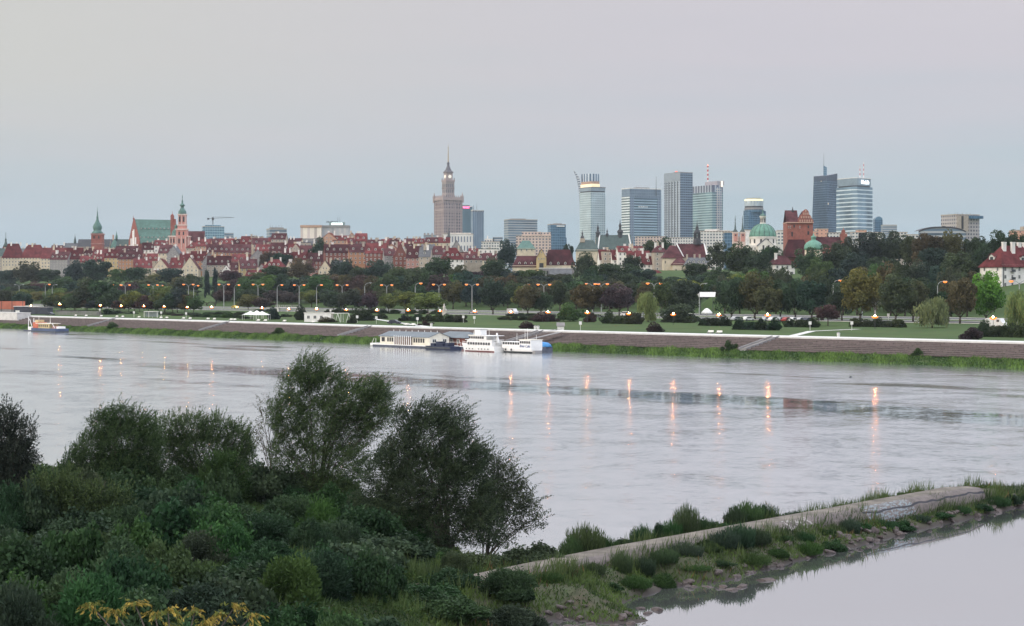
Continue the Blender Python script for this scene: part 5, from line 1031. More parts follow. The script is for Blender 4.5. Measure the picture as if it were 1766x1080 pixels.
e0 = empty('park_lamp', (0, 0, 0), 0, None, 'park lamp')
mb = MB(); mb.tube([(0, 0, -.2), (0, 0, 3.0)], .07, .05, 6); mb.build('pole', IRON, e0); sph(.22, 3.45).build('bulb', E_HOT, e0, True)
mb = MB(); mb.lathe([(.3, 2.8), (.75, 3.0), (.9, 3.26), (.6, 3.3)], 0, 0, 10); mb.build('glow_halo', E_RING, e0); mb = MB(); mb.lathe([(.45, 3.82), (.5, 3.8), (.1, 4.0), (.02, 4.02)], 0, 0, 10); mb.build('cap', IRON, e0)  # wide emissive ring below the bulb is an added glare halo, no fitting
PL = [(53, 533), (103, 525), (173, 527), (209, 528), (248, 528), (283, 529), (323, 530), (365, 530), (452, 531), (498, 533), (546, 533), (597, 534), (650, 535), (704, 535), (759, 536), (819, 537), (881, 538), (945, 538), (1013, 539), (1085, 541), (1161, 542), (1240, 543), (1324, 543), (1509, 546), (1713, 548)]
for i, (px, y) in enumerate(PL):
    s = 100; d = dist_at(px, s); x = (px-CX)/F*d; g = gh(x, d); zl = CH+(HY-y)*d/F; sc = max(.8, (zl-g)/3.3)
    lab = f"low park lamp with glowing orange head, {ordn(i)} from left along the promenade lawn"
    if i == 0: e0.location = (x, d, g); e0.scale = (sc,)*3; e0['group'] = 'low park lamps'; tag(e0, lab)
    else: copy_thing(e0, (x, d, g), 0, lab, 'low park lamps', (sc,)*3)
# ------------------------------------------------------------------ small things on the promenade and in the park
def on(px, s, up=0.): d = dist_at(px, s); x = (px-CX)/F*d; return (x, d, gh(x, d)+up)
BY = math.atan2(UY, UX)
b0 = empty('bench', (0, 0, 0), 0, None, 'bench'); mb = MB(); mb.box(-1, 1, -.28, .22, .42, .52); mb.build('seat', WHITE, b0); mb = MB(); mb.box(-1, 1, .2, .28, .55, .95); mb.build('backrest', WHITE, b0)
for sx in (-.8, .8): mb = MB(); mb.box(sx-.06, sx+.06, -.22, .2, 0, .42); mb.build('leg', IRON, b0)
BEN = [130, 148, 174, 201, 211, 239, 277, 287, 316, 327, 358, 369, 398, 404, 445, 457, 490, 539, 700, 712, 1225, 1240]
for i, px in enumerate(BEN):
    p = on(px, 31.5, .02); lab = f"white bench beside the promenade, {ordn(i)} from left"
    if i == 0: b0.location = p; b0.rotation_euler = (0, 0, BY); b0['group'] = 'white promenade benches'; tag(b0, lab)
    else: copy_thing(b0, p, BY, lab, 'white promenade benches')
g0 = empty('bin', (0, 0, 0), 0, None, 'bin'); mb = MB(); mb.lathe([(.35, 0), (.42, 1.0)], 0, 0, 10); mb.build('body', WHITE, g0); mb = MB(); mb.lathe([(.45, 1.0), (.3, 1.2), (.05, 1.25)], 0, 0, 10); mb.build('lid', WM['grey'], g0)
for i, (px, lab) in enumerate(((923, 'left white bin of the pair beside purple bush'), (928, 'right white bin of the pair beside purple bush'), (744, 'single white bin beside the dark purple bush left'), (1446, 'white litter bin on the lawn near the small path'))):
    if i == 0: g0.location = on(px, 31); g0['group'] = 'white bins'; tag(g0, lab)
    else: copy_thing(g0, on(px, 31), 0, lab, 'white bins')
def hut(name, label, cat, px, s, w, dp, h, wallm, roofm, yaw=BY, style='flat', extra=None):
    e = empty(name, on(px, s), yaw, label, cat); mb = MB(); mb.box(-w/2, w/2, -dp/2, dp/2, 0, h); mb.build('wall', wallm, e); mb = MB()
    if style == 'flat': mb.box(-w/2-.2, w/2+.2, -dp/2-.2, dp/2+.2, h, h+.22)
    else: mb.gable(-w/2, w/2, -dp/2, dp/2, h, h+style, 'x', .2, .12)
    mb.build('roof', roofm, e); return e
e = hut('information_board', 'white boxy kiosk with grey sloping top on the lawn', 'kiosk', 967, 33, 1.9, .8, 1.5, WHITE, WM['grey'], 0, .7)
e = hut('kiosk', 'long white kiosk with open frame porch by promenade', 'kiosk', 550, 48, 10, 3, 3.1, WHITE, WM['white'], R(-12))
for q in (-3.4, -1, 1.4): child('window', WIN, e, (q, -1.52, 1.1), (1.2, 1, 1.2))
mb = MB()
for q in (5.4, 8.6):
    for y in (-1.4, 1.4): mb.tube([(q, y, 0), (q, y, 3)], .07)
mb.box(5.1, 9, -1.6, 1.6, 3, 3.15); mb.build('porch_frame', WHITE, e)
e = empty('swing_frame', on(592, 50), R(-10), 'pale swing frame standing beside the white kiosk', 'swing'); mb = MB()
for q in (-2, 2):
    mb.tube([(q-.9, 0, 0), (q, 0, 3.2)], .08); mb.tube([(q+.9, 0, 0), (q, 0, 3.2)], .08)
mb.tube([(-2, 0, 3.2), (2, 0, 3.2)], .08); mb.build('frame', WHITE, e); mb = MB(); mb.box(-.3, .3, -.15, .15, .6, .66); mb.tube([(-.3, 0, .6), (-.3, 0, 3.2)], .02); mb.tube([(.3, 0, .6), (.3, 0, 3.2)], .02); mb.build('swing_seat', IRON, e)
def tent(px, s, label, w=6., group='white tents'):
    e = empty('tent', on(px, s), 0, label, 'tent', group); mb = MB(); mb.lathe([(w*.66, 1.9), (w*.33, 2.5), (.1, 3.3)], 0, 0, 4, .5); mb.build('canopy', WHITE, e)
    for sx in (-1, 1):
        for sy in (-1, 1): mb = MB(); mb.tube([(sx*w*.46, sy*w*.46, 0), (sx*w*.46, sy*w*.46, 2.1)], .06); mb.build('pole', WHITE, e)
tent(432, 52, 'left white peaked tent beside the hedge'); tent(452, 52, 'right white peaked tent beside round bush'); tent(443, 62, 'middle white peaked tent set slightly behind', 5)
e = empty('canopy', on(1219, 205), 0, 'wide white canopy roof between dark trees in the park', 'canopy'); mb = MB(); mb.prism([(-2.9, -3), (2.9, -3), (2.9, 3), (-2.9, 3)], 7.0, 8.9, [(-3.9, -2), (3.3, -2), (3.3, 2), (-3.9, 2)]); mb.build('roof', WHITE, e)
for sx in (-2.4, 2.4): mb = MB(); mb.box(sx-.12, sx+.12, -.12, .12, 0, 7.3); mb.build('post', IRON, e)
e = empty('parasol', on(1219, 135), 0, 'big white fabric parasol dome below the white canopy', 'parasol'); mb = MB(); mb.lathe([(1.9, 2.6), (1.9, 2.9), (1.4, 3.5), (.6, 4.2), (.1, 4.4)], 0, 0, 12); mb.build('shade', WHITE, e); mb = MB(); mb.tube([(0, 0, 0), (0, 0, 4)], .1); mb.build('pole', WHITE, e)
mb = MB(); mb.box(-4.6, 2.6, -1, 1, 0, .9); mb.build('counter', WM['beige'], e)
e = empty('grass_bank', on(1221, 232), 0); o = MB(); w = 9
e2 = on(1225, 240); mb = MB(); x0, x1 = -10., 11.; mb.poly([(x0, 0, -2), (x1, 0, -2), (x1-3, 16, 7), (x0+12, 16, 7)]); mb.poly([(x1, 0, -2), (x1+3, 14, -2), (x1-3, 16, 7)]); mb.poly([(x0-3, 14, -2), (x0, 0, -2), (x0+12, 16, 7)])
o = mb.build('hill', GRASS); o.location = (e2[0], e2[1], e2[2]-1); tag(o, kind='structure'); bpy.data.objects.remove(e)
e = empty('statue', on(766, 140), 0, 'small white stone statue on a plinth behind hedge', 'statue'); mb = MB(); mb.box(-.9, .9, -.9, .9, 0, 1.6); mb.build('plinth', STONE, e)
mb = MB(); mb.lathe([(.75, 1.6), (.6, 2.4), (.5, 3.0), (.62, 3.5), (.3, 3.95), (.24, 4.05), (.34, 4.3), (.3, 4.6), (.05, 4.8)], 0, 0, 10); mb.lathe([(.5, 1.6), (.35, 2.3), (.1, 2.8)], .7, 0, 8); mb.build('figure', STONE, e, True)
# bus shelters and white frames on the left
sh = empty('shelter', (0, 0, 0), 0, None, 'shelter'); mb = MB(); mb.box(-2, 2, -.8, .8, 2.3, 2.5); mb.build('roof', WHITE, sh); mb = MB(); mb.box(-1.9, 1.9, .6, .66, .3, 2.2); mb.build('back_panel', mat('shelter_glass', (.25, .30, .31), .2, .1), sh)
for q in (-1.9, 1.9): mb = MB(); mb.box(q-.08, q+.08, -.7, -.55, 0, 2.3); mb.build('post', WHITE, sh)
for i, (px, s) in enumerate(((257, 48), (265, 48))):
    lab = ('left', 'right')[i]+' white-roofed shelter of the pair by the promenade'
    if i == 0: sh.location = on(px, s); sh.rotation_euler = (0, 0, R(-15)); sh['group'] = 'white shelters'; tag(sh, lab)
    else: copy_thing(sh, on(px, s), R(-15), lab, 'white shelters')
fp = empty('fence_panel', (0, 0, 0), 0, None, 'fence'); mb = MB()
for z in (.3, 1.0, 1.7): mb.box(-2.2, 2.2, -.05, .05, z, z+.12)
for i in range(9): mb.box(-2.2+i*.54, -2.08+i*.54, -.04, .04, 0, 1.9)
mb.build('railing', WM['grey'], fp)
for i, px in enumerate((102, 108, 114, 122, 131, 134, 141, 147, 150, 163, 167)):
    lab = f"pale slatted fence panel by the promenade at left, {ordn(i)} from left"
    if i == 0: fp.location = on(px, 52); fp.rotation_euler = (0, 0, BY+.5); fp['group'] = 'pale fence panels'; tag(fp, lab)
    else: copy_thing(fp, on(px, 52), BY+.5, lab, 'pale fence panels')
# orange hoarding and dark pavilion at far left, river bar
OR = mat('orange_panel', (.38, .12, .075), .8, .15, .4)
e = empty('hoarding', on(14, 44), R(-18), 'long rusty orange hoarding wall above the grey plinth at left', 'hoarding'); mb = MB(); mb.box(-22, 9, -.3, .3, 2.3, 6.1); mb.build('orange_panel', OR, e); mb = MB(); mb.box(-22, 9, -.2, .2, 0, 2.3); mb.build('plinth', WM['grey'], e)
for i in range(6): mb = MB(); mb.box(-21+i*5.8, -20.8+i*5.8, -.42, -.28, 0, 6.1); mb.build('post', IRON, e)
e = hut('pavilion', 'dark low pavilion with white fascia beside orange hoarding', 'pavilion', 49, 50, 12, 6, 3.6, mat('dark_cladding', (.05, .055, .075), .8, .2), WHITE, R(-12)); mb = MB(); mb.box(-5, -3, -3.1, -3, .3, 1.8); mb.build('sign_panel', WHITE, e)
e = hut('pavilion', 'smaller dark pavilion with flat pale roof right of the first', 'pavilion', 71, 52, 9, 6, 3.2, MATS['dark_cladding'], WM['grey'], R(-12))
e = hut('wall', 'pale concrete retaining wall block at the left frame edge', 'wall', 8, 14, 40, 6, 3.2, CONC, CONC, BY)
# vehicles
def car(name, label, px, s, m, L=4.4, h=1.5, van=False, yaw=None, up=0., lit=False):
    e = empty(name, on(px, s, up), BY if yaw is None else yaw, label, 'van' if van else 'car'); w = .9
    mb = MB(); 
    if van: prof = [(-L/2, .35), (-L/2, h*.95), (-L/2+.2, h), (L/2-1.3, h), (L/2-.7, h*.62), (L/2, h*.5), (L/2, .35)]
    else: prof = [(-L/2, .35), (-L/2, .8), (-L/2+.5, .92), (-L/2+1.1, h-.05), (-L/2+1.6, h), (L/2-1.7, h), (L/2-1.0, .95), (L/2-.1, .8), (L/2, .35)]
    mb.poly([(x, -w, z) for x, z in prof][::-1]); mb.poly([(x, w, z) for x, z in prof])
    for i in range(len(prof)): (a, b), (c, d_) = prof[i], prof[(i+1) % len(prof)]; mb.poly([(a, -w, b), (a, w, b), (c, w, d_), (c, -w, d_)])
    mb.build('body', m, e); mb = MB(); mb.box(-L/2+.9 if not van else L/2-2.4, L/2-1.5, -w-.02, w+.02, h*.62, h*.88); mb.build('window', GLASS, e)
    for a in (-L*.32, L*.32):
        for b in (-w, w): mb = MB(); mb.lathe([(.34, -.1), (.34, .1)], 0, 0, 12); o = mb.build('wheel', IRON, e); o.location = (a, b, .34); o.rotation_euler = (R(90), 0, 0)
    if lit: mb = MB(); mb.box(L/2-.05, L/2+.05, -.7, .7, .6, .8); mb.build('headlight', E_DIM, e)
PB = mat('car_dark_blue', (.02, .025, .05), .3, .1, 1); PS_ = mat('car_silver', (.42, .43, .45), .3, .1, 1); PW = mat('car_white', (.7, .7, .7), .3, .05, 1); PR = mat('car_red', (.3, .03, .03), .3, .1, 1); PY = mat('car_yellow', (.6, .42, .05), .4, .1, 1)
car('parked_car', 'dark blue car parked on the lawn beside long hedge', 680, 46, PB, yaw=R(-20))
car('delivery_van', 'white van with red stripe on the road at right', 1718, 128, PW, 6.4, 2.6, True)
e = empty('car_awning', (0, 0, 0)); bpy.data.objects.remove(e)
car('taxi', 'yellow car with lit headlights on the road at left', 405, 172, PY, lit=True, up=.5); car('parked_car', 'silver car on the road beneath tall double lamp', 816, 165, PS_)
car('delivery_van', 'white van passing behind the big dark tree', 884, 165, PW, 5.5, 2.4, True); car('parked_car', 'white car on the road under the broad purple-leaved tree', 1082, 168, PW, 6, 1.8); car('parked_car', 'dark car parked beside the pavilion at far left', 86, 42, PB, yaw=R(-20))
for i, (px, m, c) in enumerate(((1322, PS_, 'silver'), (1334, PW, 'white'), (1347, PS_, 'grey'), (1358, PR, 'red'), (1370, PW, 'white'), (1383, PS_, 'silver'), (1394, PB, 'dark'), (1246, PW, 'white'), (1270, PS_, 'silver'), (1290, PW, 'white'))):
    car('parked_car', f"{c} parked car, {ordn(i)} under the dark trees right of canopy", px, 142, m, yaw=R(90)+random.uniform(-.1, .1)+BY)
# white posts / signs dotted along the park
pp = empty('sign_post', (0, 0, 0), 0, None, 'sign'); mb = MB(); mb.box(-.05, .05, -.05, .05, 0, 2.2); mb.build('post', WHITE, pp); mb = MB(); mb.box(-.4, .4, -.08, -.04, 1.6, 2.5); mb.build('panel', WHITE, pp)
for i, (px, s) in enumerate(((172, 75), (231, 45), (278, 50), (321, 45), (616, 50), (649, 45), (720, 45), (799, 75), (818, 70), (1397, 78), (1469, 85), (1532, 160), (570, 120), (1001, 36))):
    lab = f"small white sign on a post, {ordn(i)} from left in the park"
    if i == 0: pp.location = on(px, s); pp['group'] = 'small white signs'; tag(pp, lab)
    else: copy_thing(pp, on(px, s), 0, lab, 'small white signs')
bd = empty('footbridge', on(497, 150), BY+.6, 'low white footbridge railing left of the kiosk', 'footbridge'); mb = MB(); mb.box(-6, 6, -1, 1, 1.8, 2.1); mb.build('deck', CONC, bd); mb = MB(); mb.box(-6, 6, -1.1, -1, 2.9, 3.0)
for i in range(13): mb.box(-6+i, -5.93+i, -1.08, -1.0, 2.1, 2.9)
mb.build('railing', CONC, bd)
for q in (-5, 0, 5): mb = MB(); mb.box(q-.4, q+.4, -.8, .8, -.5, 1.8); mb.build('pier', CONC, bd)
# stairs down the embankment
for i, (px, w) in enumerate(((196, 1.3), (392, 1.3), (636, 1.8), (930, 1.8), (1335, 1.8))):
    a_, _ = xy_as(*at(px, 0, dist_at(px, 17))[:2]); mb = MB(); n = 16
    for j in range(n):
        s0, s1 = 6.3+(17.6-6.3)*j/n, 6.3+(17.6-6.3)*(j+1)/n; z = 1.75+2.75*(s1-6.5)/11+.12
        mb.prism([as_xy(a_-w/2, s0), as_xy(a_+w/2, s0), as_xy(a_+w/2, s1), as_xy(a_-w/2, s1)], z-.8, z)
    ox, oy = as_xy(a_, 9); oz = 0
    for v in range(len(mb.v)): p = mb.v[v]; mb.v[v] = (p[0]-ox, p[1]-oy, p[2]-oz)
    e = empty('stairs', (ox, oy, oz), 0, f"concrete stairs cutting down the brick embankment, {ordn(i)} from left", 'stairs', 'embankment stairs'); mb.build('steps', WM['grey'], e)
    for sx in (-1, 1):
        mb = MB(); c = a_+sx*(w/2+.2); P = [as_xy(c-.16, 6.3), as_xy(c+.16, 6.3), as_xy(c+.16, 17.6), as_xy(c-.16, 17.6)]
        mb.prism([(x-ox, y-oy) for x, y in P], [1.2]*2+[3.9]*2, [2.25]*2+[4.95]*2); mb.build('side_wall', WM['grey'], e)
# weeds on the strip between water and bricks
n = 90000; aa = rng.uniform(-1000, 330, n); ss = rng.uniform(-.8, 7.2, n)**1.0; clump = np.sin(aa*.35)+np.sin(aa*.13+1)+np.sin(aa*.9+ss)
h = rng.uniform(.35, .8, n)*(1+.22*clump); dist_keep = rng.uniform(0, 1, n) < np.clip(.35+(aa+1000)/1100, 0, 1); aa, ss, h, clump = aa[dist_keep], ss[dist_keep], h[dist_keep], clump[dist_keep]; n = len(aa)
P = np.array([(*as_xy(a, s), hs(s)) for a, s in zip(aa, ss)]); P[:, 2] += h*.4
o = bpy.data.objects.new('weeds', leafmesh('weeds', P, unit(n)*.45+np.array([0, 0, 1.]), h*1.1, .22+.2*rng.uniform(0, 1, n), .5+.2*clump+rng.uniform(-.3, .3, n))); COL.objects.link(o); o.color = (.095, .165, .055, 1); tag(o, 'long strip of green weeds along the far waterline', 'weeds', kind='stuff')
# ------------------------------------------------------------------ boats
def boat_root(name, label, cat, px, s): d = dist_at(px, s); return empty(name, ((px-CX)/F*d, d, 0), BY, label, cat)
def hull(L, B, H, bow=.3, sheer=.35, zb=-.4, rake=1.2):
    """ship hull, bow at -x"""
    mb = MB(); st = []; N = 14
    for i in range(N+1):
        f = i/N; x = -L/2+L*f; w = B/2*min(1, (f/bow)**.6 if f < bow else 1)*(1 if f < .9 else 1-.15*(f-.9)/.1); w = max(w, .06)
        z = H+sheer*H*(1-f)**3+.1*H*f*f; st.append([(x-rake*(1-f)**2, -w, z), (x, -w*.8, zb), (x, w*.8, zb), (x-rake*(1-f)**2, w, z)])
    for i in range(N):
        for j in range(3): mb.poly([st[i][j], st[i][j+1], st[i+1][j+1], st[i+1][j]])
        mb.poly([(a, b, c-.45) for a, b, c in (st[i][0], st[i+1][0], st[i+1][3], st[i][3])])
    mb.poly(st[0]); mb.poly(st[N][::-1]); return mb
def bx(e, name, m, x0, x1, y0, y1, z0, z1): mb = MB(); mb.box(x0, x1, y0, y1, z0, z1); return mb.build(name, m, e)
CRM = mat('cream_cabin', (.70, .66, .56), .8, .08, .6); NAVY = mat('navy_hull', (.012, .018, .05), .4, .2, .6); GRH = mat('grey_hull', (.07, .08, .11), .7, .25, .6); ZINC = mat('blue_grey_roof', (.13, .155, .18), .6, .15, .3); WOOD = mat('brown_deck_wood', (.16, .09, .06), .8, .3, 1)
HB = boat_root('houseboat', 'long white floating house with blue-grey roof on a barge', 'houseboat', 741, -10)
bx(HB, 'barge', GRH, -26, 1.5, -1.2, 9, -.4, .7); bx(HB, 'deck_edge', WHITE, -26.2, 1.7, -1.4, 9.2, .7, .9)
mb = MB(); mb.box(-24, 0, 0, 6.6, .9, 3.9); mb.poly([(0, 0, 3.9), (0, 6.6, 3.9), (0, 3.3, 5.2)]); mb.poly([(-24, 6.6, 3.9), (-24, 0, 3.9), (-24, 3.3, 5.2)]); mb.build('wall', CRM, HB)
mb = MB(); mb.gable(-24, 0, 0, 6.6, 3.9, 5.3, 'x', .5, .15); mb.build('roof', ZINC, HB)
for q in (-22.8, -22, -20, -18.9, -17.8, -7.2, -6.1, -5, -3.9, -2.8): child('window', WIND, HB, (q, -.02, 1.8), (.62, 1, 1.4))
bx(HB, 'porch', WOOD, -16.5, -8.4, -.25, .05, .9, 3.75)
for i in range(9): bx(HB, 'porch_post', WHITE, -16.4+i, -16.2+i, -.6, -.4, .9, 3.9)
for q in (1.5, 5.0): child('window', WIN, HB, (.04, q, 1.8), (1.6, 1, 1.3), (0, 0, R(90)))
for i in range(8): mb = MB(); mb.tube([(-22+i*3, 3.3, 5.2), (-22+i*3, 3.3, 5.8)], .09); mb.build('roof_vent', WHITE, HB)
bx(HB, 'bow_ramp', WHITE, -29, -26.3, 0, 4, .2, 1.1); mb = MB(); mb.tube([(-28.6, .3, 1), (-27.5, .3, 2.8)], .06); mb.tube([(-26.6, .3, 1), (-26.6, .3, 2.8)], .06); mb.build('ramp_frame', WHITE, HB)
T2 = boat_root('floating_pavilion', 'low grey-roofed brick-walled pavilion afloat behind the white houseboat', 'pavilion', 783, -1.5)
bx(T2, 'wall', WM['brick'], -7, 5, 0, 6, .6, 3.7); mb = MB(); mb.gable(-9, 6, -.6, 6.5, 3.7, 5.4, 'x', .4, .15, 3); mb.build('roof', ZINC, T2); bx(T2, 'pontoon', GRH, -9, 6, -1, 7, -.4, .6)
for q in (-4, -1, 2): child('window', WIN, T2, (q, -.02, 1.5), (1.2, 1, 1.4))
T3 = boat_root('pontoon', 'dark navy blue pontoon moored at the houseboat end', 'pontoon', 764, -14)
bx(T3, 'hull', NAVY, -5.5, 5.5, -1.8, 2, -.4, 1.0); bx(T3, 'fender', IRON, -5.7, 5.7, -2, -1.8, .4, .75)
for q, h in ((-3.5, .7), (-1, 1.2), (.5, .8), (3, .9)): bx(T3, 'deck_box', NAVY, q-.8, q+.8, -1, 1, 1.0, 1.0+h)
T3b = boat_root('gangway', 'railed white gangway between pontoon and first ship', 'gangway', 786, -12); bx(T3b, 'deck', WHITE, -3, 3, -.6, .6, .9, 1.05)
for i in range(5): mb = MB(); mb.tube([(-3+i*1.5, -.6, 1), (-3+i*1.5, -.6, 2.1)], .04); mb.build('rail_post', WHITE, T3b)
bx(T3b, 'handrail', WHITE, -3, 3, -.63, -.57, 2.05, 2.12)
def hullbox(e, m, m2, L, B, H, **k):
    hull(L, B, H, **k).build('hull', m, e); hull(L*.985, B*.97, .35, bow=k.get('bow', .3), sheer=0, zb=-.5, rake=.2).build('waterline', m2, e)
S1 = boat_root('passenger_ship', 'white passenger ship with raised bow and boxy wheelhouse', 'ship', 831, -15)
hullbox(S1, WHITE, mat('red_brown_hull', (.16, .05, .05), .7, .2), 19, 5, 1.75, bow=.38, sheer=.55, rake=1.6)
bx(S1, 'lower_cabin', WHITE, -5.4, 8.2, -2.0, 2.0, 1.4, 3.9); bx(S1, 'deck_rail', WHITE, -5.9, 8.8, -2.35, 2.35, 3.85, 4.0); bx(S1, 'upper_cabin', WHITE, -4.5, 5, -1.8, 1.8, 4.0, 5.3); bx(S1, 'awning', mat('awning_white', (.74, .74, .73), .8, .06), -.5, 9, -2.3, 2.3, 5.3, 5.45); bx(S1, 'bridge', CRM, -4.8, -.4, -2, 2, 5.3, 5.5); bx(S1, 'wheelhouse', WHITE, -2.3, .9, -1.2, 1.2, 5.5, 7.3); bx(S1, 'wheelhouse_roof', WM['grey'], -2.5, 1.1, -1.4, 1.4, 7.3, 7.42)
for i in range(7): child('window', WIND, S1, (-4+i*1.2, -1.83, 4.3), (.8, 1, .75))
for i in range(9): child('window', WIND, S1, (-4.4+i*1.4, -2.03, 2.3), (.9, 1, .8))
for i in range(7): mb = MB(); mb.lathe([(.2, 0), (.2, .12)], 0, 0, 8); o = mb.build('porthole', DARKW, S1); o.location = (-5+i*1.7+(1.6 if i > 2 else 0), -2.42, .95); o.rotation_euler = (R(90), 0, 0)
mb = MB(); mb.prism([(8.2, -.4), (9.2, -.4), (9.2, .4), (8.2, .4)], 3, 6.3, [(8, -.15), (8.4, -.15), (8.4, .15), (8, .15)]); mb.build('funnel', WHITE, S1)
for q, h in ((-6.2, 5.0), (-4.6, 6.6), (4.0, 7.4)): mb = MB(); mb.tube([(q, 0, 2.5), (q, 0, h)], .09, .05); mb.build('mast', WHITE, S1)
mb = MB(); 
for i in range(6): mb.tube([(-8.9+i*.7, -1.3-.1*i, 2.3), (-8.9+i*.7, -1.3-.1*i, 3.3)], .04)
mb.tube([(-8.9, -1.3, 3.3), (-5.4, -1.9, 3.2)], .045); mb.build('bow_rail', WHITE, S1)
S2 = boat_root('restaurant_ship', 'white cafe ship with black waterline moored behind first ship', 'ship', 897, -13)
hull(19, 5, 1.7, bow=.3, sheer=.3).build('hull', WHITE, S2); hull(18.9, 5.05, .5, bow=.3, sheer=0, zb=-.5, rake=.2).build('waterline', IRON, S2)
bx(S2, 'cabin', WHITE, -7.5, 3.0, -2.1, 2.1, 1.5, 2.7); bx(S2, 'open_deck', DARKW, -7.3, 3.0, -2.0, 2.0, 2.7, 3.5); bx(S2, 'awning', MATS['awning_white'], -7.9, 3.4, -2.5, 2.5, 3.5, 3.65); bx(S2, 'stern_cabin', WHITE, 3.0, 9.3, -2.45, 2.3, 1.2, 4.4); bx(S2, 'stern_roof', CRM, 2.8, 9.5, -2.6, 2.5, 4.4, 4.55)
for i in range(8): bx(S2, 'deck_post', WHITE, -7.3+i*1.4, -7.12+i*1.4, -2.15, -2.0, 2.7, 3.5)
for i in range(5): child('window', WIND, S2, (3.8+i*1.2, -2.47, 3.2), (.8, 1, .8))
for q in (-4.9, -1.6): mb = MB(); mb.lathe([(.38, 0), (.38, .12)], 0, 0, 10); o = mb.build('porthole', DARKW, S2); o.location = (q, -2.45, 1.0); o.rotation_euler = (R(90), 0, 0)
for q, h in ((-1.8, 6.6), (2.8, 8.0), (4.2, 8.2), (9.2, 6.2)): mb = MB(); mb.tube([(q, 0, 3.5), (q, 0, h)], .09, .05); mb.build('mast', WHITE, S2)
c = bpy.data.curves.new('lettering', 'FONT'); c.body = 'River Cafe'; c.size = 1.35; c.extrude = .02; c.shear = .3; c.align_x = 'CENTER'; c.materials.append(mat('blue_lettering', (.03, .07, .22), .6, .1)); o = bpy.data.objects.new('lettering', c); COL.objects.link(o); o.parent = S2; o.location = (6.1, -2.58, 1.9); o.rotation_euler = (R(90), 0, 0); to_mesh(o)
bx(S2, 'stern_platform', WM['grey'], 9.4, 11, -1.8, 1, -.3, .9)
S1.scale = (.78, .85, .78); S2.scale = (.72, .8, .76); HB.scale = (1, 1, .82); T2.scale = (1, 1, .82)
e = boat_root('boat_cover', 'bright blue tarpaulin draped over a small boat by ships', 'tarpaulin', 934, -4); BLU = mat('blue_tarp', (.04, .22, .50), .6, .15, .8)
mb = MB(); mb.lathe([(3.6, 1.3), (3.3, 1.9), (2.2, 2.4), (.2, 2.6)], 0, 0, 12); o = mb.build('sheet', BLU, e, True); o.scale = (1, .5, 1); bx(e, 'boat_body', GRH, -3, 3, -1.2, 1.2, -.2, 1.35)
e = boat_root('gangway', 'long pale gangway sloping from promenade to cafe ship', 'gangway', 921, 4); mb = MB()
for y in (-.8, .8): mb.tube([(0+y, -3, 2.6), (0+y, 9, 4.6)], .07); mb.tube([(0+y, -3, 3.5), (0+y, 9, 5.5)], .05)
mb.poly([(-.8, -3, 2.6), (.8, -3, 2.6), (.8, 9, 4.6), (-.8, 9, 4.6)]); mb.build('deck', WM['grey'], e)
# work boat at left
WB = boat_root('work_boat', 'work boat with navy hull, yellow superstructure and white posts', 'work boat', 84, -12); WB.scale = (.9, .9, .9)
YEL = mat('ochre_yellow_paint', (.55, .44, .24), .7, .15, .8); ORG = mat('orange_red_paint', (.5, .13, .07), .7, .15, .8)
bx(WB, 'hull', mat('blue_steel_hull', (.045, .07, .14), .5, .25, .5), -11, 13, -3, 3, -.4, 1.5); bx(WB, 'waterline', IRON, -11.1, 13.1, -3.1, 3.1, -.4, .35); bx(WB, 'cabin', YEL, -6, 5, -2, 2, 1.5, 3.4); bx(WB, 'cabin_roof', CRM, -8, 6.5, -2.4, 2.4, 3.4, 3.65); bx(WB, 'engine_house', ORG, -11.5, -6.2, -2, 2, 1.5, 3.9); bx(WB, 'wheelhouse', YEL, -10.5, -7.5, -1.4, 1.4, 3.9, 4.9); bx(WB, 'deck_house', WM['pink'], 7, 11, -1.6, 1.6, 1.5, 2.5); bx(WB, 'stern_box', WHITE, 11, 12.9, -1.6, 1.6, 1.5, 2.4)
for i in range(5): child('window', WIND, WB, (-5+i*2, -2.02, 2.1), (.9, 1, .9))
for (a, b, c_, z) in ((-9.8, -9.8, 6.5, 3), (1.5, 1.5, 6.0, 3.6)): mb = MB(); mb.tube([(a, 0, z), (b, 0, c_)], .13, .06); mb.build('mast', WHITE, WB)
for a, b in ((8.5, 7.5), (-3, -5), (2, 3.5)): mb = MB(); mb.tube([(a+1.5, -1.8, 1.6), (b, -1.8, 3.5)], .12); mb.build('derrick', WHITE, WB)
bx(WB, 'spud_frame', WHITE, -17.5, -14.2, -1.5, 1.5, .2, 1.9); bx(WB, 'float', GRH, -21, -11, -2, 2, -.4, .5)
for a, b, z in ((-20.5, -20.3, 6.4), (-15, -15, 5.6)): mb = MB(); mb.tube([(a, 0, 0), (b, 0, z)], .22, .16); mb.build('spud_post', WHITE, WB); mb = MB(); mb.tube([(b+1, 0, z-1.2), (b+3.6, 0, 1.8)], .14); mb.build('brace', WHITE, WB)
mb = MB(); mb.lathe([(.6, -.3), (.8, .1), (.5, .5), (.1, .7)], 0, 0, 10); o = mb.build('buoy', IRON); o.scale = (.4,)*3; o.location = (at(1467, 651, 52800/151)[0], 52800/151, 0); tag(o, 'tiny dark buoy floating alone in mid river', 'buoy')
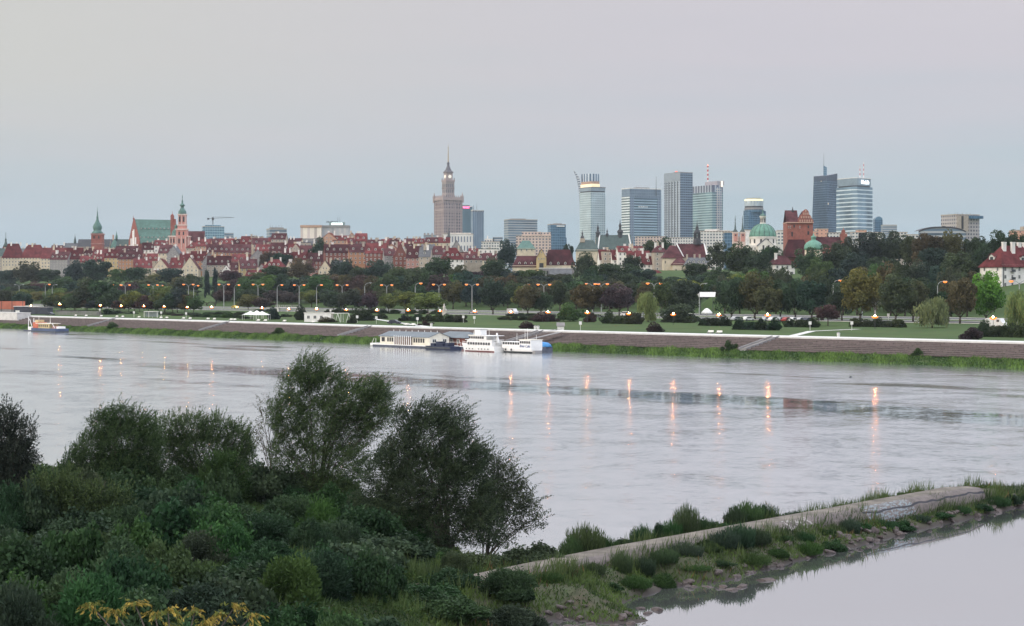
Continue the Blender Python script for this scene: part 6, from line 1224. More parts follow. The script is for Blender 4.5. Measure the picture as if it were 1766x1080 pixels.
#%%SECTION5
# ------------------------------------------------------------------ NEAR BANK
P0 = np.array([-1.55, 96.7]); PU_ = np.array([.627, .779]); PN = np.array([-.779, .627])
def wpt(px, py): d = CH*F/(py-HY); return np.array([(px-CX)/F*d, d])
riv = [wpt(-500, 760), wpt(0, 822), wpt(200, 838), wpt(430, 852), wpt(600, 880), wpt(760, 915)]
riv += [P0+PU_*t_+PN*w for t_, w in ((8, 6.5), (18, 5.), (30, 4.5), (42, 4.2), (52, 4.0), (60, 3.0), (66, 0.))]
inner = [wpt(1900, 838), wpt(1900, 858), wpt(1766, 873), wpt(1640, 901), wpt(1560, 918), wpt(1500, 936), wpt(1400, 962), wpt(1310, 985), wpt(1255, 1003), wpt(1200, 1012), wpt(1140, 1008), wpt(1110, 1030), wpt(1068, 1046), wpt(1100, 1058), wpt(1120, 1072), wpt(1040, 1078), wpt(960, 1066), wpt(905, 1082), wpt(850, 1140), wpt(760, 1400), wpt(600, 2300)]
poly = np.array(riv+[P0+PU_*82+PN*-6]+inner[1:]+[np.array([-45., 26.]), np.array([-70., 60.])])
def signed(X, Y):
    """distance to the land outline, positive inside"""
    d = np.full(X.shape, 1e9); ins = np.zeros(X.shape, bool); n = len(poly)
    for i in range(n):
        a, b = poly[i], poly[(i+1) % n]; e = b-a; t_ = np.clip(((X-a[0])*e[0]+(Y-a[1])*e[1])/(e@e), 0, 1)
        d = np.minimum(d, np.hypot(X-a[0]-e[0]*t_, Y-a[1]-e[1]*t_))
        c = ((a[1] > Y) != (b[1] > Y)) & (X < (b[0]-a[0])*(Y-a[1])/(b[1]-a[1]+1e-12)+a[0]); ins ^= c
    return np.where(ins, d, -d)
def nz(X, Y): return .25*np.sin(X*.9+1.3*np.sin(Y*.5))+.2*np.sin(Y*1.1+X*.4)+.12*np.sin(X*2.3-Y*1.7)+.08*np.sin(X*4.1+Y*3.3)
def pierq(X, Y): return (X-P0[0])*PU_[0]+(Y-P0[1])*PU_[1], (X-P0[0])*PN[0]+(Y-P0[1])*PN[1]
def nh(X, Y):
    D = signed(X, Y); D2 = D+nz(X, Y)*.8; t_, q = pierq(X, Y)
    main = 2.6*(1-np.exp(-np.maximum(D2, 0)/6.)); pier = 0
    w = np.clip((q+t_*.25+4-2)/10, 0, 1)*0; m = np.clip((-(X-2)+ (96-Y)*.15)/9, 0, 1); m = m*m*(3-2*m)
    low = np.where(np.abs(q) < 6, np.minimum(.5*np.maximum(D2, 0), 1.15), np.minimum(.3*np.maximum(D2, 0), 1.1))
    h = low*(1-m)+main*m
    h = np.where(D2 < 0, np.maximum(D2*.35, -1.6), h+.05*nz(X*2, Y*2)); return h
xs = np.arange(-75, 62, .55); ys = np.arange(26, 190, .55); XX, YY = np.meshgrid(xs, ys); HH = nh(XX, YY)
V = np.stack([XX, YY, HH], 2).reshape(-1, 3); nxn = len(xs); ii = np.arange((len(ys)-1)*nxn).reshape(len(ys)-1, nxn)[:, :-1].ravel()
Fq = np.stack([ii, ii+1, ii+1+nxn, ii+nxn], 1); keep = (HH.ravel()[Fq] > -1.55).any(1); Fq = Fq[keep]
me = bpy.data.meshes.new('bank'); me.from_pydata(V.tolist(), [], Fq.tolist()); me.polygons.foreach_set('use_smooth', [True]*len(Fq))
m, t, b = newmat('bank_soil'); tc = t.node('ShaderNodeTexCoord').outputs['Object']; n1 = t.noise(tc, .5, 5, .65).outputs[0]; n2 = t.noise(tc, 3.5, 4, .7).outputs[0]; z_ = t.xyz(tc)[2]
c = t.mix(t.maprange(n1, .4, .62), (.055, .075, .03), (.085, .070, .045)); c = t.mix(t.maprange(n2, .4, .7), c, (.045, .05, .028)); c = t.mix(t.maprange(z_, .05, .4), (.045, .036, .032), c)
t.put(b.inputs['Base Color'], c); b.inputs['Roughness'].default_value = .95; me.materials.append(m)
o = bpy.data.objects.new('terrain', me); COL.objects.link(o); tag(o, kind='structure')
# ---- stone training wall (pier): flat top, rounded batter towards the basin
PC = mat('pier_concrete', (.15, .13, .11), .92, .4, .7); 
m, t, b = newmat('graffiti_concrete'); uv = t.node('ShaderNodeUVMap').outputs[0]; u, v, _ = t.xyz(uv)
n = t.noise(uv, 1.3, 5, .7).outputs[0]; base = t.mix(t.maprange(n, .3, .7), (.085, .072, .07), (.18, .15, .138))
w1 = t.noise(t.mapping(uv, (1.2, 2.6, 1)), 2.2, 2, .5).outputs[0]
zone = t.math('MULTIPLY', t.math('GREATER_THAN', u, 38.), t.math('LESS_THAN', u, 44.5)); paint = t.math('MULTIPLY', zone, t.maprange(w1, .47, .56, 0, .75))
base = t.mix(paint, base, (.24, .29, .32)); z2 = t.math('MULTIPLY', t.math('GREATER_THAN', u, 27.5), t.math('LESS_THAN', u, 31.)); p2 = t.math('MULTIPLY', z2, t.maprange(t.noise(uv, 3.2, 1, .5).outputs[0], .53, .6, 0, .8)); base = t.mix(p2, base, (.36, .34, .32))
ln = t.math('ABSOLUTE', t.math('SUBTRACT', t.math('ADD', v, t.math('MULTIPLY', t.noise(uv, .5, 1).outputs[0], .5)), 1.0)); lm = t.math('MULTIPLY', t.math('LESS_THAN', ln, .07), t.math('MULTIPLY', t.math('GREATER_THAN', u, 37.5), t.math('LESS_THAN', u, 58.)))
base = t.mix(lm, base, (.03, .03, .04)); t.put(b.inputs['Base Color'], base); b.inputs['Roughness'].default_value = .85; GRAF = m
pier = empty('training_wall', (P0[0], P0[1], 0), 0, 'long concrete river wall with flat walkway and graffiti on its side', 'river wall')
prof = [(-.6, 1.68), (.62, 1.72)]; bat = [(-.6, 1.68), (-.9, 1.62), (-1.18, 1.46), (-1.36, 1.22), (-1.5, .9), (-1.58, .5), (-1.62, -.6)]
TT = [-8, -4, 0, 6, 12, 18, 24, 30, 36, 42, 48, 53, 56.5, 58.2]; SC = [1]*12+[.72, .1]; DZ = [0]*12+[-.18, -.7]
def loft(prof, name, m, flip=1, close=None):
    mb = MB()
    for i in range(len(TT)-1):
        u = 0
        for j in range(len(prof)-1):
            L = math.hypot(prof[j+1][0]-prof[j][0], prof[j+1][1]-prof[j][1])
            def q(ti, pj): w, z = prof[pj]; w = .0+(w)*SC[ti]; p = PU_*TT[ti]+PN*w; wob = .05*math.sin(TT[ti]*1.7)+.04*math.sin(TT[ti]*.61+2); return (p[0], p[1]+wob, max(z+DZ[ti]-max(0, (8-TT[ti]))*.02, -.6))
            mb.poly([q(i, j), q(i+1, j), q(i+1, j+1), q(i, j+1)], [(TT[i], u), (TT[i+1], u), (TT[i+1], u+L), (TT[i], u+L)]); u += L
    return mb.build(name, m, pier)
loft(prof, 'walkway', PC); loft(bat, 'sloping_face', GRAF); loft([(.62, 1.72), (.9, 1.5), (1.5, .5), (1.9, -.6)], 'river_face', PC)
# ------------------------------------------------------------------ rocks
def rockmesh(seed):
    import bmesh
    bm = bmesh.new(); bmesh.ops.create_icosphere(bm, subdivisions=2, radius=1); r = np.random.default_rng(seed)
    C = unit(5); D = r.uniform(.45, .8, 5)
    for v in bm.verts:
        p = np.array(v.co)
        for c_, d_ in zip(C, D):
            k_ = p@c_
            if k_ > d_: p = p-c_*(k_-d_)
        v.co = p*r.uniform(.93, 1.07)
    me = bpy.data.meshes.new('rock'); bm.to_mesh(me); bm.free(); me.materials.append(RK); return me
m, t, b = newmat('rock'); oi = t.node('ShaderNodeObjectInfo'); tc = t.node('ShaderNodeTexCoord').outputs['Object']; t.put(b.inputs['Base Color'], t.mix(t.maprange(t.noise(tc, 2.2, 5, .7).outputs[0], .3, .7), (.035, .028, .028), (.13, .10, .095))); b.inputs['Roughness'].default_value = .8; RK = m
RM = [rockmesh(i) for i in range(8)]
edge = [wpt(*q) for q in ((1900, 860), (1766, 873), (1640, 901), (1560, 918), (1500, 936), (1400, 962), (1310, 985), (1255, 1003))]; cum = [0]
for i in range(len(edge)-1): cum.append(cum[-1]+np.linalg.norm(edge[i+1]-edge[i]))
def along(tt): i = min(max(np.searchsorted(cum, tt)-1, 0), len(edge)-2); f = (tt-cum[i])/(cum[i+1]-cum[i]); return edge[i]*(1-f)+edge[i+1]*f
rd = random.Random(21); nr = 0; pts = []
for i in range(200):
    p = along(rd.uniform(0, cum[-1])); nrm_ = PN*(rd.uniform(-.35, .5)+(rd.random()**3)*1.2); pts.append((p+nrm_, .1+.3*rd.random()**2))
for i in range(26): p = wpt(rd.uniform(1045, 1255), 0+1008+rd.uniform(0, 10)); p = np.array([p[0], p[1]]); pts.append((p, rd.uniform(.1, .28)))
for i in range(30): p = wpt(rd.uniform(925, 1125), 1060+rd.uniform(-2, 22)); pts.append((p, rd.uniform(.1, .32)))
pts.sort(key=lambda q: q[0][0])
for i, (p, r) in enumerate(pts):
    z = float(nh(np.array([p[0]]), np.array([p[1]]))[0]); o = bpy.data.objects.new('rock', RM[i % 8]); COL.objects.link(o); o.location = (p[0], p[1], max(z, -.12)+r*.15); o.scale = (r*rd.uniform(.9, 1.6), r*rd.uniform(.8, 1.1), r*rd.uniform(.45, .8)); o.rotation_euler = (rd.uniform(-.3, .3), rd.uniform(-.3, .3), rd.uniform(0, 6.28))
    tag(o, f"{'large' if r > .3 else 'small'} dark stone, {ordn(i)} from left along the basin waterline", 'rock', 'stones along the waterline')
for i, (px, py, r, l) in enumerate(((1320, 1001, .45, 'flat dark stone alone in the calm basin water'), (1268, 997, .4, 'pale flat stone just off the shore in the basin'), (1246, 1013, .3, 'small dark stone in shallow water near flat pale one'), (1262, 1018, .3, 'round dark stone standing in the basin shallows'), (1279, 1012, .34, 'dark wedge stone in the basin shallows'), (1133, 1053, .36, 'dark stone off the little grassy point'), (1104, 1050, .22, 'tiny stone nearest the little grassy point'), (1116, 1058, .25, 'middle small stone off the little grassy point'))):
    p = wpt(px, py); o = bpy.data.objects.new('rock', RM[i]); COL.objects.link(o); o.location = (p[0], p[1], .02); o.scale = (r*1.3, r*.8, r*.45); o.rotation_euler = (0, 0, i); tag(o, l, 'rock', 'stones in the basin')
# ------------------------------------------------------------------ grasses and weeds as ground cover
def scatter(n, cond, hgt, wid, col, label, name='grass', lean=.4, tone=.5, zoff=.42, dens=None, xr=(-60, 58), yr=(40, 165)):
    X = rng.uniform(*xr, n); Y = rng.uniform(*yr, n); D = signed(X, Y); k_ = cond(X, Y, D) & (np.abs(X) < Y*.30+3); X, Y = X[k_], Y[k_]
    if dens is not None: q = rng.uniform(0, 1, len(X)) < dens(X, Y); X, Y = X[q], Y[q]
    Z = nh(X, Y); n = len(X); cl = np.sin(X*1.1+np.sin(Y*.8)*2)+np.sin(Y*.9+X*.35); h = hgt*rng.uniform(.5, 1.25, n)*(1+.25*cl)
    P = np.stack([X, Y, Z+h*zoff], 1); o = bpy.data.objects.new(name, leafmesh(name, P, unit(n)*lean+np.array([.08, 0, 1.]), h*1.1, wid*rng.uniform(.6, 1.4, n), tone+.18*cl+rng.uniform(-.3, .3, n))); COL.objects.link(o); o.color = (*col, 1); tag(o, label, name, kind='stuff'); return o
def offpath(X, Y): t_, q = pierq(X, Y); return ~((q < .62+.1*np.sin(X*3)) & (q > -.75+.15*np.sin(X*2.1)-.25*(t_ > 34)) & (t_ > -6) & (t_ < 59))
scatter(560000, lambda X, Y, D: (D > .12) & offpath(X, Y) & (X > -8), .30, .05, (.085, .135, .045), 'short green grass covering the slope beside river wall', lean=.8, xr=(-10, 50))
scatter(110000, lambda X, Y, D: (D > .8) & offpath(X, Y) & (X > -12) & (np.sin(X*.8+Y*.5) > -.2), .6, .045, (.075, .11, .05), 'tall thin grey-green weeds along the river wall', 'weeds', .3, xr=(-12, 48))
def band(X, Y, a, b): t_, q = pierq(X, Y); return (q > a) & (q < b) & (t_ > -4) & (t_ < 70)
wv = lambda X, Y: .5+.5*np.sin(X*.9+1.7*np.sin(Y*.37))
scatter(230000, lambda X, Y, D: (D > .2) & (band(X, Y, -2.4, -.7) | band(X, Y, .6, 2.0)) , .85, .040, (.070, .105, .05), 'tall weeds growing against both faces of the wall', 'weeds', .35, dens=lambda X, Y: wv(X, Y)**1.2+.12, xr=(-6, 48), yr=(86, 160))
scatter(26000, lambda X, Y, D: (D > .5) & offpath(X, Y) & (X > -2) & (np.sin(X*.5+2)+np.sin(Y*.33) > .3), .55, .05, (.15, .095, .055), 'reddish brown seeding grass in patches by wall', 'dry_grass', .5, xr=(-2, 48))
scatter(260000, lambda X, Y, D: (D > .2) & (X < -2), .5, .07, (.055, .095, .04), 'dense green undergrowth covering the near bank', 'undergrowth', 1.1, xr=(-52, -4), yr=(42, 160))
# ------------------------------------------------------------------ near shrubs and willows
def bush_mesh(n, leaf, K=26, flat=.75, broad=False):
    C = unit(K)*rng.uniform(.35, .8, (K, 1)); C[:, 2] = np.abs(C[:, 2])*flat; rad = rng.uniform(.2, .36, K); ci = rng.integers(0, K, n); D = unit(n); D[:, 2] = np.abs(D[:, 2])*.9-.15
    P = C[ci]+D*(rng.uniform(.5, 1., (n, 1))**.5)*rad[ci][:, None]; sp = rng.uniform(0, 1, n) < .16; P[sp] += np.array([0, 0, 1])*rng.uniform(.02, .17, (sp.sum(), 1)); P[:, 2] = np.maximum(P[:, 2], rng.uniform(0, .1, n))
    ct = rng.uniform(0, 1, K); out_ = np.clip(np.linalg.norm(P, axis=1), 0, 1); T = (unit(n)+D*.3) if broad else D*.7+unit(n)*.7+np.array([0, 0, .4])
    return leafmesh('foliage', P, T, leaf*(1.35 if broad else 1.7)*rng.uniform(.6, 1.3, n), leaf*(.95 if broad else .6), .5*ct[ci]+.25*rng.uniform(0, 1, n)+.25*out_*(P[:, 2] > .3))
BM = [bush_mesh(17000, .052) for _ in range(2)]+[bush_mesh(12000, .062, broad=True) for _ in range(3)]+[bush_mesh(8000, .085, K=18, broad=True)]
SM = []
for i in range(3):
    mb = MB(); r_ = random.Random(i+40)
    for k_ in range(9): a = r_.uniform(0, 6.28); q = r_.uniform(.2, .6); mb.tube([(0, 0, -.1), (math.cos(a)*q*.5, math.sin(a)*q*.5, .35), (math.cos(a)*q, math.sin(a)*q, .8)], .014, .004, 4)
    SM.append(mb.mesh('stems', BARK))
NEARC = {0: (.034, .076, .034), 1: (.028, .060, .034), 2: (.044, .096, .036), 3: (.054, .086, .052), 4: (.038, .066, .043)}; NCN = {0: 'deep green', 1: 'dark green', 2: 'fresh green', 3: 'grey-green', 4: 'dusky'}
rd = random.Random(77); BL_ = []
for row, (d0, n) in enumerate(((132, 15), (120, 15), (110, 14), (101, 13), (93, 12), (86, 10), (79, 9), (73, 8))):
    for i in range(n):
        d = d0+rd.uniform(-3, 3); xmax = (1.5 if d > 95 else 0.5)-(0 if d > 84 else (84-d)*.1); px0 = -25; x0 = (px0-CX)/F*d; x = x0+(xmax-x0)*(i+rd.uniform(.2, .8))/n
        if d > 112 and x > -6: continue
        r = rd.uniform(1.9, 3.4); h = rd.uniform(1.7, 3.3)*(1.25 if x < -14 else 1.)
        if x > -5: h *= .62; r *= .8
        BL_.append((row, x, d, r, h, rd.randrange(5)))
RN_ = ['rearmost', 'second rearmost', 'third rearmost', 'fourth rearmost', 'fourth nearest', 'third nearest', 'second nearest', 'nearest']
def tuft_mesh(n, L):
    a = rng.uniform(0, 6.283, n); r0 = rng.uniform(0, 1, n)**.7*.75; h = rng.uniform(.25, 1., n)*(1.1-.45*r0); lean = r0*.45
    P = np.stack([np.cos(a)*(r0+lean*h*.6), np.sin(a)*(r0+lean*h*.6), h*rng.uniform(.25, .95, n)], 1); T = np.stack([np.cos(a)*lean, np.sin(a)*lean, np.ones(n)], 1)+unit(n)*.38
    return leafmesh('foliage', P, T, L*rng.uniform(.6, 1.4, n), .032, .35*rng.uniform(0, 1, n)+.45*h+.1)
TM = [tuft_mesh(5200, .19) for _ in range(3)]
def near_z(x, y): return float(nh(np.array([float(x)]), np.array([float(y)]))[0])
cnt = {}
def near_shrub(x, y, r, h, c, label, group='bushes of the near bank thicket', cat='bush', zr=None, tuft=False):
    e = empty('shrub', (x, y, near_z(x, y)-.15), rd.uniform(0, 6.28), label, cat, group); child('foliage', rd.choice(TM if tuft else BM), e, (0, 0, 0), (r, r*.9, h), color=[q*rd.uniform(.85, 1.15) for q in NEARC[c]]); child('stems', rd.choice(SM), e, (0, 0, 0), (r*.8, r*.8, h*.6)); return e
for (row, x, d, r, h, c) in sorted(BL_, key=lambda q: (q[0], q[1]/q[2])):
    i = cnt.get(row, 0); cnt[row] = i+1; near_shrub(x, d, r, h, c, f"{NCN[c]} bush in the near thicket, {ordn(i)} from left in the {RN_[row]} row")
# shrubs and weed clumps along the wall
def at_q(px, q): r_ = (px-CX)/F; d = (q+PN[0]*P0[0]+PN[1]*P0[1])/(r_*PN[0]+PN[1]); return r_*d, d
WALLSIDE = {'along the river side of the wall': [(q_, px, tp, w, c) for q_, (px, tp, w, c) in [(1.9, k) for k in ((930,955,50,0),(962,945,60,2),(985,925,50,3),(1010,902,80,3),(1045,925,50,0),(1078,915,60,1),(1108,904,50,1),(1133,882,30,1),(1156,896,50,0),(1184,868,58,3),(1214,892,52,0),(1243,886,66,0),(1268,874,50,4),(1288,864,70,3),(1318,867,60,0),(1346,874,60,0),(1372,880,40,1),(1506,853,34,2),(1526,849,28,0),(1558,832,46,2),(1584,843,26,0))]],
 'on the slope below the walkway': [(q_, px, tp, w, c) for q_, (px, tp, w, c) in [(-2.1, k) for k in ((868,966,60,3),(902,975,60,2),(945,978,70,0),(985,972,50,3),(1022,962,50,3),(1072,938,44,3),(1110,948,50,4),(1146,938,60,3),(1182,926,70,3),(1220,920,60,0),(1250,902,60,4),(1276,888,66,4),(1306,902,60,4),(1345,918,50,0),(1385,912,50,0),(1425,902,50,0),(1466,884,40,3),(1490,892,40,0),(1520,890,50,0),(1548,886,60,0),(1585,884,50,4),(1620,876,56,0),(1655,868,50,2),(1690,860,50,0),(1722,850,50,0),(1744,842,40,1),(1768,848,50,1))]],
 'just above the basin stones': [(q_, px, tp, w, c) for q_, (px, tp, w, c) in [(-3.6, k) for k in ((1000,1002,70,2),(1050,995,60,0),(1095,985,70,2),(1148,972,80,0),(1196,975,70,2),(1238,962,80,0),(1296,948,80,2),(1345,938,70,0),(1392,926,60,2),(1436,915,56,0))]]}
for side, L_ in WALLSIDE.items():
    for i, (q_, px, tp, w, c) in enumerate(sorted(L_, key=lambda k: k[1])):
        x, y = at_q(px, q_); h = max(.35, CH+(HY-tp)*y/F-near_z(x, y)+.1)
        near_shrub(x, y, w/2*y/F*1.05, h*((.85 if q_ < -2 else 1.1) if (tf := (c in (3, 4) or (i % 2 == 0))) else .85), c, f"{NCN[c]} {'tall' if h > 1.5 else 'low'} {'weedy tuft' if tf else 'shrub'}, {ordn(i)} from left {side}", 'shrubs along the river wall', 'shrub', tuft=tf)
for (px, py, w, h, c, lab) in ((780, 1000, 2.4, 2.0, 3, 'feathery grey-green bush left of the walkway start'), (1098, 1062, .8, .6, 2, 'tiny bright tuft on the cove point'), (780, 1050, 2.2, 1.3, 3, 'soft grey-green weeds at the bottom edge'), (870, 1062, 1.6, 1., 2, 'bright flowering weeds at the bottom edge'), (640, 1055, 2.2, 1.2, 2, 'green bush at bottom edge left of soft weeds'), (980, 1045, 2.2, .7, 2, 'wide low green bush on the grassy point')):
    d = 14.9*F/(py-HY); near_shrub((px-CX)/F*d, d, w/2*1.1, h*.75, c, lab, 'shrubs along the river wall', 'shrub')
def near_tree(name, label, px, d, lumps, nsp, leafL, leafW, color, wind=(.35, 0, .25), stems=8, seed=1, spread=1., density=26, cat='tree', group='near bank trees', tw=.07, bark=BARK, spray=.55):
    """lumps: (px, py, half width px, half height px, depth offset m) in photo columns/rows at distance d"""
    global rng
    rng = np.random.default_rng(seed); rr = random.Random(seed); k_ = d/F; x0 = (px-CX)*k_; z0 = near_z(x0, d); e = empty(name, (x0, d, z0-.1), 0, label, cat, group)
    LC = np.array([((a-CX)*k_-x0, y_, CH+(HY-b_)*k_-z0) for a, b_, w, h, y_ in lumps]); LR = np.array([(w*k_, (w+h)/2*k_*.95, h*k_) for a, b_, w, h, y_ in lumps]); vol = LR.prod(1)**.75; pr = vol/vol.sum()
    nsp = int(nsp*2.6); m_ = max(8, density//2); li = rng.choice(len(lumps), nsp, p=pr); D = unit(nsp); C = LC[li]+D*LR[li]*(rng.uniform(.08, 1., (nsp, 1))**.42)
    C = C[C[:, 2] > .1]; nsp = len(C); out_ = C-np.array([0, 0, LC[:, 2].mean()*.6]); out_ /= np.linalg.norm(out_, axis=1, keepdims=True)
    dirs = out_*.55+unit(nsp)*.75+np.array(wind)*1.0; dirs /= np.linalg.norm(dirs, axis=1, keepdims=True)
    tpos = np.tile(np.linspace(0, 1, m_), nsp); Cr = np.repeat(C, m_, 0); Dr = np.repeat(dirs, m_, 0); Ls = np.repeat(rng.uniform(.5, 1.3, nsp), m_)*spray*.85
    P = Cr+Dr*(tpos*Ls)[:, None]+unit(nsp*m_)*.17*rng.uniform(.2, 1, (nsp*m_, 1)); P[:, 2] -= .2*(tpos*Ls)**2
    # long leafy shoots that break the outline, bent with the wind
    ns = int(nsp*.10); li = rng.choice(len(lumps), ns, p=pr); D = unit(ns); D[:, 2] = np.abs(D[:, 2])*1.1; D += np.array(wind)*.6; D /= np.linalg.norm(D, axis=1, keepdims=True)
    S0 = LC[li]+D*LR[li]*.75; mm = 22; q_ = np.tile(np.linspace(0, 1, mm), ns); LL = np.repeat(rng.uniform(.6, 1.5, ns), mm); dd = D*.5+np.array(wind)*1.1+np.array([0, 0, .45]); dd /= np.linalg.norm(dd, axis=1, keepdims=True); DR = np.repeat(dd, mm, 0)
    P3 = np.repeat(S0, mm, 0)+DR*(q_*LL)[:, None]+unit(ns*mm)*.05; P3[:, 2] -= .22*(q_**2)*LL; P3[:, 0] += .12*(q_**2)*LL*(1 if wind[0] > .2 else 0)
    P = np.concatenate([P, P3]); Dr = np.concatenate([Dr, DR]); n0_ = nsp*m_
    T = Dr*.8+unit(len(P))*np.where(np.arange(len(P)) < n0_, .8, .4)[:, None]+np.array([0, 0, -.1]); tone = np.repeat(rng.uniform(0, .8, nsp), m_)+rng.uniform(-.2, .25, nsp*m_); tone = np.concatenate([tone, rng.uniform(.3, .9, ns*mm)])
    me = leafmesh('crown', P, T, leafL*.8*rng.uniform(.7, 1.3, len(P)), leafW*.95, tone); child('crown', me, e, color=color)
    mb = MB(); tips = [LC[i]+np.array([rr.uniform(-.5, .5)*LR[i][0], rr.uniform(-.4, .4)*LR[i][1], rr.uniform(-.3, .75)*LR[i][2]]) for i in [rr.randrange(len(lumps)) for _ in range(stems)]]
    br = MB()
    for q in tips:
        q = Vector(q); b0_ = Vector((rr.uniform(-.3, .3)*spread, rr.uniform(-.2, .2)*spread, 0)); mid = b0_.lerp(q, .45)+Vector((-(q.x-b0_.x)*.12, 0, q.z*.10)); mb.tube([b0_, b0_.lerp(mid, .5)+Vector((0, 0, .15)), mid, mid.lerp(q, .55)+Vector((0, 0, .1)), q], tw, .012, 6)
        for _ in range(5):
            f = rr.uniform(.4, .95); s_ = mid.lerp(q, (f-.4)/.6); v_ = Vector((rr.uniform(-.7, .9), rr.uniform(-.6, .6), rr.uniform(.3, 1))).normalized()*rr.uniform(.6, 1.6); br.tube([s_, s_+v_*.5+Vector((0, 0, .08)), s_+v_], .018, .005, 4)
    mb.build('trunk', bark, e, True); br.build('branches', bark, e, True); return e
near_tree('willow_tree', 'tall airy many-stemmed willow leaning right, highest on the near bank', 548, 122, [(535,640,34,30,0),(508,668,30,34,0),(560,672,42,36,.5),(600,690,40,32,0),(640,672,32,24,0),(500,725,34,40,0),(545,735,46,48,0),(598,745,46,44,1),(640,715,34,40,.5),(485,780,24,36,0),(530,800,38,44,0),(590,810,46,46,0),(476,712,16,34,-.5),(655,690,22,30,0),(560,850,60,30,0)],
    2700, .21, .044, (.072, .112, .056), (.45, 0, .25), 22, 3, 1.3, 22)
near_tree('willow_tree', 'dense dark willow with windswept top right of the tall one', 770, 112, [(745,712,40,24,0),(700,728,34,30,0),(785,730,34,28,0),(740,760,62,44,0),(690,790,46,46,0),(790,790,46,46,0),(740,830,70,56,0),(800,850,50,60,0),(700,860,56,50,0),(660,820,36,50,1),(822,790,22,26,0),(760,905,80,40,0),(830,900,40,40,-.5),(640,880,50,40,.5)],
    2900, .19, .048, (.050, .074, .048), (.45, 0, .2), 18, 4, 1.2, 24, tw=.09)
near_tree('willow_tree', 'loose spreading tree with fine leaves at right end of thicket', 835, 114, [(840,800,26,22,0),(868,818,28,24,.3),(893,838,20,16,.2),(905,870,26,20,0),(880,870,34,30,0),(925,898,16,12,0),(850,860,36,44,0),(895,905,26,12,0),(862,925,26,14,-.3),(835,880,34,50,0)],
    850, .13, .060, (.058, .076, .050), (.3, 0, .1), 16, 5, .8, 20, tw=.05, spray=.42)
near_tree('willow_tree', 'feathery green willow left of centre, widest crown', 355, 134, [(330,740,40,26,0),(285,745,36,26,0),(375,742,36,24,0),(410,765,26,34,0),(350,785,60,40,0),(290,790,46,40,0),(400,810,34,40,0),(345,830,70,30,0),(425,790,14,44,0)],
    2000, .20, .048, (.070, .110, .054), (.2, 0, .5), 16, 6, 1.5, 22)
near_tree('willow_tree', 'round-topped dark willow standing left of the feathery one', 205, 130, [(205,718,30,22,0),(180,735,34,26,0),(240,738,30,26,0),(210,765,52,40,0),(160,780,36,34,0),(255,780,30,34,0),(130,800,26,24,0),(205,820,70,40,0),(118,830,24,26,0)],
    1900, .19, .050, (.058, .098, .048), (.25, 0, .45), 14, 7, 1.3, 22)
near_tree('tree', 'dark tree with fine dry twigs at the left frame edge', 8, 108, [(8,730,26,28,0),(35,752,26,30,0),(-20,750,34,40,0),(45,790,22,26,0),(10,800,44,46,0),(-30,830,44,60,0),(20,860,44,50,0)],
    1300, .16, .060, (.040, .052, .048), (.1, 0, .5), 14, 8, 1., 22)
near_tree('tree', 'leafy pale green tree in front of the round-topped willow', 110, 104, [(100,850,50,34,0),(150,870,44,34,-.5),(60,880,40,40,0),(110,910,70,40,0),(190,870,40,30,0),(160,930,60,34,0)],
    1500, .16, .075, (.062, .095, .045), (.0, 0, .5), 10, 9, 1., 20)
near_tree('bare_sapling', 'leaning thin sapling with sparse leaves between willows', 470, 124, [(458,700,16,24,0),(450,745,14,26,0),(470,790,18,26,0),(462,830,16,26,0)],
    46, .16, .05, (.085, .09, .055), (-.3, 0, .5), 9, 10, .6, 12, tw=.04, group=None)
near_tree('tree', 'small dark bushy tree between feathery willow and tall willow', 388, 120, [(385,808,30,22,0),(370,840,34,26,0),(405,840,26,26,0)],
    800, .15, .07, (.045, .085, .035), (0, 0, .4), 8, 12, .8, 20)
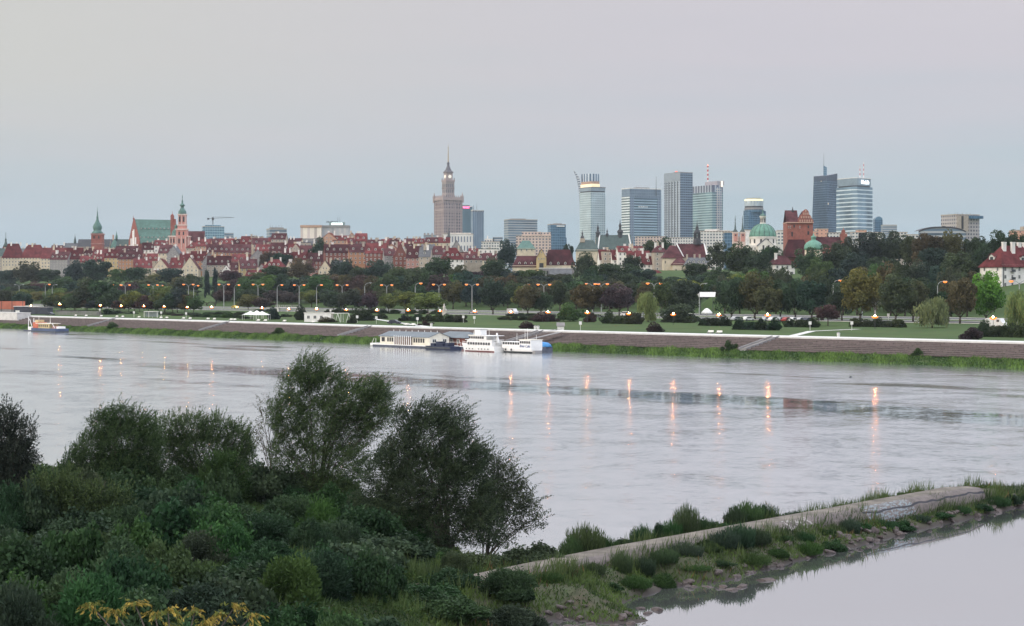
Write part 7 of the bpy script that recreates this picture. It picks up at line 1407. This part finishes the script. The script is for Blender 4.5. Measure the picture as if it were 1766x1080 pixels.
# yellowing tree top right below the viewpoint
def yellow_tree():
    r = np.random.default_rng(5); e = empty('yellowing_tree', ((300-CX)/F*44, 44, near_z(-8, 44)), 0, 'yellowing broadleaf tree top poking up at the bottom left edge', 'tree'); x0, y0, z0 = e.location; k_ = 44/F
    P = []; Tn = []; tone = []; mb = MB(); Tt = Vector((0, 0, 4.5)); mb.tube([(0, 0, -.5), (.1, 0, 3), (0, 0, 5.5)], .14, .08, 8)
    for (px, py) in [(150, 1052), (190, 1062), (228, 1048), (262, 1066), (300, 1046), (338, 1054), (372, 1070), (402, 1050), (436, 1060), (350, 1078), (210, 1085), (285, 1085), (420, 1085), (160, 1090), (320, 1100), (380, 1100), (240, 1108)]:
        y_ = r.uniform(-.8, .8); c = np.array([(px-CX)*k_-x0, y_, CH+(HY-py)*k_-z0]); mb.tube([(0, 0, 4.5), (c[0]*.5, c[1]*.5, 4.5+(c[2]-4.5)*.6), tuple(c)], .05, .012, 5)
        for j in range(13):      # compound leaf: rachis with drooping leaflets
            a = r.uniform(0, 6.28); dv = np.array([math.cos(a), math.sin(a)*.8, r.uniform(-.1, .8)]); L = r.uniform(.22, .42)
            for q in range(7):
                f = (q+1)/7; p = c+dv*L*f+np.array([0, 0, -.18*f*f]); P.append(p+r.normal(size=3)*.015); Tn.append(dv*.5+np.array([r.uniform(-.5, .5), r.uniform(-.5, .5), -.6])); tone.append(r.uniform(.2, 1))
    P = np.array(P); Tn = np.array(Tn); tone = np.array(tone); gm = np.repeat(r.uniform(0, 1, len(P)//7), 7) < .38
    for nm, k_, col_ in (('yellow_leaves', ~gm, (.26, .205, .06)), ('olive_leaves', gm, (.12, .14, .045))):
        child(nm, leafmesh(nm, P[k_], Tn[k_], .13, .05, tone[k_]), e, color=col_)
    mb.build('trunk', BARK, e, True)
yellow_tree()
# windows large enough to show their panes: frame part with its own glass sub-part
mb = MB(); 
for a, b, c_, d_ in ((-.5, -.36, 0, 1), (.36, .5, 0, 1), (-.36, .36, 0, .09), (-.36, .36, .9, 1)): mb.box(a, b, -.08, .12, c_, d_)
mb.box(-.03, .03, -.085, -.04, .09, .9); WINF = mb.mesh('window', [WFR]); mb = MB(); mb.box(-.37, .37, -.05, .1, .08, .91); PANE = mb.mesh('pane', [GLASS])
for o in [q for q in bpy.data.objects if q.name.startswith('window') and q.parent]:
    if re.match('white_house|houseboat|floating_pavilion|kiosk|convent|cream_church|domed_church|passenger_ship|baroque_church', o.parent.name) and o.data == WIN:
        o.data = WINF; child('pane', PANE, o)
# ------------------------------------------------------------------ haze
mb = MB(); mb.box(-4600, 5600, -450, 9300, -4.2, 330)
m = bpy.data.materials.new('haze'); m.use_nodes = True; t = NT(m.node_tree); t.n.clear(); o_ = t.node('ShaderNodeOutputMaterial'); v = t.node('ShaderNodeVolumePrincipled')
v.inputs['Color'].default_value = (.80, .90, 1, 1); v.inputs['Density'].default_value = .000036; v.inputs['Anisotropy'].default_value = 0; t.l.new(v.outputs[0], o_.inputs[1])
o = mb.build('haze', m); tag(o, kind='stuff')
for l, n in LABELS.items():
    if len(n) > 1: print('SHARED LABEL', l, n)
print('OBJECTS', len(bpy.data.objects), 'MESHES', len(bpy.data.meshes))
